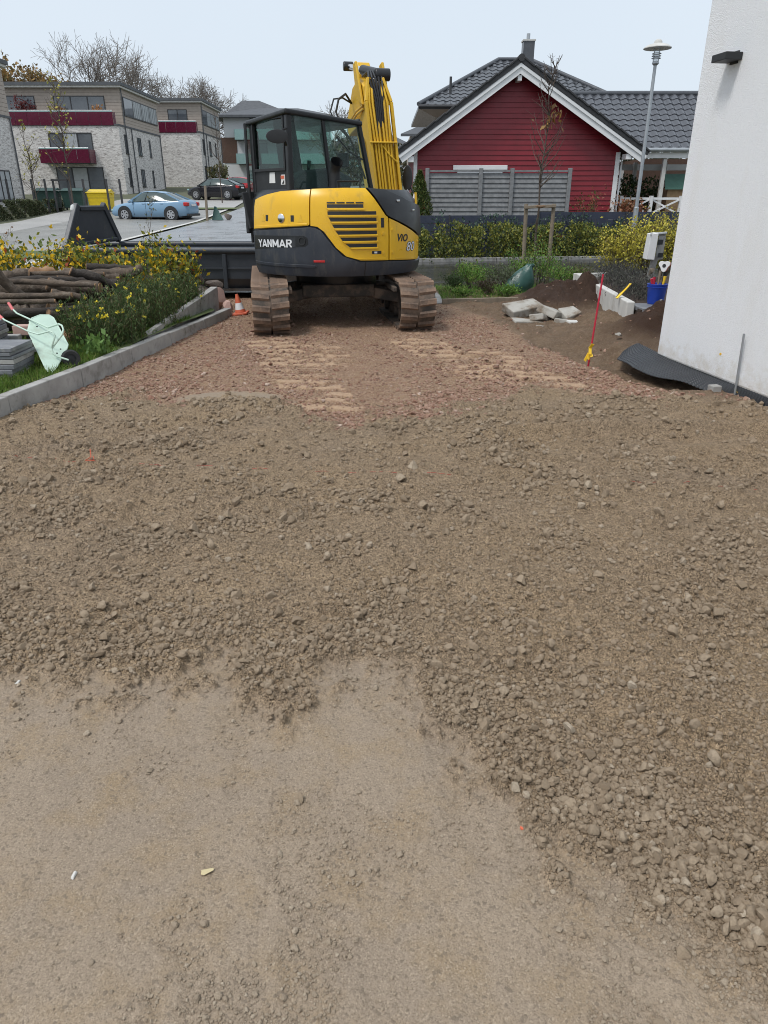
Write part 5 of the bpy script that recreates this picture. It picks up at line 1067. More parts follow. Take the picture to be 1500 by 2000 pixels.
for k in range(3): 
    m = MB(); m.box((3.36 + .40 * k, 9.22 + .03 * k, .285), (.39, .5, .05), .06); o = m.build('paving_flag', MATS['slab_grey'], bevel=.005); tag(o, ('grey flagstone at the edge under the blue bucket', 'grey flagstone second from the planter edge', 'grey flagstone beside the white house wall')[k], 'slab', 'flagstones by the bucket')
for k in range(7):
    y_ = 9.9 + .42 * k; cx = 3.40 + .06 * k + random.uniform(0, .12); P = np.stack([RNG.normal(cx, .13, 900), RNG.normal(y_, .14, 900), .29 + np.abs(RNG.normal(.12, .09, 900))], -1)
    t = thing('lavender', ('first', 'second', 'third', 'fourth', 'fifth', 'sixth', 'last')[k] + ' grey-green lavender cushion along the planter wall, counted from the bucket', 'plant', (cx, y_, .29), 0, 'lavender in the planter')
    leaves('foliage', P, .05, pal(900, [(.10, .105, .085), (.065, .068, .058), (.14, .135, .115), (.055, .045, .05)]), t, aspect=.16, up=.8)
YB = [(.70, .60, .10), (.58, .50, .08), (.42, .39, .06), (.22, .20, .045), (.14, .10, .04)]
for k, (u, Yd, r, hgt, lb) in enumerate(((1215, 14.4, .50, 1.15, 'yellow-leaved bush at the street corner, left part'), (1262, 14.9, .55, 1.28, 'yellow-leaved bush behind the white meter box'), (1310, 15.0, .5, 1.25, 'yellow-leaved bush beside the white house wall'))):
    p = at(u, 480, Yd); shrub('yellow_bush', lb, (p.x, Yd, .02), r * .92, hgt * .93, 2500, .052, YB, [2, 2.6, 3, 3, 1.4], stems=22, group='yellow bushes', gap=.5)
# small distribution box on a post
mb = thing('meter_box', 'white open-sided meter box on a short post beside the yellow bush', 'box', (4.44, 12.5, .29))
def mbp(u, v, Yd=12.5): return at(u, v, Yd)
q = [mbp(1262, 507, 12.35), mbp(1272, 457, 12.35), mbp(1287, 455, 12.35), mbp(1278, 508, 12.35)]; dp = Vector((.10, .28, 0))
MB().add(q + [p + Vector((.03, .28, 0)) for p in q], [(0, 1, 2, 3), (7, 6, 5, 4), (0, 4, 5, 1), (1, 5, 6, 2), (2, 6, 7, 3), (3, 7, 4, 0)]).build('front_housing', MATS['white_paint'], mb, bevel=.008)
MB().add([mbp(1270, 455, 12.32), mbp(1303, 452, 12.6), mbp(1300, 457, 12.75), mbp(1270, 460, 12.6)] + [mbp(1270, 459, 12.32), mbp(1303, 456, 12.6), mbp(1300, 460, 12.75), mbp(1270, 463, 12.6)], [(0, 1, 2, 3), (7, 6, 5, 4), (0, 4, 5, 1), (1, 5, 6, 2), (2, 6, 7, 3), (3, 7, 4, 0)]).build('lid', MATS['white_paint'], mb, bevel=.006)
q = [mbp(1279, 508, 12.5), mbp(1287, 462, 12.5), mbp(1301, 460, 12.6), mbp(1294, 506, 12.6)]
MB().add(q + [p + Vector((.03, .1, 0)) for p in q], [(0, 1, 2, 3), (7, 6, 5, 4), (0, 4, 5, 1), (1, 5, 6, 2), (2, 6, 7, 3), (3, 7, 4, 0)]).build('inner_frame', MATS['concrete'], mb, bevel=.004)
for v0, v1 in ((468, 478), (494, 503)):
    MB().add([mbp(1284, v1, 12.44), mbp(1286, v0, 12.44), mbp(1296, v0, 12.48), mbp(1294, v1, 12.48)] + [mbp(1284, v1, 12.47), mbp(1286, v0, 12.47), mbp(1296, v0, 12.51), mbp(1294, v1, 12.51)], [(0, 1, 2, 3), (7, 6, 5, 4), (0, 4, 5, 1), (1, 5, 6, 2), (2, 6, 7, 3), (3, 7, 4, 0)]).build('opening', MATS['black_plastic'], mb)
MB().bar(mbp(1280, 500, 12.55), (4.46, 12.55, .2), .1, .08, (1, 0, 0)).build('post', MATS['concrete'], mb)
# bucket of tools
bu = thing('bucket', 'blue plastic bucket on the flagstones beside the white wall', 'bucket', (3.47, 9.4, .312))
MB().lathe([(.001, 0), (.092, 0), (.10, .02), (.118, .22), (.125, .232), (.127, .245), (.118, .247), (.112, .235), (.094, .03), (.001, .025)], (0, 0, 0), 28).build('tub', MATS['blue_plastic'], bu, local=True, smooth=45)
MB().lathe([(.120, .205), (.128, .207), (.128, .215), (.121, .216)], (0, 0, 0), 28, closed=True).build('rim_band', MATS['blue_plastic'], bu, local=True, smooth=45)
bx_ = Vector((3.47, 9.4, .312))
for k, (dx, dy, h_, tx, ty, mt, lb) in enumerate(((-.05, -.03, .33, -.15, 0, 'red_rod', 'red tool handle at the left of the bucket'), (-.02, .03, .34, -.05, .1, 'red_rod', 'second red handle in the bucket'), (.03, -.05, .36, .1, 0, 'yellow_tape', 'yellow tool grip in the bucket'), (.05, .03, .40, .15, .1, 'black_plastic', 'black tool handle in the bucket'), (0, 0, .42, .05, .05, 'wood_stake', 'brown wooden hammer handle in the bucket'))):
    m = MB(); p = bx_ + Vector((dx, dy, .05)); e = p + Vector((tx * .3, ty * .3, h_ - .07)); m.tube([p, p.lerp(e, .7), e], [.010, .014, .02], 9); tag(m.build('tool_handle', MATS[mt], smooth=50), lb, 'tool', 'tools in the bucket')
rl = thing('hose_reel', 'white and orange reel of tape lying on top of the tools in the bucket', 'reel', bx_ + Vector((.05, .0, .46)))
ax = Vector((-.5, -.85, .1)).normalized(); c = Vector((0, 0, 0))
m = MB(); q = [(.0, .075), (.075, -.045), (-.075, -.045)]; x_, y_ = perp(ax); pl = []
for i_ in range(24):
    a_ = 2 * math.pi * i_ / 24; rr_ = .062 + .014 * math.cos(3 * a_); pl.append((rr_ * math.cos(a_ + .5), rr_ * math.sin(a_ + .5)))
m.prism(pl, c + ax * .0, x_, y_, ax * .02); m.build('reel_face', MATS['white_paint'], rl, local=True, bevel=.004)
m = MB(); m.prism([(p_[0] * .95, p_[1] * .95) for p_ in pl], c - ax * .075, x_, y_, ax * .075); m.build('reel_body', MATS['orange_red'], rl, local=True, bevel=.004)
m = MB(); m.cyl(c + ax * .021, ax, .022, .006, 16); m.build('reel_hub', MATS['black_plastic'], rl, local=True)
m = MB(); m.bar((3.02, 9.55, .36), (3.24, 9.75, .52), .035, .012); tag(m.build('spirit_level', MATS['yellow_tape'], bevel=.003), 'yellow and black tool leaning on the end of the planter wall', 'tool')
m = MB(); m.tube([(3.03, 9.6, .37), (3.12, 9.66, .46), (3.25, 9.78, .53)], .008, 6); tag(m.build('cable', MATS['black_plastic'], smooth=50), 'black cable beside the yellow tool on the planter wall', 'cable')
lump('log_stump', at(1272, 530, 10.6), (.05, .05, .13), 'wood_stake', 'pale wooden stump end beside the bucket', 'log', None, 70)
m = MB(); m.tube([at(1286, 596, 9.2), at(1291, 588, 9.2), at(1297, 592, 9.3)], .025, 8); tag(m.build('work_glove', MATS['slab_grey'], smooth=60), 'crumpled grey cloth by the wall behind the bucket', 'cloth')
# red marking rod with yellow ribbon
rod = thing('marking_rod', 'thin red steel rod with a yellow ribbon at its foot', 'rod', (2.13, 7.4, 0))
m = MB(); P = [Vector((2.13, 7.4, -.1)).lerp(Vector((2.175, 7.4, .86)), k / 40) for k in range(41)]; m.tube(P, [.0085 if k % 2 else .0105 for k in range(41)], 7); m.build('bar', MATS['red_rod'], rod, smooth=60)
m = MB()
for k, (u, v, u2, v2) in enumerate(((1152, 680, 1158, 672), (1150, 690, 1142, 705), (1152, 690, 1148, 702), (1153, 678, 1152, 692), (1153, 690, 1156, 697))):
    p, q = at(u, v, 7.37), at(u2, v2, 7.33); m.bar(p, q, .03, .006, (0, 1, .3))
m.build('ribbon', MATS['yellow_tape'], rod)
# broken concrete pieces
def chunk(name, c, d, rot, mat, label, seed=0):
    rr_ = random.Random(seed); m = MB(); m.box((0, 0, 0), d); m.v = [tuple(x + rr_.uniform(-.12, .12) * min(d) for x in p) for p in m.v]
    o = m.build(name, MATS[mat], bevel=.014, seg=2); o.location = c; o.rotation_euler = rot; tag(o, label, 'rubble', 'broken concrete pieces'); return o
ck = [(at(1022, 603, 10.3), (.50, .34, .11), (.22, -.12, .35), 'chunk', 'largest pale broken kerb slab tilted on the rubble'), (at(1030, 632, 9.75), (.42, .26, .10), (.05, .08, .1), 'chunk', 'flat broken slab below the largest pale one'), (at(1062, 645, 9.45), (.36, .26, .10), (-.1, .15, .5), 'chunk', 'nearest broken slab of the rubble, corner towards the red rod'), (at(1080, 612, 9.9), (.34, .30, .10), (.25, .25, .8), 'chunk', 'mud-stained slab piece leaning in the middle of the rubble'), (at(1112, 615, 9.8), (.22, .24, .12), (.3, -.2, .3), 'chunk', 'rounded concrete lump at the right of the rubble'), (at(1098, 630, 9.6), (.22, .18, .09), (.1, .2, 1.2), 'chunk', 'small concrete piece in the middle front of the rubble'), (at(1118, 632, 9.45), (.15, .12, .07), (.1, .1, .2), 'concrete_light', 'smallest pale concrete bit of the rubble, on the right'), (at(1055, 622, 9.8), (.26, .2, .09), (-.2, .3, .9), 'chunk', 'slab fragment wedged under the mud-stained piece')]
for k, (c, d, r_, mt, lb) in enumerate(ck): chunk('concrete_piece', c, d, r_, mt, lb, k)
lump('fieldstone', at(1208, 653, 8.2), (.05, .045, .035), 'chunk', 'pale fieldstone on the dug earth by the mound', 'stone', None, 80)
m = MB(); q = at(1234, 625, 8.8); m.add([q + Vector(v_) for v_ in ((-.04, 0, 0), (.03, -.03, .02), (.05, .02, .05), (-.02, .02, .06), (.0, .03, .0))], [(0, 1, 2, 3), (1, 2, 4)]); o = m.build('paper_scrap', MATS['paper']); tag(o, 'crumpled white paper scrap on the dug earth', 'paper')
# herb bed
bd = MB(); bd.bar((.92, 11.62, .03), (2.15, 11.75, .04), .05, .12); tag(bd.build('bed_edging', MATS['wood_stake'], bevel=.006), 'weathered board edging along the front of the herb bed', 'edging')
m = MB(); m.box((.93, 12.3, -.02), (.35, 1.3, .1), .05); tag(m.build('step_stone', MATS['concrete'], bevel=.01), 'grey kerb slab between the right track and the herb bed', 'slab')
sheet('herb_bed', lambda a, b: (lerp(.95, 4.2, a), 11.7 + b * 2.1 + .12 * lerp(.95, 4.2, a)), MATS['grass_ground'], 20, 12, .035)
GR = [(.10, .22, .035), (.15, .29, .05), (.20, .34, .075), (.06, .13, .025), (.26, .30, .085)]
for k, (x_, y_, r, h_, lb, cl) in enumerate(((1.35, 12.2, .22, .16, 'low bright green herb at the front left of the bed', GR), (1.55, 13.2, .30, .46, 'tall feathery green herb at the middle of the bed', GR), (1.25, 12.9, .22, .34, 'dark green herb beside the right track', [(.05, .09, .03), (.07, .11, .04)]), (1.78, 12.5, .20, .24, 'brown-violet withered herb in the bed', [(.09, .065, .045), (.07, .05, .04), (.07, .08, .03)]), (2.02, 12.2, .18, .20, 'light green leafy herb at the bed edge by the slabs', [(.17, .30, .06), (.13, .24, .05)]), (2.05, 13.1, .3, .40, 'grey-green tall herb behind the leafy one', [(.12, .15, .08), (.10, .12, .07)]), (1.75, 13.7, .35, .40, 'loose green weeds at the back of the bed', GR), (2.95, 13.9, .35, .85, 'bright green bush between the two tree stakes', GR), (2.55, 13.7, .35, .6, 'green weeds beside the green sack', GR), (3.7, 13.9, .4, .38, 'loose dry weeds right of the tree stakes', [(.13, .14, .06), (.18, .15, .08), (.09, .12, .04)]), (3.3, 13.6, .35, .4, 'low weeds behind the earth mound', GR))):
    shrub('herb_plant', lb, (x_, y_, .03), r, h_, 900 if r < .3 else 1300, .038, cl, None, 'plant', 9, 'plants in the herb bed', gap=.4, up=.5, asp=.4, density_low=.0)
n = 9000; x = RNG.uniform(.95, 4.0, n); y = 11.75 + .12 * x + RNG.random(n) * 1.95
g = blades('bed_grass', x, y, 0 * x + .03, .07, .007, pal(n, GR)); tag(g, 'green ground cover in the herb bed beyond the right track', 'grass', kind='stuff')
# green watering sack
sv = MB(); rings = [(0, .22, .17), (.08, .26, .19), (.18, .24, .17), (.28, .19, .13), (.37, .12, .09), (.42, .05, .05), (.47, .10, .04)]; vs = []; nn = 20
for k, (z_, a_, b_) in enumerate(rings):
    for j in range(nn):
        t_ = 2 * math.pi * j / nn; w_ = 1 + .16 * math.sin(5 * t_ + 1.7 * k) + random.uniform(-.12, .12); vs.append((2.28 + .09 * k * .5 + a_ * w_ * math.cos(t_), 12.95 + b_ * w_ * math.sin(t_), .04 + z_ + .02 * math.sin(3 * t_ + k)))
sv.add(vs, [(i * nn + j, i * nn + (j + 1) % nn, (i + 1) * nn + (j + 1) % nn, (i + 1) * nn + j) for i in range(len(rings) - 1) for j in range(nn)] + [tuple(range((len(rings) - 1) * nn, len(rings) * nn))])
tag(sv.build('tree_sack', MATS['tarp_green'], smooth=70, sub=1), 'dark green crumpled sack standing beside the tree stakes', 'sack')
# staked sapling
ts = thing('tree_stake_frame', 'two wooden stakes joined by a cross rail holding the young tree', 'tree stake', (3.1, 14, 0))
for u in (1027, 1079): p = at(u, 470, 14.05); e = at(u + (1 if u < 1050 else 3), 398, 14.05); m = MB(); m.tube([(p.x - (.0 if u < 1050 else .03), 14.05, -.1), (e.x, 14.05, e.z)], [.036, .036], 12); m.build('stake', MATS['wood_stake'], ts, smooth=50)
e1, e2 = at(1026, 405, 14.03), at(1082, 402, 14.03); m = MB(); m.bar(e1 - Vector((.03, .04, 0)), e2 + Vector((.03, -.04, 0)), .03, .05); m.build('cross_rail', MATS['wood_stake'], ts, bevel=.006)
p = at(1054, 404, 14.05); m = MB(); m.tube([e1 + Vector((0, 0, -.01)), p + Vector((-.05, -.06, .01)), p + Vector((0, -.07, 0)), p + Vector((.05, -.06, .01)), e2 + Vector((0, 0, -.01))], .024, 8); m.build('tie_rope', MATS['rope'], ts, smooth=60)
sp_ = sapling('young_tree', 'young bare tree with a few withered leaves tied between two stakes', (p.x, 14.12, .0), 3.75, 46, .026, 0, [(.2, .1, .03)], .85, 'tree', .08, 11, .42)
L_ = np.stack([RNG.normal(p.x + .10, .10, 46), RNG.normal(14.1, .10, 46), RNG.normal(2.88, .12, 46)], -1)
leaves('foliage', L_, .10, pal(46, [(.22, .11, .03), (.28, .16, .04), (.15, .09, .04)]), sp_, aspect=.5, droop=1.2)
# ------------------------------------------------------------ hedge, dark screen, street lamp
def hedge(name, label, p0, p1, wdt, hgt, n, size, cols, ws, z0=0, ragged=.35, up=.3, asp=.55):
    t = thing(name, label, 'hedge', (p0[0], p0[1], z0)); s_ = RNG.random(n); bx = p0[0] + (p1[0] - p0[0]) * s_; by = p0[1] + (p1[1] - p0[1]) * s_ + RNG.normal(0, wdt / 2.6, n)
    L0 = math.hypot(p1[0] - p0[0], p1[1] - p0[1]); top = hgt * (1 - ragged + 2 * ragged * fbm(s_ * L0 * 1.6, 0 * s_ + 3, 4, 2)); q = RNG.random(n) ** .8; z = z0 + top * q
    k = fbm(bx * 4, z * 4 + by * 2, 3, 4) > .36 + .14 * (q - .5); P = np.stack([bx, by, z], -1)[k]; C = pal(len(P), cols, ws)
    leaves('foliage', P, size, C, t, asp, up=up); m = MB()
    for k in range(int(L0 * 2.2)):
        a = random.random(); c = Vector((p0[0] + (p1[0] - p0[0]) * a, p0[1] + (p1[1] - p0[1]) * a + random.gauss(0, wdt / 5), z0)); e = c + Vector((random.gauss(0, .15), random.gauss(0, .1), hgt * random.uniform(.6, 1))); m.tube([c, e], [.009, .004], 4)
    m.build('stems', MATS['twig'], t); return t
HG = [(.105, .135, .03), (.17, .185, .038), (.24, .235, .045), (.06, .085, .03), (.34, .31, .06)]
hedge('hedge', 'ragged yellow-green hedge along the far side of the wet street', (.6, 20.05), (10.5, 21.75), .75, .86, 24000, .075, HG, [3, 3, 2, 3, 1])
hedge('hedge', 'darker glossy shrubs growing up against the dark screen', (.6, 20.45), (10.5, 22.15), .3, 1.05, 5200, .07, [(.055, .095, .07), (.095, .14, .11), (.04, .065, .048)], None, ragged=.45)
ks = thing('street_kerb', 'grey kerb line along the hedge side of the street', 'kerb', (4, 20, 0))
for k in range(14):
    xa = -1 + k * 1.0; m = MB(); m.bar((xa, sn(xa) + 6.0, .02), (xa + .99, sn(xa + .99) + 6.0, .02), .12, .14); m.build('kerb_stone', MATS['concrete'], ks, bevel=.01)
nvs = thing('screen_wall', 'dark navy blue screen wall behind the hedge', 'wall', (5, 21.4, 0))
for k in range(9):
    xa = .55 + k * 1.25; ztop = 1.10 if k < 3 else 1.18
    for j in range(3):
        m = MB(); m.bar((xa, 20.95 + .10 * xa, ztop - .10 - .205 * j), (xa + 1.243, 20.95 + .10 * (xa + 1.243), ztop - .10 - .205 * j), .04, .20); m.build('screen_strip', MATS['navy_screen'], nvs)
    m = MB(); m.bar((xa, 20.97 + .10 * xa, .25), (xa + 1.25, 20.97 + .10 * (xa + 1.25), .25), .03, .55); m.build('screen_strip', MATS['navy_screen'], nvs)
    m = MB(); m.bar((xa, 20.92 + .10 * xa, 0), (xa, 20.92 + .10 * xa, ztop + .01), .04, .04); m.build('post', MATS['frame_dark'], nvs)
lp = thing('street_lamp', 'grey street lamp post with a flat dish shade', 'street lamp', (6.86, 21.0, 0)); lx_, ly_ = 6.86, 21.0
MB().tube([(lx_, ly_, 0), (lx_, ly_, 1.3), (lx_, ly_, 1.32), (lx_, ly_, 4.62)], [.072, .068, .05, .04], 18).build('pole', MATS['zinc'], lp, smooth=40)
MB().lathe([(.04, 4.60), (.085, 4.64), (.085, 4.66), (.07, 4.70), (.04, 4.70)], (lx_, ly_, 0), 20).build('collar', MATS['zinc'], lp, smooth=40)
MB().lathe([(.06, 4.70), (.065, 4.93), (.001, 4.93)], (lx_, ly_, 0), 18).build('lamp_glass', MATS['lamp_glass'], lp, smooth=40)
for z_ in (4.76, 4.81, 4.86): MB().lathe([(.09, z_), (.115, z_ - .008), (.115, z_), (.09, z_ + .012)], (lx_, ly_, 0), 22, closed=True).build('louvre', MATS['zinc'], lp, smooth=40)
for k in range(4): a_ = k * 1.57 + .4; MB().tube([(lx_ + .09 * math.cos(a_), ly_ + .09 * math.sin(a_), 4.68), (lx_ + .09 * math.cos(a_), ly_ + .09 * math.sin(a_), 4.98)], .008, 6).build('bracket', MATS['zinc'], lp)
MB().lathe([(.34, 4.965), (.335, 4.985), (.25, 5.04), (.12, 5.075), (.10, 5.08), (.095, 5.12), (.06, 5.16), (.001, 5.175)], (lx_, ly_, 0), 28).build('shade', MATS['concrete_light'], lp, smooth=40)
MB().lathe([(.335, 4.962), (.10, 4.99), (.001, 4.99)], (lx_, ly_, 0), 28).build('shade_underside', MATS['white_paint'], lp, smooth=40)
# ------------------------------------------------------------ string, scraps in the foreground
def gzd(x_, y_): return float(ground(np.array([x_], float), np.array([y_], float))[0][0])
for k, pp in enumerate(((-2.6, 4.39, -1.75, 4.22), (-1.55, 4.2, .55, 4.0), (1.42, 3.9, 2.4, 3.8))):
    P = [(lerp(pp[0], pp[2], i / 16), lerp(pp[1], pp[3], i / 16), gzd(lerp(pp[0], pp[2], i / 16), lerp(pp[1], pp[3], i / 16)) - .002 + .007 * math.sin(i * 2.3)) for i in range(17)]
    tag(MB().tube(P, .0011, 5).build('marking_string', MATS['red_reflector']), ('red string end lying on the loose earth, left of the knot', 'long red string stretched over the loose earth', 'red string end lying on the loose earth at the right')[k], 'string', 'red marking string')
z_ = gzd(-1.85, 4.24); tag(MB().tube([(-1.86, 4.27, z_ + .06), (-1.85, 4.24, z_ + .02), (-1.88, 4.22, z_ + .004), (-1.82, 4.21, z_ + .006), (-1.84, 4.25, z_ + .02)], .0032, 5).build('string_knot', MATS['orange_red']), 'red knot of marking string on the loose earth', 'string')
for k, (x_, y_, s_, mt, lb) in enumerate(((-.445, 1.265, .022, 'yellow_tape', 'cream coloured chip on the bare sand'), (-1.28, 2.03, .018, 'paper', 'white paper scrap at the left edge of the sand'), (.37, 1.4, .009, 'orange_red', 'small red brick chip among the stones'), (.51, 2.2, .010, 'paper', 'small white chip among the stones at the right'), (-.78, 1.26, .014, 'paper', 'white stone chip on the bare sand'))):
    z_ = gzd(x_, y_); m = MB(); m.box((x_, y_, z_ + .004), (s_ * 1.2, s_ * .6, .006), .4 + k); m.v = [(a_ + random.uniform(-.28, .28) * s_, b_ + random.uniform(-.28, .28) * s_, c_) for a_, b_, c_ in m.v]; tag(m.build('chip', MATS[mt] if mt != 'yellow_tape' else M('cream', (.62, .52, .30)), bevel=.0015), lb, 'chip')
# ------------------------------------------------------------ red timber house
rh = thing('red_house', 'red weatherboarded gable house with white barge boards', 'house', (4, 24.5, 0))
ax_, az_ = 3.96, 5.12; ELx, ERx = .42, 7.95; EZ = 2.72
WLx, WRx, WY = .95, 7.25, 24.5
def roofz(x): return az_ - abs(x - ax_) * (az_ - EZ) / (ax_ - ELx if x < ax_ else ERx - ax_)
m = MB(); pl = [(WLx, 0), (WRx, 0), (WRx, roofz(WRx) - .16), (ax_, az_ - .16), (WLx, roofz(WLx) - .16)]
m.prism(pl, (0, WY, 0), (1, 0, 0), (0, 0, 1), (0, 6.5, 0)); m.build('wall', MATS['red_board'], rh)
bh = .142; z = .9; rb = 0
while z < az_ - .25:
    zt_ = z + bh - .008; half = lambda zz: ((az_ - .19 - zz) * (ax_ - ELx) / (az_ - EZ), (az_ - .19 - zz) * (ERx - ax_) / (az_ - EZ))
    l0, r0 = half(z); l1, r1 = half(zt_); xl0, xr0, xl1, xr1 = max(WLx, ax_ - l0), min(WRx, ax_ + r0), max(WLx, ax_ - l1), min(WRx, ax_ + r1)
    if xr1 > xl1: MB().add([(xl0, WY - .032, z), (xr0, WY - .032, z), (xr1, WY - .012, zt_), (xl1, WY - .012, zt_), (xl0, WY + .01, z), (xr0, WY + .01, z), (xr1, WY + .01, zt_), (xl1, WY + .01, zt_)], [(0, 1, 2, 3), (7, 6, 5, 4), (0, 4, 5, 1), (1, 5, 6, 2), (2, 6, 7, 3), (3, 7, 4, 0)]).build('board', MATS['red_board'], rh)
    z += bh
for s_, ex in ((-1, ELx), (1, ERx)):
    A, B = Vector((ax_, 24.0, az_)), Vector((ex, 24.0, EZ)); d = (B - A).normalized(); nn_ = Vector((-d.z, 0, d.x)); nn_ = nn_ if nn_.z > 0 else -nn_
    pr = [A + nn_ * .0, B, B - nn_ * .12, A - Vector((0, 0, .135))]
    for nm, o0, o1, mt, yy_, dd in (('barge_board', .0, .25, 'white_paint', 24.0, .035), ('barge_trim', .02, .10, 'white_paint', 23.965, .035)):
        q = [A - Vector((0, 0, o0)), B - nn_ * o0, B - nn_ * o1 + (-d if nm == 'barge_board' else Vector()) * .0, A - Vector((0, 0, o1 * 1.13))]
        q = [Vector((v_.x, yy_, v_.z)) for v_ in q]
        MB().add(q + [v_ + Vector((0, dd - .003, 0)) for v_ in q], [(0, 1, 2, 3), (7, 6, 5, 4), (0, 4, 5, 1), (1, 5, 6, 2), (2, 6, 7, 3), (3, 7, 4, 0)]).build(nm, MATS[mt], rh)
    q = [A + nn_ * 0, B, B + nn_ * .13, A + Vector((0, 0, .15))]; q = [Vector((v_.x, 23.95, v_.z)) for v_ in q]
    MB().add(q + [v_ + Vector((0, 7.1, 0)) for v_ in q], [(0, 1, 2, 3), (7, 6, 5, 4), (0, 4, 5, 1), (1, 5, 6, 2), (2, 6, 7, 3), (3, 7, 4, 0)]).build('roof', MATS['verge_dark'], rh)
    for k in range(12):       # verge tiles step up along the edge
        c0 = A.lerp(B, (k + .02) / 12) + nn_ * .14; c1 = A.lerp(B, (k + 1.04) / 12) + nn_ * .115; MB().bar(Vector((c0.x, 23.98, c0.z)), Vector((c1.x, 23.98, c1.z)), .12, .055, nn_).build('verge_tile', MATS['verge_dark'], rh, bevel=.012)
    xs_ = ex + (.38 if s_ < 0 else -.55); MB().span((xs_ - .06, 24.04, roofz(xs_) - .44), (xs_ + .10, 24.48, roofz(xs_) - .29)).build('rafter_end', MATS['white_paint'], rh)
MB().span((ax_ - .06, 24.04, az_ - .45), (ax_ + .06, 24.46, az_ - .31)).build('rafter_end', MATS['white_paint'], rh)
MB().tube([(ax_, 23.93, az_ + .11), (ax_, 31, az_ + .11)], .10, 10).build('ridge_tile', MATS['verge_dark'], rh, smooth=50)
for xa, xb in ((WRx - .10, WRx + .03), (WLx - .03, WLx + .08)): MB().span((xa, WY - .05, .8), (xb, WY + .05, roofz(xb) - .30)).build('corner_board', MATS['white_paint'], rh)
MB().span((WRx + .12, WY + .1, .6), (WRx + .17, WY + .15, 2.6)).build('downpipe', MATS['white_paint'], rh)
wn = MB().span((2.28, WY - .06, 1.75), (3.68, WY - .034, 2.33)).build('window', MATS['white_paint'], rh)
MB().span((2.14, WY - .11, 2.33), (3.82, WY - .034, 2.46)).build('lintel_board', MATS['white_paint'], wn, bevel=.01)
for xa, xb in ((2.38, 2.93), (3.02, 3.58)): MB().span((xa, WY - .07, 1.8), (xb, WY - .061, 2.24)).build('pane', MATS['window_glass'], wn)
# chimney stands on the house behind
def tile_mesh(tw, th):
    m = MB(); n_ = 6; vs = []; 
    for yy2, zz2 in ((0, .022), (th * 1.06, .0)):
        for k in range(n_ + 1): t_ = k / n_; vs.append((t_ * tw, yy2, zz2 + .026 * math.sin(t_ * 2 * math.pi) + .012))
    nv_ = n_ + 1; vs2 = [(a, b, c - .016) for a, b, c in vs]
    m.add(vs + vs2, [(k, k + 1, k + 1 + nv_, k + nv_) for k in range(n_)] + [(2 * nv_ + k + nv_, 2 * nv_ + k + 1 + nv_, 2 * nv_ + k + 1, 2 * nv_ + k) for k in range(n_)] + [(k + 1, k, 2 * nv_ + k, 2 * nv_ + k + 1) for k in range(n_)])
    me = m.mesh('roof_tile'); me.shade_smooth(); me.set_sharp_from_angle(angle=R(40)); return me
def tile_roof(parent, o0, ex, es, inside, nx, ny, tw, th, mat):
    me = tile_mesh(tw, th); me.materials.append(mat); ex, es = Vector(ex).normalized(), Vector(es).normalized(); nz = ex.cross(es); k = 0
    for j in range(ny):
        for i in range(nx):
            p = Vector(o0) + ex * i * tw + es * j * th; c = p + ex * tw / 2 + es * th / 2
            if not inside(c): continue
            o = bpy.data.objects.new('roof_tile', me); COL.objects.link(o); o.parent = parent; rt = Matrix((ex, es, nz)).transposed().to_4x4()
            o.matrix_parent_inverse = Matrix.Translation(-Vector(parent.location)) if parent.type == 'EMPTY' else Matrix.Identity(4)
            o.matrix_basis = Matrix.Translation(p + nz * (.01 + random.uniform(0, .004))) @ rt; k += 1
    return k
bhs = thing('tiled_house', 'house with black hipped tile roof behind the red gable', 'house', (5, 36, 0))
ex0, ex1, ey, ez = 1.35, 9.7, 32.0, 4.85; rx0, rx1, ry_, rz_ = 4.95, 6.3, 36.0, 6.95
MB().span((2.5, 32.7, 0), (9.1, 39.4, 4.75)).build('wall', MATS['cladding_tan'], bhs)
V_ = [(ex0, ey, ez), (ex1, ey, ez), (ex1, 40, ez), (ex0, 40, ez), (rx0, ry_, rz_), (rx1, ry_, rz_)]
ro = MB().add(V_ + [(x, y, z - .12) for x, y, z in V_], [(0, 1, 5, 4), (1, 2, 5), (2, 3, 4, 5), (3, 0, 4), (0, 6, 7, 1), (1, 7, 8, 2), (2, 8, 9, 3), (3, 9, 6, 0), (9, 8, 7, 6)]).build('roof', MATS['tile_black'], bhs)
es = Vector((0, ry_ - ey, rz_ - ez)).normalized()
def in_hip(c): f = (c.y - ey) / (ry_ - ey); return f < 1 and lerp(ex0, rx0, f) + .08 < c.x < lerp(ex1, rx1, f) - .05 and c.z > roofz(c.x) * 32 / 24.0 * .9 - .6
print('hip tiles', tile_roof(ro, (ex0, ey - .02, ez), (1, 0, 0), es, in_hip, 30, 14, .3, .34, MATS['tile_black']))
for a, b in ((0, 4), (1, 5), (4, 5)): MB().tube([Vector(V_[a]) + Vector((0, 0, .05)), Vector(V_[b]) + Vector((0, 0, .05))], .085, 8).build('ridge_tile', MATS['tile_grey'], ro, smooth=50)
MB().tube([(ex0, ey - .06, ez - .03), (ex1, ey - .06, ez - .03)], .07, 8).build('gutter', MATS['frame_dark'], bhs, smooth=50)
MB().add([(ex0 + .05, ey + .02, ez - .12), (ex1 - .05, ey + .02, ez - .12), (ex1 - .6, ey + .6, ez - .35), (ex0 + .7, ey + .6, ez - .35)], [(0, 1, 2, 3)]).build('soffit', MATS['cladding_tan'], bhs)
cp0 = at(1029, 130, 33.5); ch = MB().span((cp0.x - .22, 33.3, 5.2), (cp0.x + .22, 33.75, 7.22)).build('chimney', MATS['tile_grey'], ro)
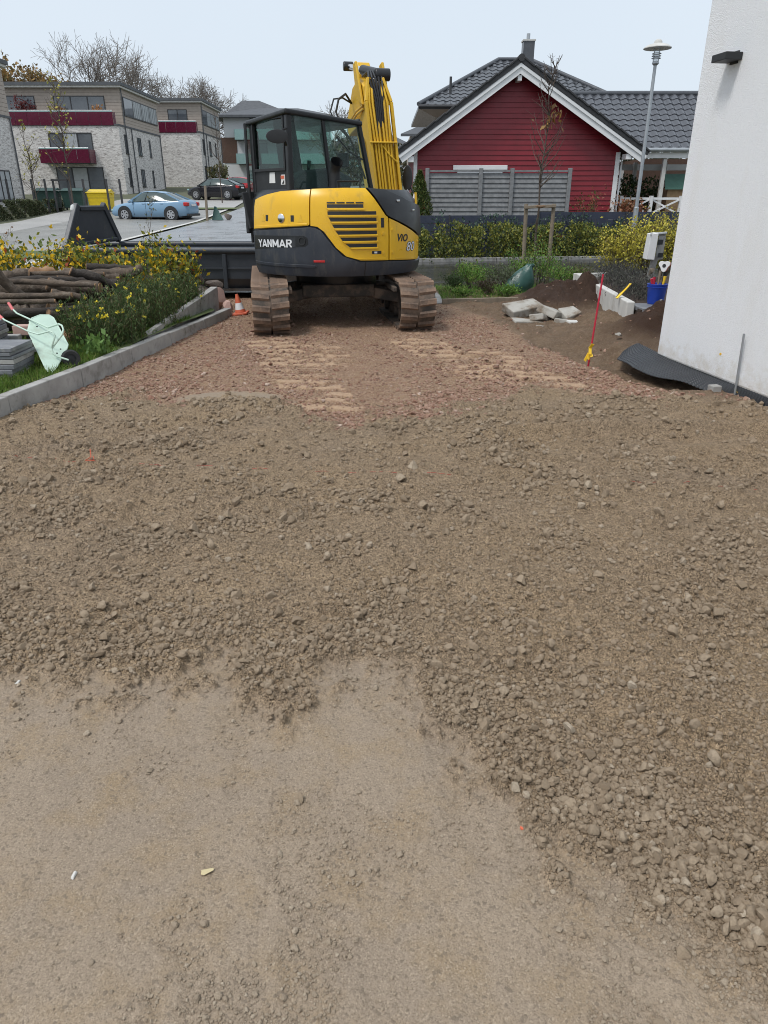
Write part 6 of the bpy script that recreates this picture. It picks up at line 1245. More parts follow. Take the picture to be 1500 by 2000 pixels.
MB().span((cp0.x - .25, 33.27, 7.223), (cp0.x + .25, 33.78, 7.28)).build('chimney_cap', MATS['concrete_light'], ch)
MB().tube([(cp0.x - .02, 33.5, 7.28), (cp0.x - .02, 33.5, 7.50)], .07, 10).build('flue', MATS['zinc'], ch, smooth=50)
p = at(880, 180, 32.8); MB().tube([(p.x, 32.9, 5.2), (p.x, 32.9, 5.95)], [.05, .05], 8).build('vent_pipe', MATS['frame_dark'], ro, smooth=50)
# carport wing with tiled roof
wg = thing('carport_wing', 'low wing with glossy grey pantile roof on grey posts, right of the red gable', 'building', (9, 27, 0))
oy, oz, ryy, rzz = 26.2, 3.02, 29.0, 4.86; es = Vector((0, ryy - oy, rzz - oz)).normalized(); nzv = Vector((1, 0, 0)).cross(es)
q = [Vector((6.3, oy, oz)), Vector((12.3, oy, oz)), Vector((12.3, ryy, rzz)), Vector((6.3, ryy, rzz))]
wr = MB().add(q + [v_ - nzv * .08 for v_ in q], [(0, 1, 2, 3), (7, 6, 5, 4), (0, 4, 5, 1), (1, 5, 6, 2), (2, 6, 7, 3), (3, 7, 4, 0)]).build('roof', MATS['tile_grey'], wg)
M('tile_gloss', (.085, .088, .10), (.07, .074, .085), .16, 4, rvar=.05)
print('wing tiles', tile_roof(wr, q[0] + Vector((0, -.03, 0)), (1, 0, 0), es, lambda c: c.x > 6.35 + max(0, (3.9 - c.z)) * 1.0 and c.x < 11.2, 20, 10, .3, .335, MATS['tile_gloss']))
MB().tube([(6.3, ryy, rzz + .05), (12.3, ryy, rzz + .05)], .09, 8).build('ridge_tile', MATS['tile_grey'], wr, smooth=50)
MB().tube([(7.6, oy - .09, oz - .04), (12.3, oy - .09, oz - .04)], .065, 8).build('gutter', MATS['zinc'], wg, smooth=50)
MB().span((7.4, oy + .05, oz - .28), (12.3, oy + .15, oz - .11)).build('beam', MATS['white_paint'], wg)
MB().span((7.4, 29.3, oz - .55), (12.3, 29.4, oz - .35)).build('beam', MATS['white_paint'], wg)
for x_, y_ in ((9.35, oy + .15), (7.85, 29), (11.3, oy + .15), (9.3, 29.2), (10.4, 29.2)): MB().span((x_ - .06, y_ - .05, .3), (x_ + .06, y_ + .07, oz - .29)).build('post', MATS['concrete_light'], wg)
MB().span((9.9, 30.5, 0), (14, 36, 2.9)).build('back_wall', MATS['brown_brick'], wg); MB().span((7.9, 31.5, 0), (9.6, 31.7, 2.6)).build('back_wall', MATS['wall_white'], wg)
rl_ = thing('railing', 'white wooden railing with diagonal braces under the tiled wing', 'railing', (9, 25.9, 0))
for z0_ in (1.52, 1.02): MB().span((7.4, 25.85, z0_ - .04), (11.8, 25.92, z0_ + .03)).build('rail', MATS['white_paint'], rl_)
for k in range(4):
    xa = 7.9 + k * 1.0; MB().span((xa - .05, 25.80, .8), (xa + .05, 25.93, 1.6)).build('post', MATS['white_paint'], rl_); MB().bar((xa + .06, 25.86, 1.06), (xa + .94, 25.86, 1.48), .05, .05).build('brace', MATS['white_paint'], rl_); MB().bar((xa + .06, 25.9, 1.48), (xa + .94, 25.9, 1.06), .05, .05).build('brace', MATS['white_paint'], rl_)
hedge('hedge', 'dark green garden hedge seen under the tiled wing', (7.5, 28.3), (12, 28.4), .9, 2.15, 6500, .12, [(.035, .06, .018), (.055, .085, .025), (.025, .04, .014)], None, ragged=.12)
ph = thing('playhouse', 'small wooden playhouse with a green roof behind the railing', 'playhouse', (10.1, 27, 0))
MB().span((9.75, 26.8, 0), (10.8, 27.8, 1.85)).build('wall', MATS['wood_raw'], ph); MB().add([(9.6, 26.65, 1.86), (10.9, 26.65, 1.86), (10.9, 27.3, 2.3), (9.75, 27.3, 2.3), (9.6, 26.65, 1.80), (10.9, 26.65, 1.80), (10.9, 27.3, 2.24), (9.75, 27.3, 2.24)], [(0, 1, 2, 3), (7, 6, 5, 4), (0, 4, 5, 1), (1, 5, 6, 2), (2, 6, 7, 3), (3, 7, 4, 0)]).build('roof', M('roof_green', (.12, .26, .20)), ph)
shrub('garden_shrub', 'rust-brown leaved shrub at the corner of the red house', (7.5, 23.9, .6), .55, .95, 700, .1, [(.25, .09, .05), (.2, .12, .06), (.3, .15, .08)], None, stems=10)
shrub('garden_shrub', 'sparse reddish shrub right of the wooden fence panels', (6.25, 23.6, .7), .45, 1.05, 260, .08, [(.28, .08, .05), (.2, .10, .05), (.12, .13, .04)], None, stems=12)
# wooden screen panels in front of the red house
pf = thing('fence_panels', 'grey weathered slatted wooden fence panels before the red house', 'fence', (3.5, 23.2, 0))
xs = [1.28, 2.86, 3.78, 5.48]; 
for k in range(3):
    z = .92; 
    while z < 2.20: MB().add([(xs[k] + .06, 23.17, z), (xs[k + 1] - .06, 23.17, z), (xs[k + 1] - .06, 23.20, z + .135), (xs[k] + .06, 23.20, z + .135), (xs[k] + .06, 23.19, z), (xs[k + 1] - .06, 23.19, z), (xs[k + 1] - .06, 23.22, z + .135), (xs[k] + .06, 23.22, z + .135)], [(0, 1, 2, 3), (7, 6, 5, 4), (0, 4, 5, 1), (1, 5, 6, 2), (2, 6, 7, 3), (3, 7, 4, 0)]).build('slat', MATS['wood_grey'], pf); z += .128
    if k != 1: 
        for x_ in (xs[k] + .45, xs[k + 1] - .45): MB().span((x_ - .02, 23.215, .9), (x_ + .02, 23.24, 2.2)).build('batten', MATS['wood_grey'], pf)
for x_ in xs: MB().span((x_ - .055, 23.12, 0), (x_ + .055, 23.23, 2.34)).build('post', MATS['wood_grey'], pf, bevel=.01)
for k in range(3): MB().span((xs[k] + .06, 23.14, 2.24), (xs[k + 1] - .06, 23.22, 2.285)).build('top_rail', MATS['wood_grey'], pf)
# narrow conifer
t = thing('conifer', 'narrow dark conifer between excavator and fence panels', 'tree', (1.0, 22.3, 0)); n = 5200; q = RNG.random(n); a = RNG.uniform(0, 6.28, n); rr2 = .42 * np.sqrt(RNG.random(n)) * (1 - q ** 3)
leaves('crown', np.stack([1.02 + rr2 * np.cos(a), 22.3 + rr2 * np.sin(a), .1 + q * 2.1], -1), .09, pal(n, [(.05, .085, .02), (.08, .12, .03), (.12, .13, .035)]), t, .35, up=.6); MB().tube([(1.02, 22.3, 0), (1.02, 22.3, 1.7)], [.05, .02], 6).build('trunk', MATS['twig'], t)
# small roof peeping out at the left of the red gable
hb = thing('distant_house', 'distant house corner with grey roof left of the red gable', 'house', (2, 46, 0)); MB().span((1.5, 46.3, .5), (6, 52, 4.8)).build('wall', MATS['cladding_tan'], hb); MB().add([(.95, 45.6, 4.85), (6, 45.6, 4.85), (6, 49, 6.0), (3.4, 49, 6.0), (.95, 45.6, 4.72), (6, 45.6, 4.72), (6, 49, 5.87), (3.4, 49, 5.87)], [(0, 1, 2, 3), (7, 6, 5, 4), (0, 4, 5, 1), (1, 5, 6, 2), (2, 6, 7, 3), (3, 7, 4, 0)]).build('roof', MATS['roof_grey'], hb)
# ------------------------------------------------------------ apartment buildings on the left
def win(par, face, a, z, wd, h, fixed, kind='glass', bars=1, frame='frame_dark'):
    """face 'f': wall looking to the viewer (a = x); 's': wall looking right (a = y)"""
    def sp(a0, a1, z0, z1, d0, d1): return ((a0, fixed - d1, z0), (a1, fixed - d0, z1)) if face == 'f' else ((fixed + d0, a0, z0), (fixed + d1, a1, z1))
    fo = MB(); t_ = .07
    for s0 in ((a - wd / 2, a + wd / 2, z, z + t_), (a - wd / 2, a + wd / 2, z + h - t_, z + h), (a - wd / 2, a - wd / 2 + t_, z + t_, z + h - t_), (a + wd / 2 - t_, a + wd / 2, z + t_, z + h - t_)): fo.span(*sp(*s0, .002, .045))
    for k in range(1, bars + 1): c_ = a - wd / 2 + wd * k / (bars + 1); fo.span(*sp(c_ - .045, c_ + .045, z + t_, z + h - t_, .002, .04))
    fo = fo.build('window', MATS[frame], par)
    for k in range(bars + 1):
        c0 = a - wd / 2 + wd * k / (bars + 1) + .03; c1 = a - wd / 2 + wd * (k + 1) / (bars + 1) - .03
        MB().span(*sp(c0, c1, z + t_ - .02, z + h - t_ + .02, .001, .012)).build('pane', MATS['window_glass'], fo)
        if kind == 'blind' or (kind == 'mixed' and k % 2): MB().span(*sp(c0 + .05, c1 - .05, z + t_, z + h - t_, .013, .017)).build('blind', MATS['blind'], fo)
    MB().span(*sp(a - wd / 2 - .05, a + wd / 2 + .05, z - .06, z - .002, .0, .10)).build('sill', MATS[frame], fo)
    return fo
def balcony(par, x0, x1, yf, z, h=.95, dep=1.5, glass='balcony_red', rail=True):
    sl = MB().span((x0, yf - dep, z - .18), (x1, yf - .003, z)).build('balcony', MATS['roof_grey'], par); n_ = max(2, round((x1 - x0) / 1.1))
    for k in range(n_): a0 = x0 + (x1 - x0) * k / n_; MB().span((a0 + .015, yf - dep - .04, z - .15), (a0 + (x1 - x0) / n_ - .015, yf - dep - .005, z + h)).build('panel', MATS[glass], sl)
    for xx in (x0 - .04, x1 + .005): MB().span((xx, yf - dep, z - .15), (xx + .035, yf - .02, z + h)).build('panel', MATS[glass], sl)
    if rail: MB().tube([(x0, yf - dep - .02, z + h + .12), (x1, yf - dep - .02, z + h + .12)], .025, 6).build('rail', MATS['zinc'], sl); MB().span((x0 + .02, yf - dep - .03, z + h + .002), (x1 - .02, yf - dep - .015, z + h + .10)).build('glass_strip', MATS['frosted'], sl)
def cladding(par, x0, x1, y0, y1, z0, z1, name='cladding'):
    MB().span((x0, y0, z0), (x1, y1, z1)).build('upper_wall', MATS['cladding_tan'], par); z = z0 + .02
    while z < z1 - .1:
        MB().span((x0 - .0, y0 - .03, z), (x1 + .03, y0 - .002, z + .235)).build(name, MATS['cladding_tan'], par); MB().span((x1 + .002, y0, z), (x1 + .03, y1, z + .235)).build(name, MATS['cladding_tan'], par); z += .26
def apartment(label, x0, x1, y0, y1, zb, terrace, H1=5.65, H2=8.75, wins=True, side_t=(.12, .42, .68)):
    t = thing('apartment_building', label, 'building', ((x0 + x1) / 2, y0, zb), 0, 'brick apartment buildings'); zb2 = zb + H1
    MB().span((x0, y0, zb - 1), (x1, y1, zb2)).build('wall', MATS['brick_pale'], t)
    MB().span((x0 - .05, y0 - .08, zb2 + .001), (x1 + .06, y1 + .05, zb2 + .14)).build('parapet', MATS['roof_grey'], t)
    uy = y0 + terrace; cladding(t, x0, x1 - .05, uy, y1, zb2 + .141, zb + H2)
    MB().span((x0 - .2, uy - .5, zb + H2 + .001), (x1 + .25, y1 + .3, zb + H2 + .16)).build('eave', MATS['concrete_light'], t)
    MB().span((x0 - .3, uy - .6, zb + H2 + .161), (x1 + .35, y1 + .4, zb + H2 + .42)).build('roof', MATS['roof_grey'], t)
    for yy2 in (uy + .1, y0 + (y1 - y0) * .26, y1 - .3): MB().tube([(x1 + .08, yy2, zb), (x1 + .08, yy2, zb + (H2 if yy2 == uy + .1 else H1))], .05, 6).build('downpipe', MATS['roof_grey'], t)
    if wins:
        Ls = y1 - y0
        for fl_ in (0, 1):
            for k, f in enumerate(side_t): win(t, 's', y0 + Ls * f, zb + .75 + fl_ * 2.75 - (.0), (.75, 1.1, .5)[k], 1.55, x1, 'glass', (1, 1, 0)[k])
        z_ = zb + H2 - 2.15; a0, a1 = y0 + Ls * .10 + terrace * .5, y1 - .6; so2 = MB().span((x1 + .005, a0, z_), (x1 + .05, a1, z_ + 1.55)).build('window', MATS['frame_dark'], t); n_ = 4
        for k in range(n_):
            c0 = a0 + (a1 - a0) * k / n_ + .12; c1 = a0 + (a1 - a0) * (k + 1) / n_ - .12; MB().span((x1 + .051, c0, z_ + .1), (x1 + .06, c1, z_ + 1.45)).build('pane', MATS['blind'] if k else MATS['window_glass'], so2)
            for j in range(4):
                if k: b_ = c0 + (c1 - c0) * (j + .5) / 4; MB().span((x1 + .061, b_ - .03, z_ + .1), (x1 + .075, b_ + .03, z_ + 1.45)).build('screen_bar', MATS['window_glass'], so2)
    return t
zbA = 1.75
A = apartment('pale brick apartment block with red balconies behind the yellow bin', -37, -23.75, 72, 85, zbA, 1.6)
# terrace parapet, windows facing the viewer
zt2 = zbA + 5.8
balcony(A, -35, -24.1, 72.5, zt2 + .02, .9, .55)
win(A, 'f', -27.5, zt2 + .35, 4.6, 2.0, 73.565, 'glass', 2); win(A, 'f', -33.2, zt2 + .35, 3.4, 2.0, 73.565, 'glass', 1)
balcony(A, -30.6, -26.2, 72, zbA + 2.75, .95, 1.4); win(A, 'f', -28.2, zbA + 2.9, 3.9, 2.2, 72, 'mixed', 2); win(A, 'f', -27.8, zbA + .1, 4.3, 2.2, 72, 'mixed', 2)
for x_, c_ in ((-32.0, (.14, .03, .03)), (-29.3, (.45, .22, .08)), (-25.6, (.5, .25, .09))): shrub('terrace_plant', {-32.0: 'dark red round shrub on the roof terrace', -29.3: 'orange grass tuft on the terrace left of the window', -25.6: 'orange grass tuft on the terrace at the window end'}[x_], (x_, 72.7, zt2 + .05), .9 if x_ < -31 else .45, 2.0 if x_ < -31 else 1.25, 500, .2, [c_], None, 'plant', 8, 'plants on the roof terrace')
B_ = apartment('second pale brick apartment block farther down the street', -29, -20.9, 91, 102.5, 2.6, 1.6); balcony(B_, -25.8, -21.2, 91.4, 2.6 + 5.8, .9, .45); win(B_, 'f', -23.6, 8.7, 2.2, 2.0, 92.565)
N_ = apartment('nearest pale brick apartment block cut off at the left edge', -42, -26.1, 43, 56.5, .9, .0, wins=False)
win(N_, 's', 52.2, 4.35, 2.6, 2.1, -26.1, 'mixed', 2); win(N_, 's', 53.7, 1.35, 2.2, 1.9, -26.1, 'blind', 2); MB().span((-26.09, 48.0, 3.1), (-25.2, 51.0, 4.1)).build('balcony', MATS['balcony_red'], N_)
MB().span((-25.9, 49.5, .7), (-25.8, 51.9, 3.0)).build('screen', MATS['wood_grey'], N_)
# white villa at the end of the street
vl = thing('white_villa', 'white apartment villa with grey hip roof and frosted glass balconies', 'building', (-16, 108, 3)); x0, x1, y0, zb = -21.5, -8, 108, 2.9
MB().span((x0, y0, zb - 1), (x1, y0 + 12, zb + 8.6)).build('wall', MATS['wall_white'], vl); MB().span((x0 - .6, y0 - .06, zb + 2.9), (x0 + 1.6, y0 + 2, zb + 6.0)).build('brick_bay', MATS['brown_brick'], vl)
V_ = [(x0 - 1.2, y0 - 1.2, zb + 8.6), (x1 + 1.2, y0 - 1.2, zb + 8.6), (x1 + 1.2, y0 + 13, zb + 8.6), (x0 - 1.2, y0 + 13, zb + 8.6), (x0 + 4, y0 + 5.5, zb + 10.0), (x1 - 4, y0 + 5.5, zb + 10.0)]
MB().add(V_ + [(a_, b_, c_ - .3) for a_, b_, c_ in V_], [(0, 1, 5, 4), (1, 2, 5), (2, 3, 4, 5), (3, 0, 4), (0, 6, 7, 1), (1, 7, 8, 2), (2, 8, 9, 3), (3, 9, 6, 0), (9, 8, 7, 6)]).build('roof', MATS['roof_grey'], vl)
V2 = [(-23, y0 + 4, zb + 8.6), (-11, y0 + 4, zb + 8.6), (-11, y0 + 12, zb + 8.6), (-23, y0 + 12, zb + 8.6), (-20.2, y0 + 8, zb + 11.2), (-17.8, y0 + 8, zb + 11.2)]
MB().add(V2, [(0, 1, 5, 4), (1, 2, 5), (2, 3, 4, 5), (3, 0, 4), (3, 2, 1, 0)]).build('upper_roof', MATS['roof_grey'], vl)
for k in range(2): balcony(vl, x0 + 1.7, x1 + .5, y0, zb + 2.9 + 2.9 * k, 1.1, 1.6, 'frosted', False)
for k in range(3):
    win(vl, 'f', x0 + 4.6, zb + .25 + 2.9 * k, 2.2, 2.2, y0, 'glass', 1); win(vl, 'f', x0 + 8.6, zb + .25 + 2.9 * k, 2.2, 2.2, y0, 'glass', 1)
V3 = thing('far_villa', 'white house with hip roof seen behind the excavator boom', 'building', (-3, 118, 3)); MB().span((-8, 118, 2), (4, 128, 8.2)).build('wall', MATS['wall_white'], V3); MB().add([(-9, 117, 8.2), (5, 117, 8.2), (5, 129, 8.2), (-9, 129, 8.2), (-4, 123, 10.8), (0, 123, 10.8)], [(0, 1, 5, 4), (1, 2, 5), (2, 3, 4, 5), (3, 0, 4), (3, 2, 1, 0)]).build('roof', MATS['roof_grey'], V3)
for k in range(3): win(V3, 'f', -6.5 + 3.6 * k, 3.9, 1.6, 2.0, 118)
balcony(V3, -7.5, -1, 118, 5.8, 1.0, 1.5, 'frosted', False)
# ------------------------------------------------------------ cars
def car(label, loc, rz, L, W, Hh, paint, prof_, green, wheels, cat='car', lights=True, name='parked_car'):
    t = thing(name, label, cat, loc, rz, 'cars parked along the side street'); hw_ = W / 2; m = MB(); vs = []; S_ = len(prof_)
    for x_, zt_, wf, zb_ in prof_:
        w_ = hw_ * wf; sec = [(0, zb_), (w_ * .86, zb_), (w_ * .97, zb_ + .10), (w_, zb_ + (zt_ - zb_) * .45), (w_ * .985, zt_ - .16), (w_ * .94, zt_ - .05), (w_ * .84, zt_), (0, zt_ + .025)]
        vs += [(x_, y_, z_) for y_, z_ in sec] + [(x_, -y_, z_) for y_, z_ in sec[-2:0:-1]]
    nr_ = 14; fs = [(i * nr_ + j, i * nr_ + (j + 1) % nr_, (i + 1) * nr_ + (j + 1) % nr_, (i + 1) * nr_ + j) for i in range(S_ - 1) for j in range(nr_)] + [tuple(range(nr_ - 1, -1, -1)), tuple(range((S_ - 1) * nr_, S_ * nr_))]
    m.add(vs, fs); body = m.build('body', MATS[paint], t, local=True, smooth=42)
    def gsec(x_, zt_, zb_, wt, wbelt): return [(x_, wbelt, zb_), (x_, (wt * .75 + wbelt * .25), zb_ + (zt_ - zb_) * .75), (x_, wt * .93, zt_ - .04), (x_, wt * .7, zt_), (x_, 0, zt_ + .015), (x_, -wt * .7, zt_), (x_, -wt * .93, zt_ - .04), (x_, -(wt * .75 + wbelt * .25), zb_ + (zt_ - zb_) * .75), (x_, -wbelt, zb_)]
    vs = []; 
    for g_ in green: vs += gsec(g_[0], g_[1], g_[2], g_[3] * hw_, g_[4] * hw_)
    fs = [(i * 9 + j, i * 9 + j + 1, (i + 1) * 9 + j + 1, (i + 1) * 9 + j) for i in range(len(green) - 1) for j in range(8)]
    MB().add(vs, fs).build('windows', MATS['car_glass'], t, local=True, smooth=42)
    r0, r1 = 1, len(green) - 2; vs = []
    for g_ in green[r0:r1 + 1]: s9 = gsec(g_[0], g_[1], g_[2], g_[3] * hw_, g_[4] * hw_); vs += [(a_, b_ * 1.012, c_ + .012) for a_, b_, c_ in s9[2:7]]
    n_ = r1 - r0 + 1; MB().add(vs, [(i * 5 + j, i * 5 + j + 1, (i + 1) * 5 + j + 1, (i + 1) * 5 + j) for i in range(n_ - 1) for j in range(4)]).build('roof', MATS[paint], t, local=True, smooth=42)
    for s_ in (-1, 1):
        for gi, gj, wd in ((0, 1, .09), (len(green) - 2, len(green) - 1, .07)):
            a_, b_ = gsec(*green[gi][:3], green[gi][3] * hw_, green[gi][4] * hw_), gsec(*green[gj][:3], green[gj][3] * hw_, green[gj][4] * hw_); i_ = 0 if s_ > 0 else 8; j_ = 2 if s_ > 0 else 6
            p_, q_ = (a_[i_], b_[j_]) if gi == 0 else (b_[i_], a_[j_]); MB().bar(Vector(p_) + Vector((0, s_ * .008, 0)), Vector(q_) + Vector((0, s_ * .008, 0)), .03, wd, (0, 0, 1)).build('pillar', MATS[paint], t, local=True)
        mid = green[len(green) // 2]; g9 = gsec(mid[0], mid[1], mid[2], mid[3] * hw_, mid[4] * hw_); MB().bar(Vector(g9[0 if s_ > 0 else 8]) + Vector((.12, s_ * .006, 0)), Vector(g9[2 if s_ > 0 else 6]) + Vector((0, s_ * .006, 0)), .025, .07).build('pillar', MATS['black_paint'], t, local=True)
        for x_, rad in wheels:
            MB().cyl((x_, s_ * (hw_ - .10), rad + .03), (0, 1, 0), rad + .075, .215, 28).build('wheel_arch', MATS['black_plastic'], t, local=True)
            wo_ = MB().lathe([(rad * .66, -.10), (rad * .93, -.105), (rad, -.07), (rad, .07), (rad * .93, .105), (rad * .66, .10)], (x_, s_ * (hw_ - .09), rad), 28, (0, 1, 0), closed=True).build('wheel', MATS['tyre'], t, local=True, smooth=40)
            MB().cyl((x_, s_ * (hw_ - .04), rad), (0, 1, 0), rad * .65, .06, 24).build('rim_well', MATS['black_plastic'], wo_)
            m = MB(); m.lathe([(rad * .58, -.012), (rad * .68, -.012), (rad * .68, .012), (rad * .58, .012)], (x_, s_ * (hw_ + .012), rad), 26, (0, 1, 0), closed=True); m.cyl((x_, s_ * (hw_ + .012), rad), (0, 1, 0), rad * .17, .03, 12)
            for k in range(6): a_ = k * math.pi / 3 + .2; m.bar((x_, s_ * (hw_ + .012), rad), (x_ + math.cos(a_) * rad * .62, s_ * (hw_ + .012), rad + math.sin(a_) * rad * .62), .06 if False else .02, .075, (0, 1, 0) if False else (-math.sin(a_), 0, math.cos(a_)))
            m.build('rim', MATS['alloy'], wo_)
        MB().box((green[-1][0] - .28, s_ * (hw_ * .98), green[-1][2] + .06), (.10, .16, .11)).build('door_mirror', MATS[paint], t, local=True, bevel=.03)
        for x_ in (green[1][0] + .12, mid[0] + .12 + .05): MB().box((x_ + .05, s_ * (hw_ * .985 + .004), green[2][2] - .13), (.15, .02, .025)).build('door_handle', MATS[paint], t, local=True)
        for x_ in (mid[0] + .10, green[-1][0] - .32): MB().box((x_, s_ * (hw_ * .995 - .006), .58), (.012, .018, .62)).build('door_gap', MATS['black_plastic'], t, local=True)
        xr = prof_[0][0]; MB().box((xr + .10, s_ * hw_ * .74, prof_[2][1] - .17), (.24, .30, .19)).build('tail_light', MATS['tail_red'], t, local=True, bevel=.04)
        MB().box((prof_[-1][0] - .14, s_ * hw_ * .64, prof_[-2][1] - .06), (.20, .32, .12)).build('headlight', MATS['frosted'], t, local=True, bevel=.04)
    MB().box((prof_[0][0] - .02, 0, prof_[2][1] - .22), (.03, .50, .11)).build('number_plate', MATS['white_paint'], t, local=True, bevel=.004)
    MB().box((prof_[0][0] + .03, 0, .30), (.14, W * .82, .12)).build('bumper', MATS['black_plastic'], t, local=True, bevel=.03)
    MB().box((0, 0, .2), (L * .8, W * .8, .1)).build('underbody', MATS['black_plastic'], t, local=True)
    return t
SED = [(-2.23, .70, .72, .38), (-2.20, .88, .80, .33), (-2.08, 1.00, .88, .27), (-1.7, 1.03, .95, .22), (-1.0, 1.0, 1.0, .2), (0, .97, 1.0, .2), (.9, .94, 1.0, .2), (1.3, .88, .985, .2), (1.75, .80, .95, .22), (2.05, .70, .87, .24), (2.2, .58, .76, .28), (2.24, .48, .66, .32)]
SEG = [(-1.78, 1.02, 1.0, .70, .86), (-1.0, 1.37, .985, .66, .92), (-.5, 1.44, .98, .68, .94), (.0, 1.455, .97, .68, .94), (.38, 1.42, .96, .66, .94), (1.12, .95, .92, .74, .90)]
cz = lambda x_, y_: float(tz(x_, y_)) + .02
car('light blue sedan parked on the paving, rear to the right', (-12.45, 42, cz(0, 42) - .12), R(180 - 10), 4.47, 1.78, 1.455, 'car_blue', SED, SEG, ((-1.30, .32), (1.34, .32)))
HB = [(-2.2, .62, .74, .36), (-2.18, .95, .84, .3), (-2.0, 1.05, .93, .24), (-1.5, 1.03, .98, .2), (-.6, 1.0, 1.0, .2), (.4, .97, 1.0, .2), (1.1, .93, .99, .2), (1.6, .86, .95, .22), (2.0, .74, .86, .25), (2.22, .56, .7, .3)]
HBG = [(-2.0, 1.07, 1.03, .68, .86), (-1.3, 1.36, 1.01, .64, .90), (-.6, 1.46, 1.0, .66, .93), (.0, 1.48, .98, .67, .94), (.45, 1.43, .97, .65, .94), (1.25, .95, .93, .74, .9)]
car('black hatchback parked in front of the second brick block', (-13.2, 61.5, cz(0, 61.5) + .02), R(180 - 14), 4.45, 1.84, 1.48, 'car_black', HB, HBG, ((-1.32, .34), (1.36, .34)))
car('red car mostly hidden behind the black hatchback', (-12.2, 65, cz(0, 65) + .05), R(180 - 24), 4.3, 1.76, 1.5, 'car_red', HB, HBG, ((-1.28, .33), (1.32, .33)))
car('dark green-grey estate car behind the red one', (-11.3, 70, cz(0, 70) + .12), R(180 - 14), 4.5, 1.84, 1.55, 'car_dark', HB, HBG, ((-1.32, .34), (1.36, .34)))
pc = at(800, 330, 70); car('silver-white car far behind the cab windows', (-3.6, 60, cz(0, 60)), R(95), 4.3, 1.76, 1.5, 'car_dark', HB, HBG, ((-1.28, .33), (1.32, .33)))
# ------------------------------------------------------------ left street furniture
hedge('hedge', 'long clipped grey-green hedge along the pavement on the left', (-19.6, 31.5), (-20.6, 49.5), 1.1, 1.02, 15000, .12, [(.06, .08, .035), (.09, .11, .05), (.05, .06, .03), (.13, .13, .07)], None, z0=.36, ragged=.1)
hedge('hedge', 'yellow-green shrubs at the left edge before the clipped hedge', (-17.8, 30.5), (-18.6, 31.5), .7, .95, 2500, .11, [(.16, .19, .03), (.10, .13, .03), (.3, .27, .04)], None, z0=.25, ragged=.3)
def bin_(label, x, y, z, mat, w_=1.32, h_=1.22, lidc=None):
    t = thing('waste_bin', label, 'bin', (x, y, z), 0, 'waste bins by the brick building')
    m = MB(); m.add([(-w_ * .44, -.42, .14), (w_ * .44, -.42, .14), (w_ * .44, .42, .14), (-w_ * .44, .42, .14), (-w_ / 2, -.52, h_ * .88), (w_ / 2, -.52, h_ * .88), (w_ / 2, .52, h_ * .88), (-w_ / 2, .52, h_ * .88)], [(3, 2, 1, 0), (4, 5, 6, 7), (0, 1, 5, 4), (1, 2, 6, 5), (2, 3, 7, 6), (3, 0, 4, 7)]); m.build('tub', MATS[mat], t, local=True, bevel=.03)
    MB().box((0, -.02, h_ * .905), (w_ * 1.04, 1.12, .06)).build('rim', MATS[mat], t, local=True, bevel=.02); MB().add([(-w_ / 2, -.54, h_ * .93), (w_ / 2, -.54, h_ * .93), (w_ / 2, .1, h_ * 1.06), (-w_ / 2, .1, h_ * 1.06), (w_ / 2, .54, h_ * .95), (-w_ / 2, .54, h_ * .95)], [(0, 1, 2, 3), (3, 2, 4, 5), (1, 4, 2), (0, 3, 5)]).build('lid', MATS[lidc or mat], t, local=True, bevel=.02)
    for sx in (-1, 1):
        MB().cyl((sx * (w_ / 2 + .04), 0, h_ * .86), (1, 0, 0), .05, .08, 10).build('trunnion', MATS[mat], t, local=True)
        for sy in (-1, 1): MB().cyl((sx * w_ * .36, sy * .34, .08), (1, 0, 0), .08, .05, 12).build('caster', MATS['tyre'], t, local=True)
z48 = cz(0, 48.5)
bin_('left dark green waste bin with a red and white edge', -21.0, 48.6, z48, 'bin_green'); bin_('right dark green waste bin beside the fence post', -19.45, 48.9, z48, 'bin_green'); bin_('yellow recycling bin left of the light blue car', -17.35, 47.6, z48 - .1, 'bin_yellow', 1.35)
mf = thing('metal_fence', 'black metal mesh fence around the waste bins', 'fence', (-19.5, 47, z48))
fx_ = [-23.6, -22.7, -21.2, -20.4, -19.9, -19.0, -18.1, -16.7, -15.9]
for k, x_ in enumerate(fx_): MB().span((x_ - .05, 47.0, z48 - .3), (x_ + .05, 47.1, z48 + 1.75)).build('post', MATS['frame_dark'], mf)
for k in range(len(fx_) - 1):
    for z_ in (.15, .7, 1.25, 1.68): MB().span((fx_[k], 47.03, z48 + z_), (fx_[k + 1], 47.05, z48 + z_ + .02)).build('rail', MATS['frame_dark'], mf)
MB().span((-19.95, 46.9, z48 + 1.64), (-19.0, 47.2, z48 + 1.74)).build('gate_lintel', MATS['frame_dark'], mf)
p = at(445, 430, 40); st = MB(); st.bar((-9.3, 40.4, .35), (-9.25, 40.4, 2.1), .12, .12, (0, 1, 0)); tag(st.build('wooden_post', MATS['wood_stake'], bevel=.02), 'wooden tree stake before the black hatchback', 'post')
lump('rock', (-8.35, 41, .62), (.26, .25, .42), 'boulder', 'upright field rock beside the wooden post', 'rock', None, 90)
m = MB(); m.add([(-9.1, 40.6, .45), (-8.45, 40.5, .45), (-8.8, 41.1, .45), (-8.95, 40.75, 1.12), (-8.85, 40.8, 1.1)], [(0, 1, 4, 3), (1, 2, 4), (2, 0, 3, 4)]); tag(m.build('green_sack', MATS['tarp_green']), 'dark green watering sack at the foot of the wooden post', 'sack')
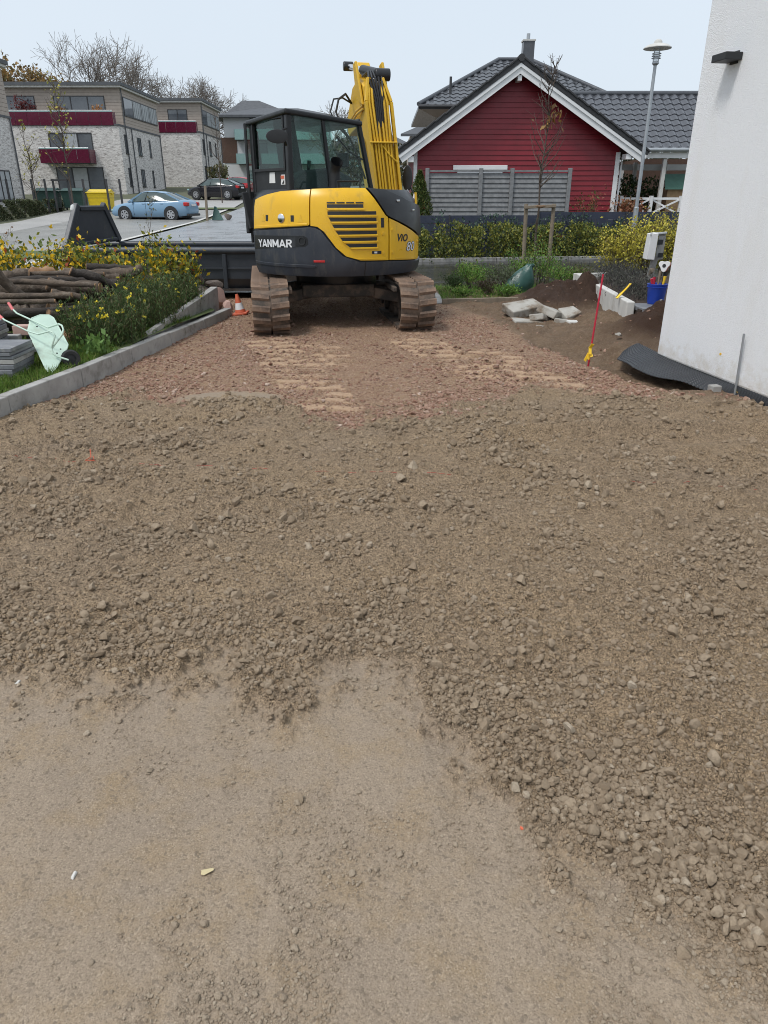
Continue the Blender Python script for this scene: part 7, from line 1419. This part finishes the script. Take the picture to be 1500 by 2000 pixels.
# ------------------------------------------------------------ trees
def bare_tree(label, base, hgt, spread, seed, leaf=0, cols=None, depth=5, mat='twig_far', group='bare trees behind the buildings', ls=.5):
    rr_ = random.Random(seed); t = thing('bare_tree', label, 'tree', base, 0, group); B0_ = Vector(base); segs = []; tips = []
    def grow(p, d, ln, r, lv):
        n_ = 3; q = p
        for i in range(n_):
            d = (d + Vector((rr_.gauss(0, .13), rr_.gauss(0, .13), rr_.gauss(0.02, .10)))).normalized(); e = q + d * ln / n_; segs.append((q, e, r * (1 - .25 * i / n_), r * (1 - .25 * (i + 1) / n_), lv)); 
            if lv > 1 and i < n_ - 1 and rr_.random() < (.6 if lv < 5 else .9):
                x_, y_ = perp(d); a = rr_.uniform(0, 6.28); grow2.append((e, (d * .75 + (x_ * math.cos(a) + y_ * math.sin(a)) * .75).normalized(), ln * .62, r * .5, lv + 1))
            q = e
        if lv < depth:
            x_, y_ = perp(d); k0 = rr_.uniform(0, 6.28); kk = 4 if lv == 0 else (3 if lv < 5 else 2)
            for k in range(kk):
                a = k0 + 6.28 * k / kk + rr_.gauss(0, .3); sp_2 = (.62 if lv == 0 else .55) * rr_.uniform(.6, 1.3) * spread; grow2.append((q, (d + (x_ * math.cos(a) + y_ * math.sin(a)) * sp_2 + Vector((0, 0, .03))).normalized(), ln * rr_.uniform(.62, .85), r * .62, lv + 1))
        else: tips.append(q)
    grow2 = [(B0_, Vector((0, 0, 1)), hgt * .30, hgt * .02, 0)]
    while grow2:
        a = grow2.pop(); 
        if a[4] <= depth: grow(*a)
    ztop = max(s_[1].z for s_ in segs); k_ = hgt / (ztop - B0_.z); sc_ = lambda v_: B0_ + (v_ - B0_) * k_
    for nm, cond in (('trunk', lambda l: l <= 1), ('crown', lambda l: l > 1)):
        S2 = [s_ for s_ in segs if cond(s_[4])]; p = np.array([sc_(s_[0]) for s_ in S2]); q = np.array([sc_(s_[1]) for s_ in S2]); r0 = np.array([max(s_[2] * k_, .022) for s_ in S2]); r1 = np.array([max(s_[3] * k_, .018) for s_ in S2])
        d = q - p; d /= np.linalg.norm(d, axis=1)[:, None] + 1e-9; x_ = np.cross(d, [0.3, .2, .93]); x_ /= np.linalg.norm(x_, axis=1)[:, None] + 1e-9; y_ = np.cross(d, x_); ns = 5 if nm == 'trunk' else 3; vs = []
        for e_, rd in ((p, r0), (q, r1)):
            for k in range(ns): a = 2 * math.pi * k / ns; vs.append(e_ + (x_ * math.cos(a) + y_ * math.sin(a)) * rd[:, None])
        v = np.stack(vs, 1).reshape(-1, 3); b_ = np.arange(len(S2))[:, None] * 2 * ns; f = np.concatenate([b_ + np.array([k, (k + 1) % ns, ns + (k + 1) % ns, ns + k]) for k in range(ns)])
        link(nm, np_mesh(nm, v, f), MATS[mat], t)
    if leaf:
        T_ = np.array([sc_(x) for x in tips]); P = T_[RNG.integers(0, len(T_), leaf)] + RNG.normal(0, hgt * .022, (leaf, 3)); leaves('foliage', P, ls, pal(leaf, cols), t, .6)
    return t
T1 = bare_tree('tall bare tree with a broad round crown behind the brick block', (-40.2, 110, 3.5), 18.4, 1.05, 3, depth=6)
bare_tree('lower wide bare tree right of the tallest one', (-29.4, 115, 3.6), 14.2, 1.2, 8, depth=6)
OC = [(.28, .17, .05), (.22, .14, .05), (.16, .13, .05), (.33, .20, .07)]
bare_tree('tree with ochre autumn leaves left of the tall bare tree', (-45.2, 100, 3), 14.6, .8, 5, 7000, OC, 5, ls=.40); bare_tree('second ochre-leaved tree at the left, partly behind the roof', (-40.6, 100, 3), 12.6, .9, 6, 5500, OC, 5, ls=.40); bare_tree('brownish half-bare tree behind the nearest block', (-51, 104, 3), 15.8, .8, 9, 900, [(.26, .13, .06), (.2, .1, .05)], 5, ls=.42)
bare_tree('small distant bare tree behind the excavator boom', (-5.2, 95, 3), 9.0, 1.0, 12, depth=5)
p = at(170, 400, 44); sapling('street_tree', 'slender young tree with yellow leaves before the brick balconies', (-17.9, 44.6, .6), 6.6, 46, .05, 190, [(.45, .40, .08), (.32, .32, .07)], 2.2, 'tree', .14, 21, .25)
sapling('street_tree', 'slim young tree in front of the near end of the hedge', (-20.6, 46.0, .6), 5.0, 34, .045, 120, [(.45, .40, .08), (.28, .28, .07)], 1.6, 'tree', .14, 22, .2)
sapling('street_tree', 'thin leafless young tree by the black hatchback', (-11.9, 57, 1.1), 6.0, 34, .045, 0, [], 1.5, 'tree', .1, 23, .25)
hedge('hedge', 'low shrubs at the corner of the second brick block', (-19.6, 88), (-17.6, 88.5), 1.0, 2.2, 900, .3, [(.10, .11, .05), (.14, .12, .06)], None, z0=2.5, ragged=.4)
hedge('hedge', 'distant green garden trees beyond the side street', (-7, 97), (40, 97), 5, 5.0, 9000, .6, [(.05, .065, .03), (.08, .085, .045), (.10, .085, .05)], None, z0=2.5, ragged=.35)
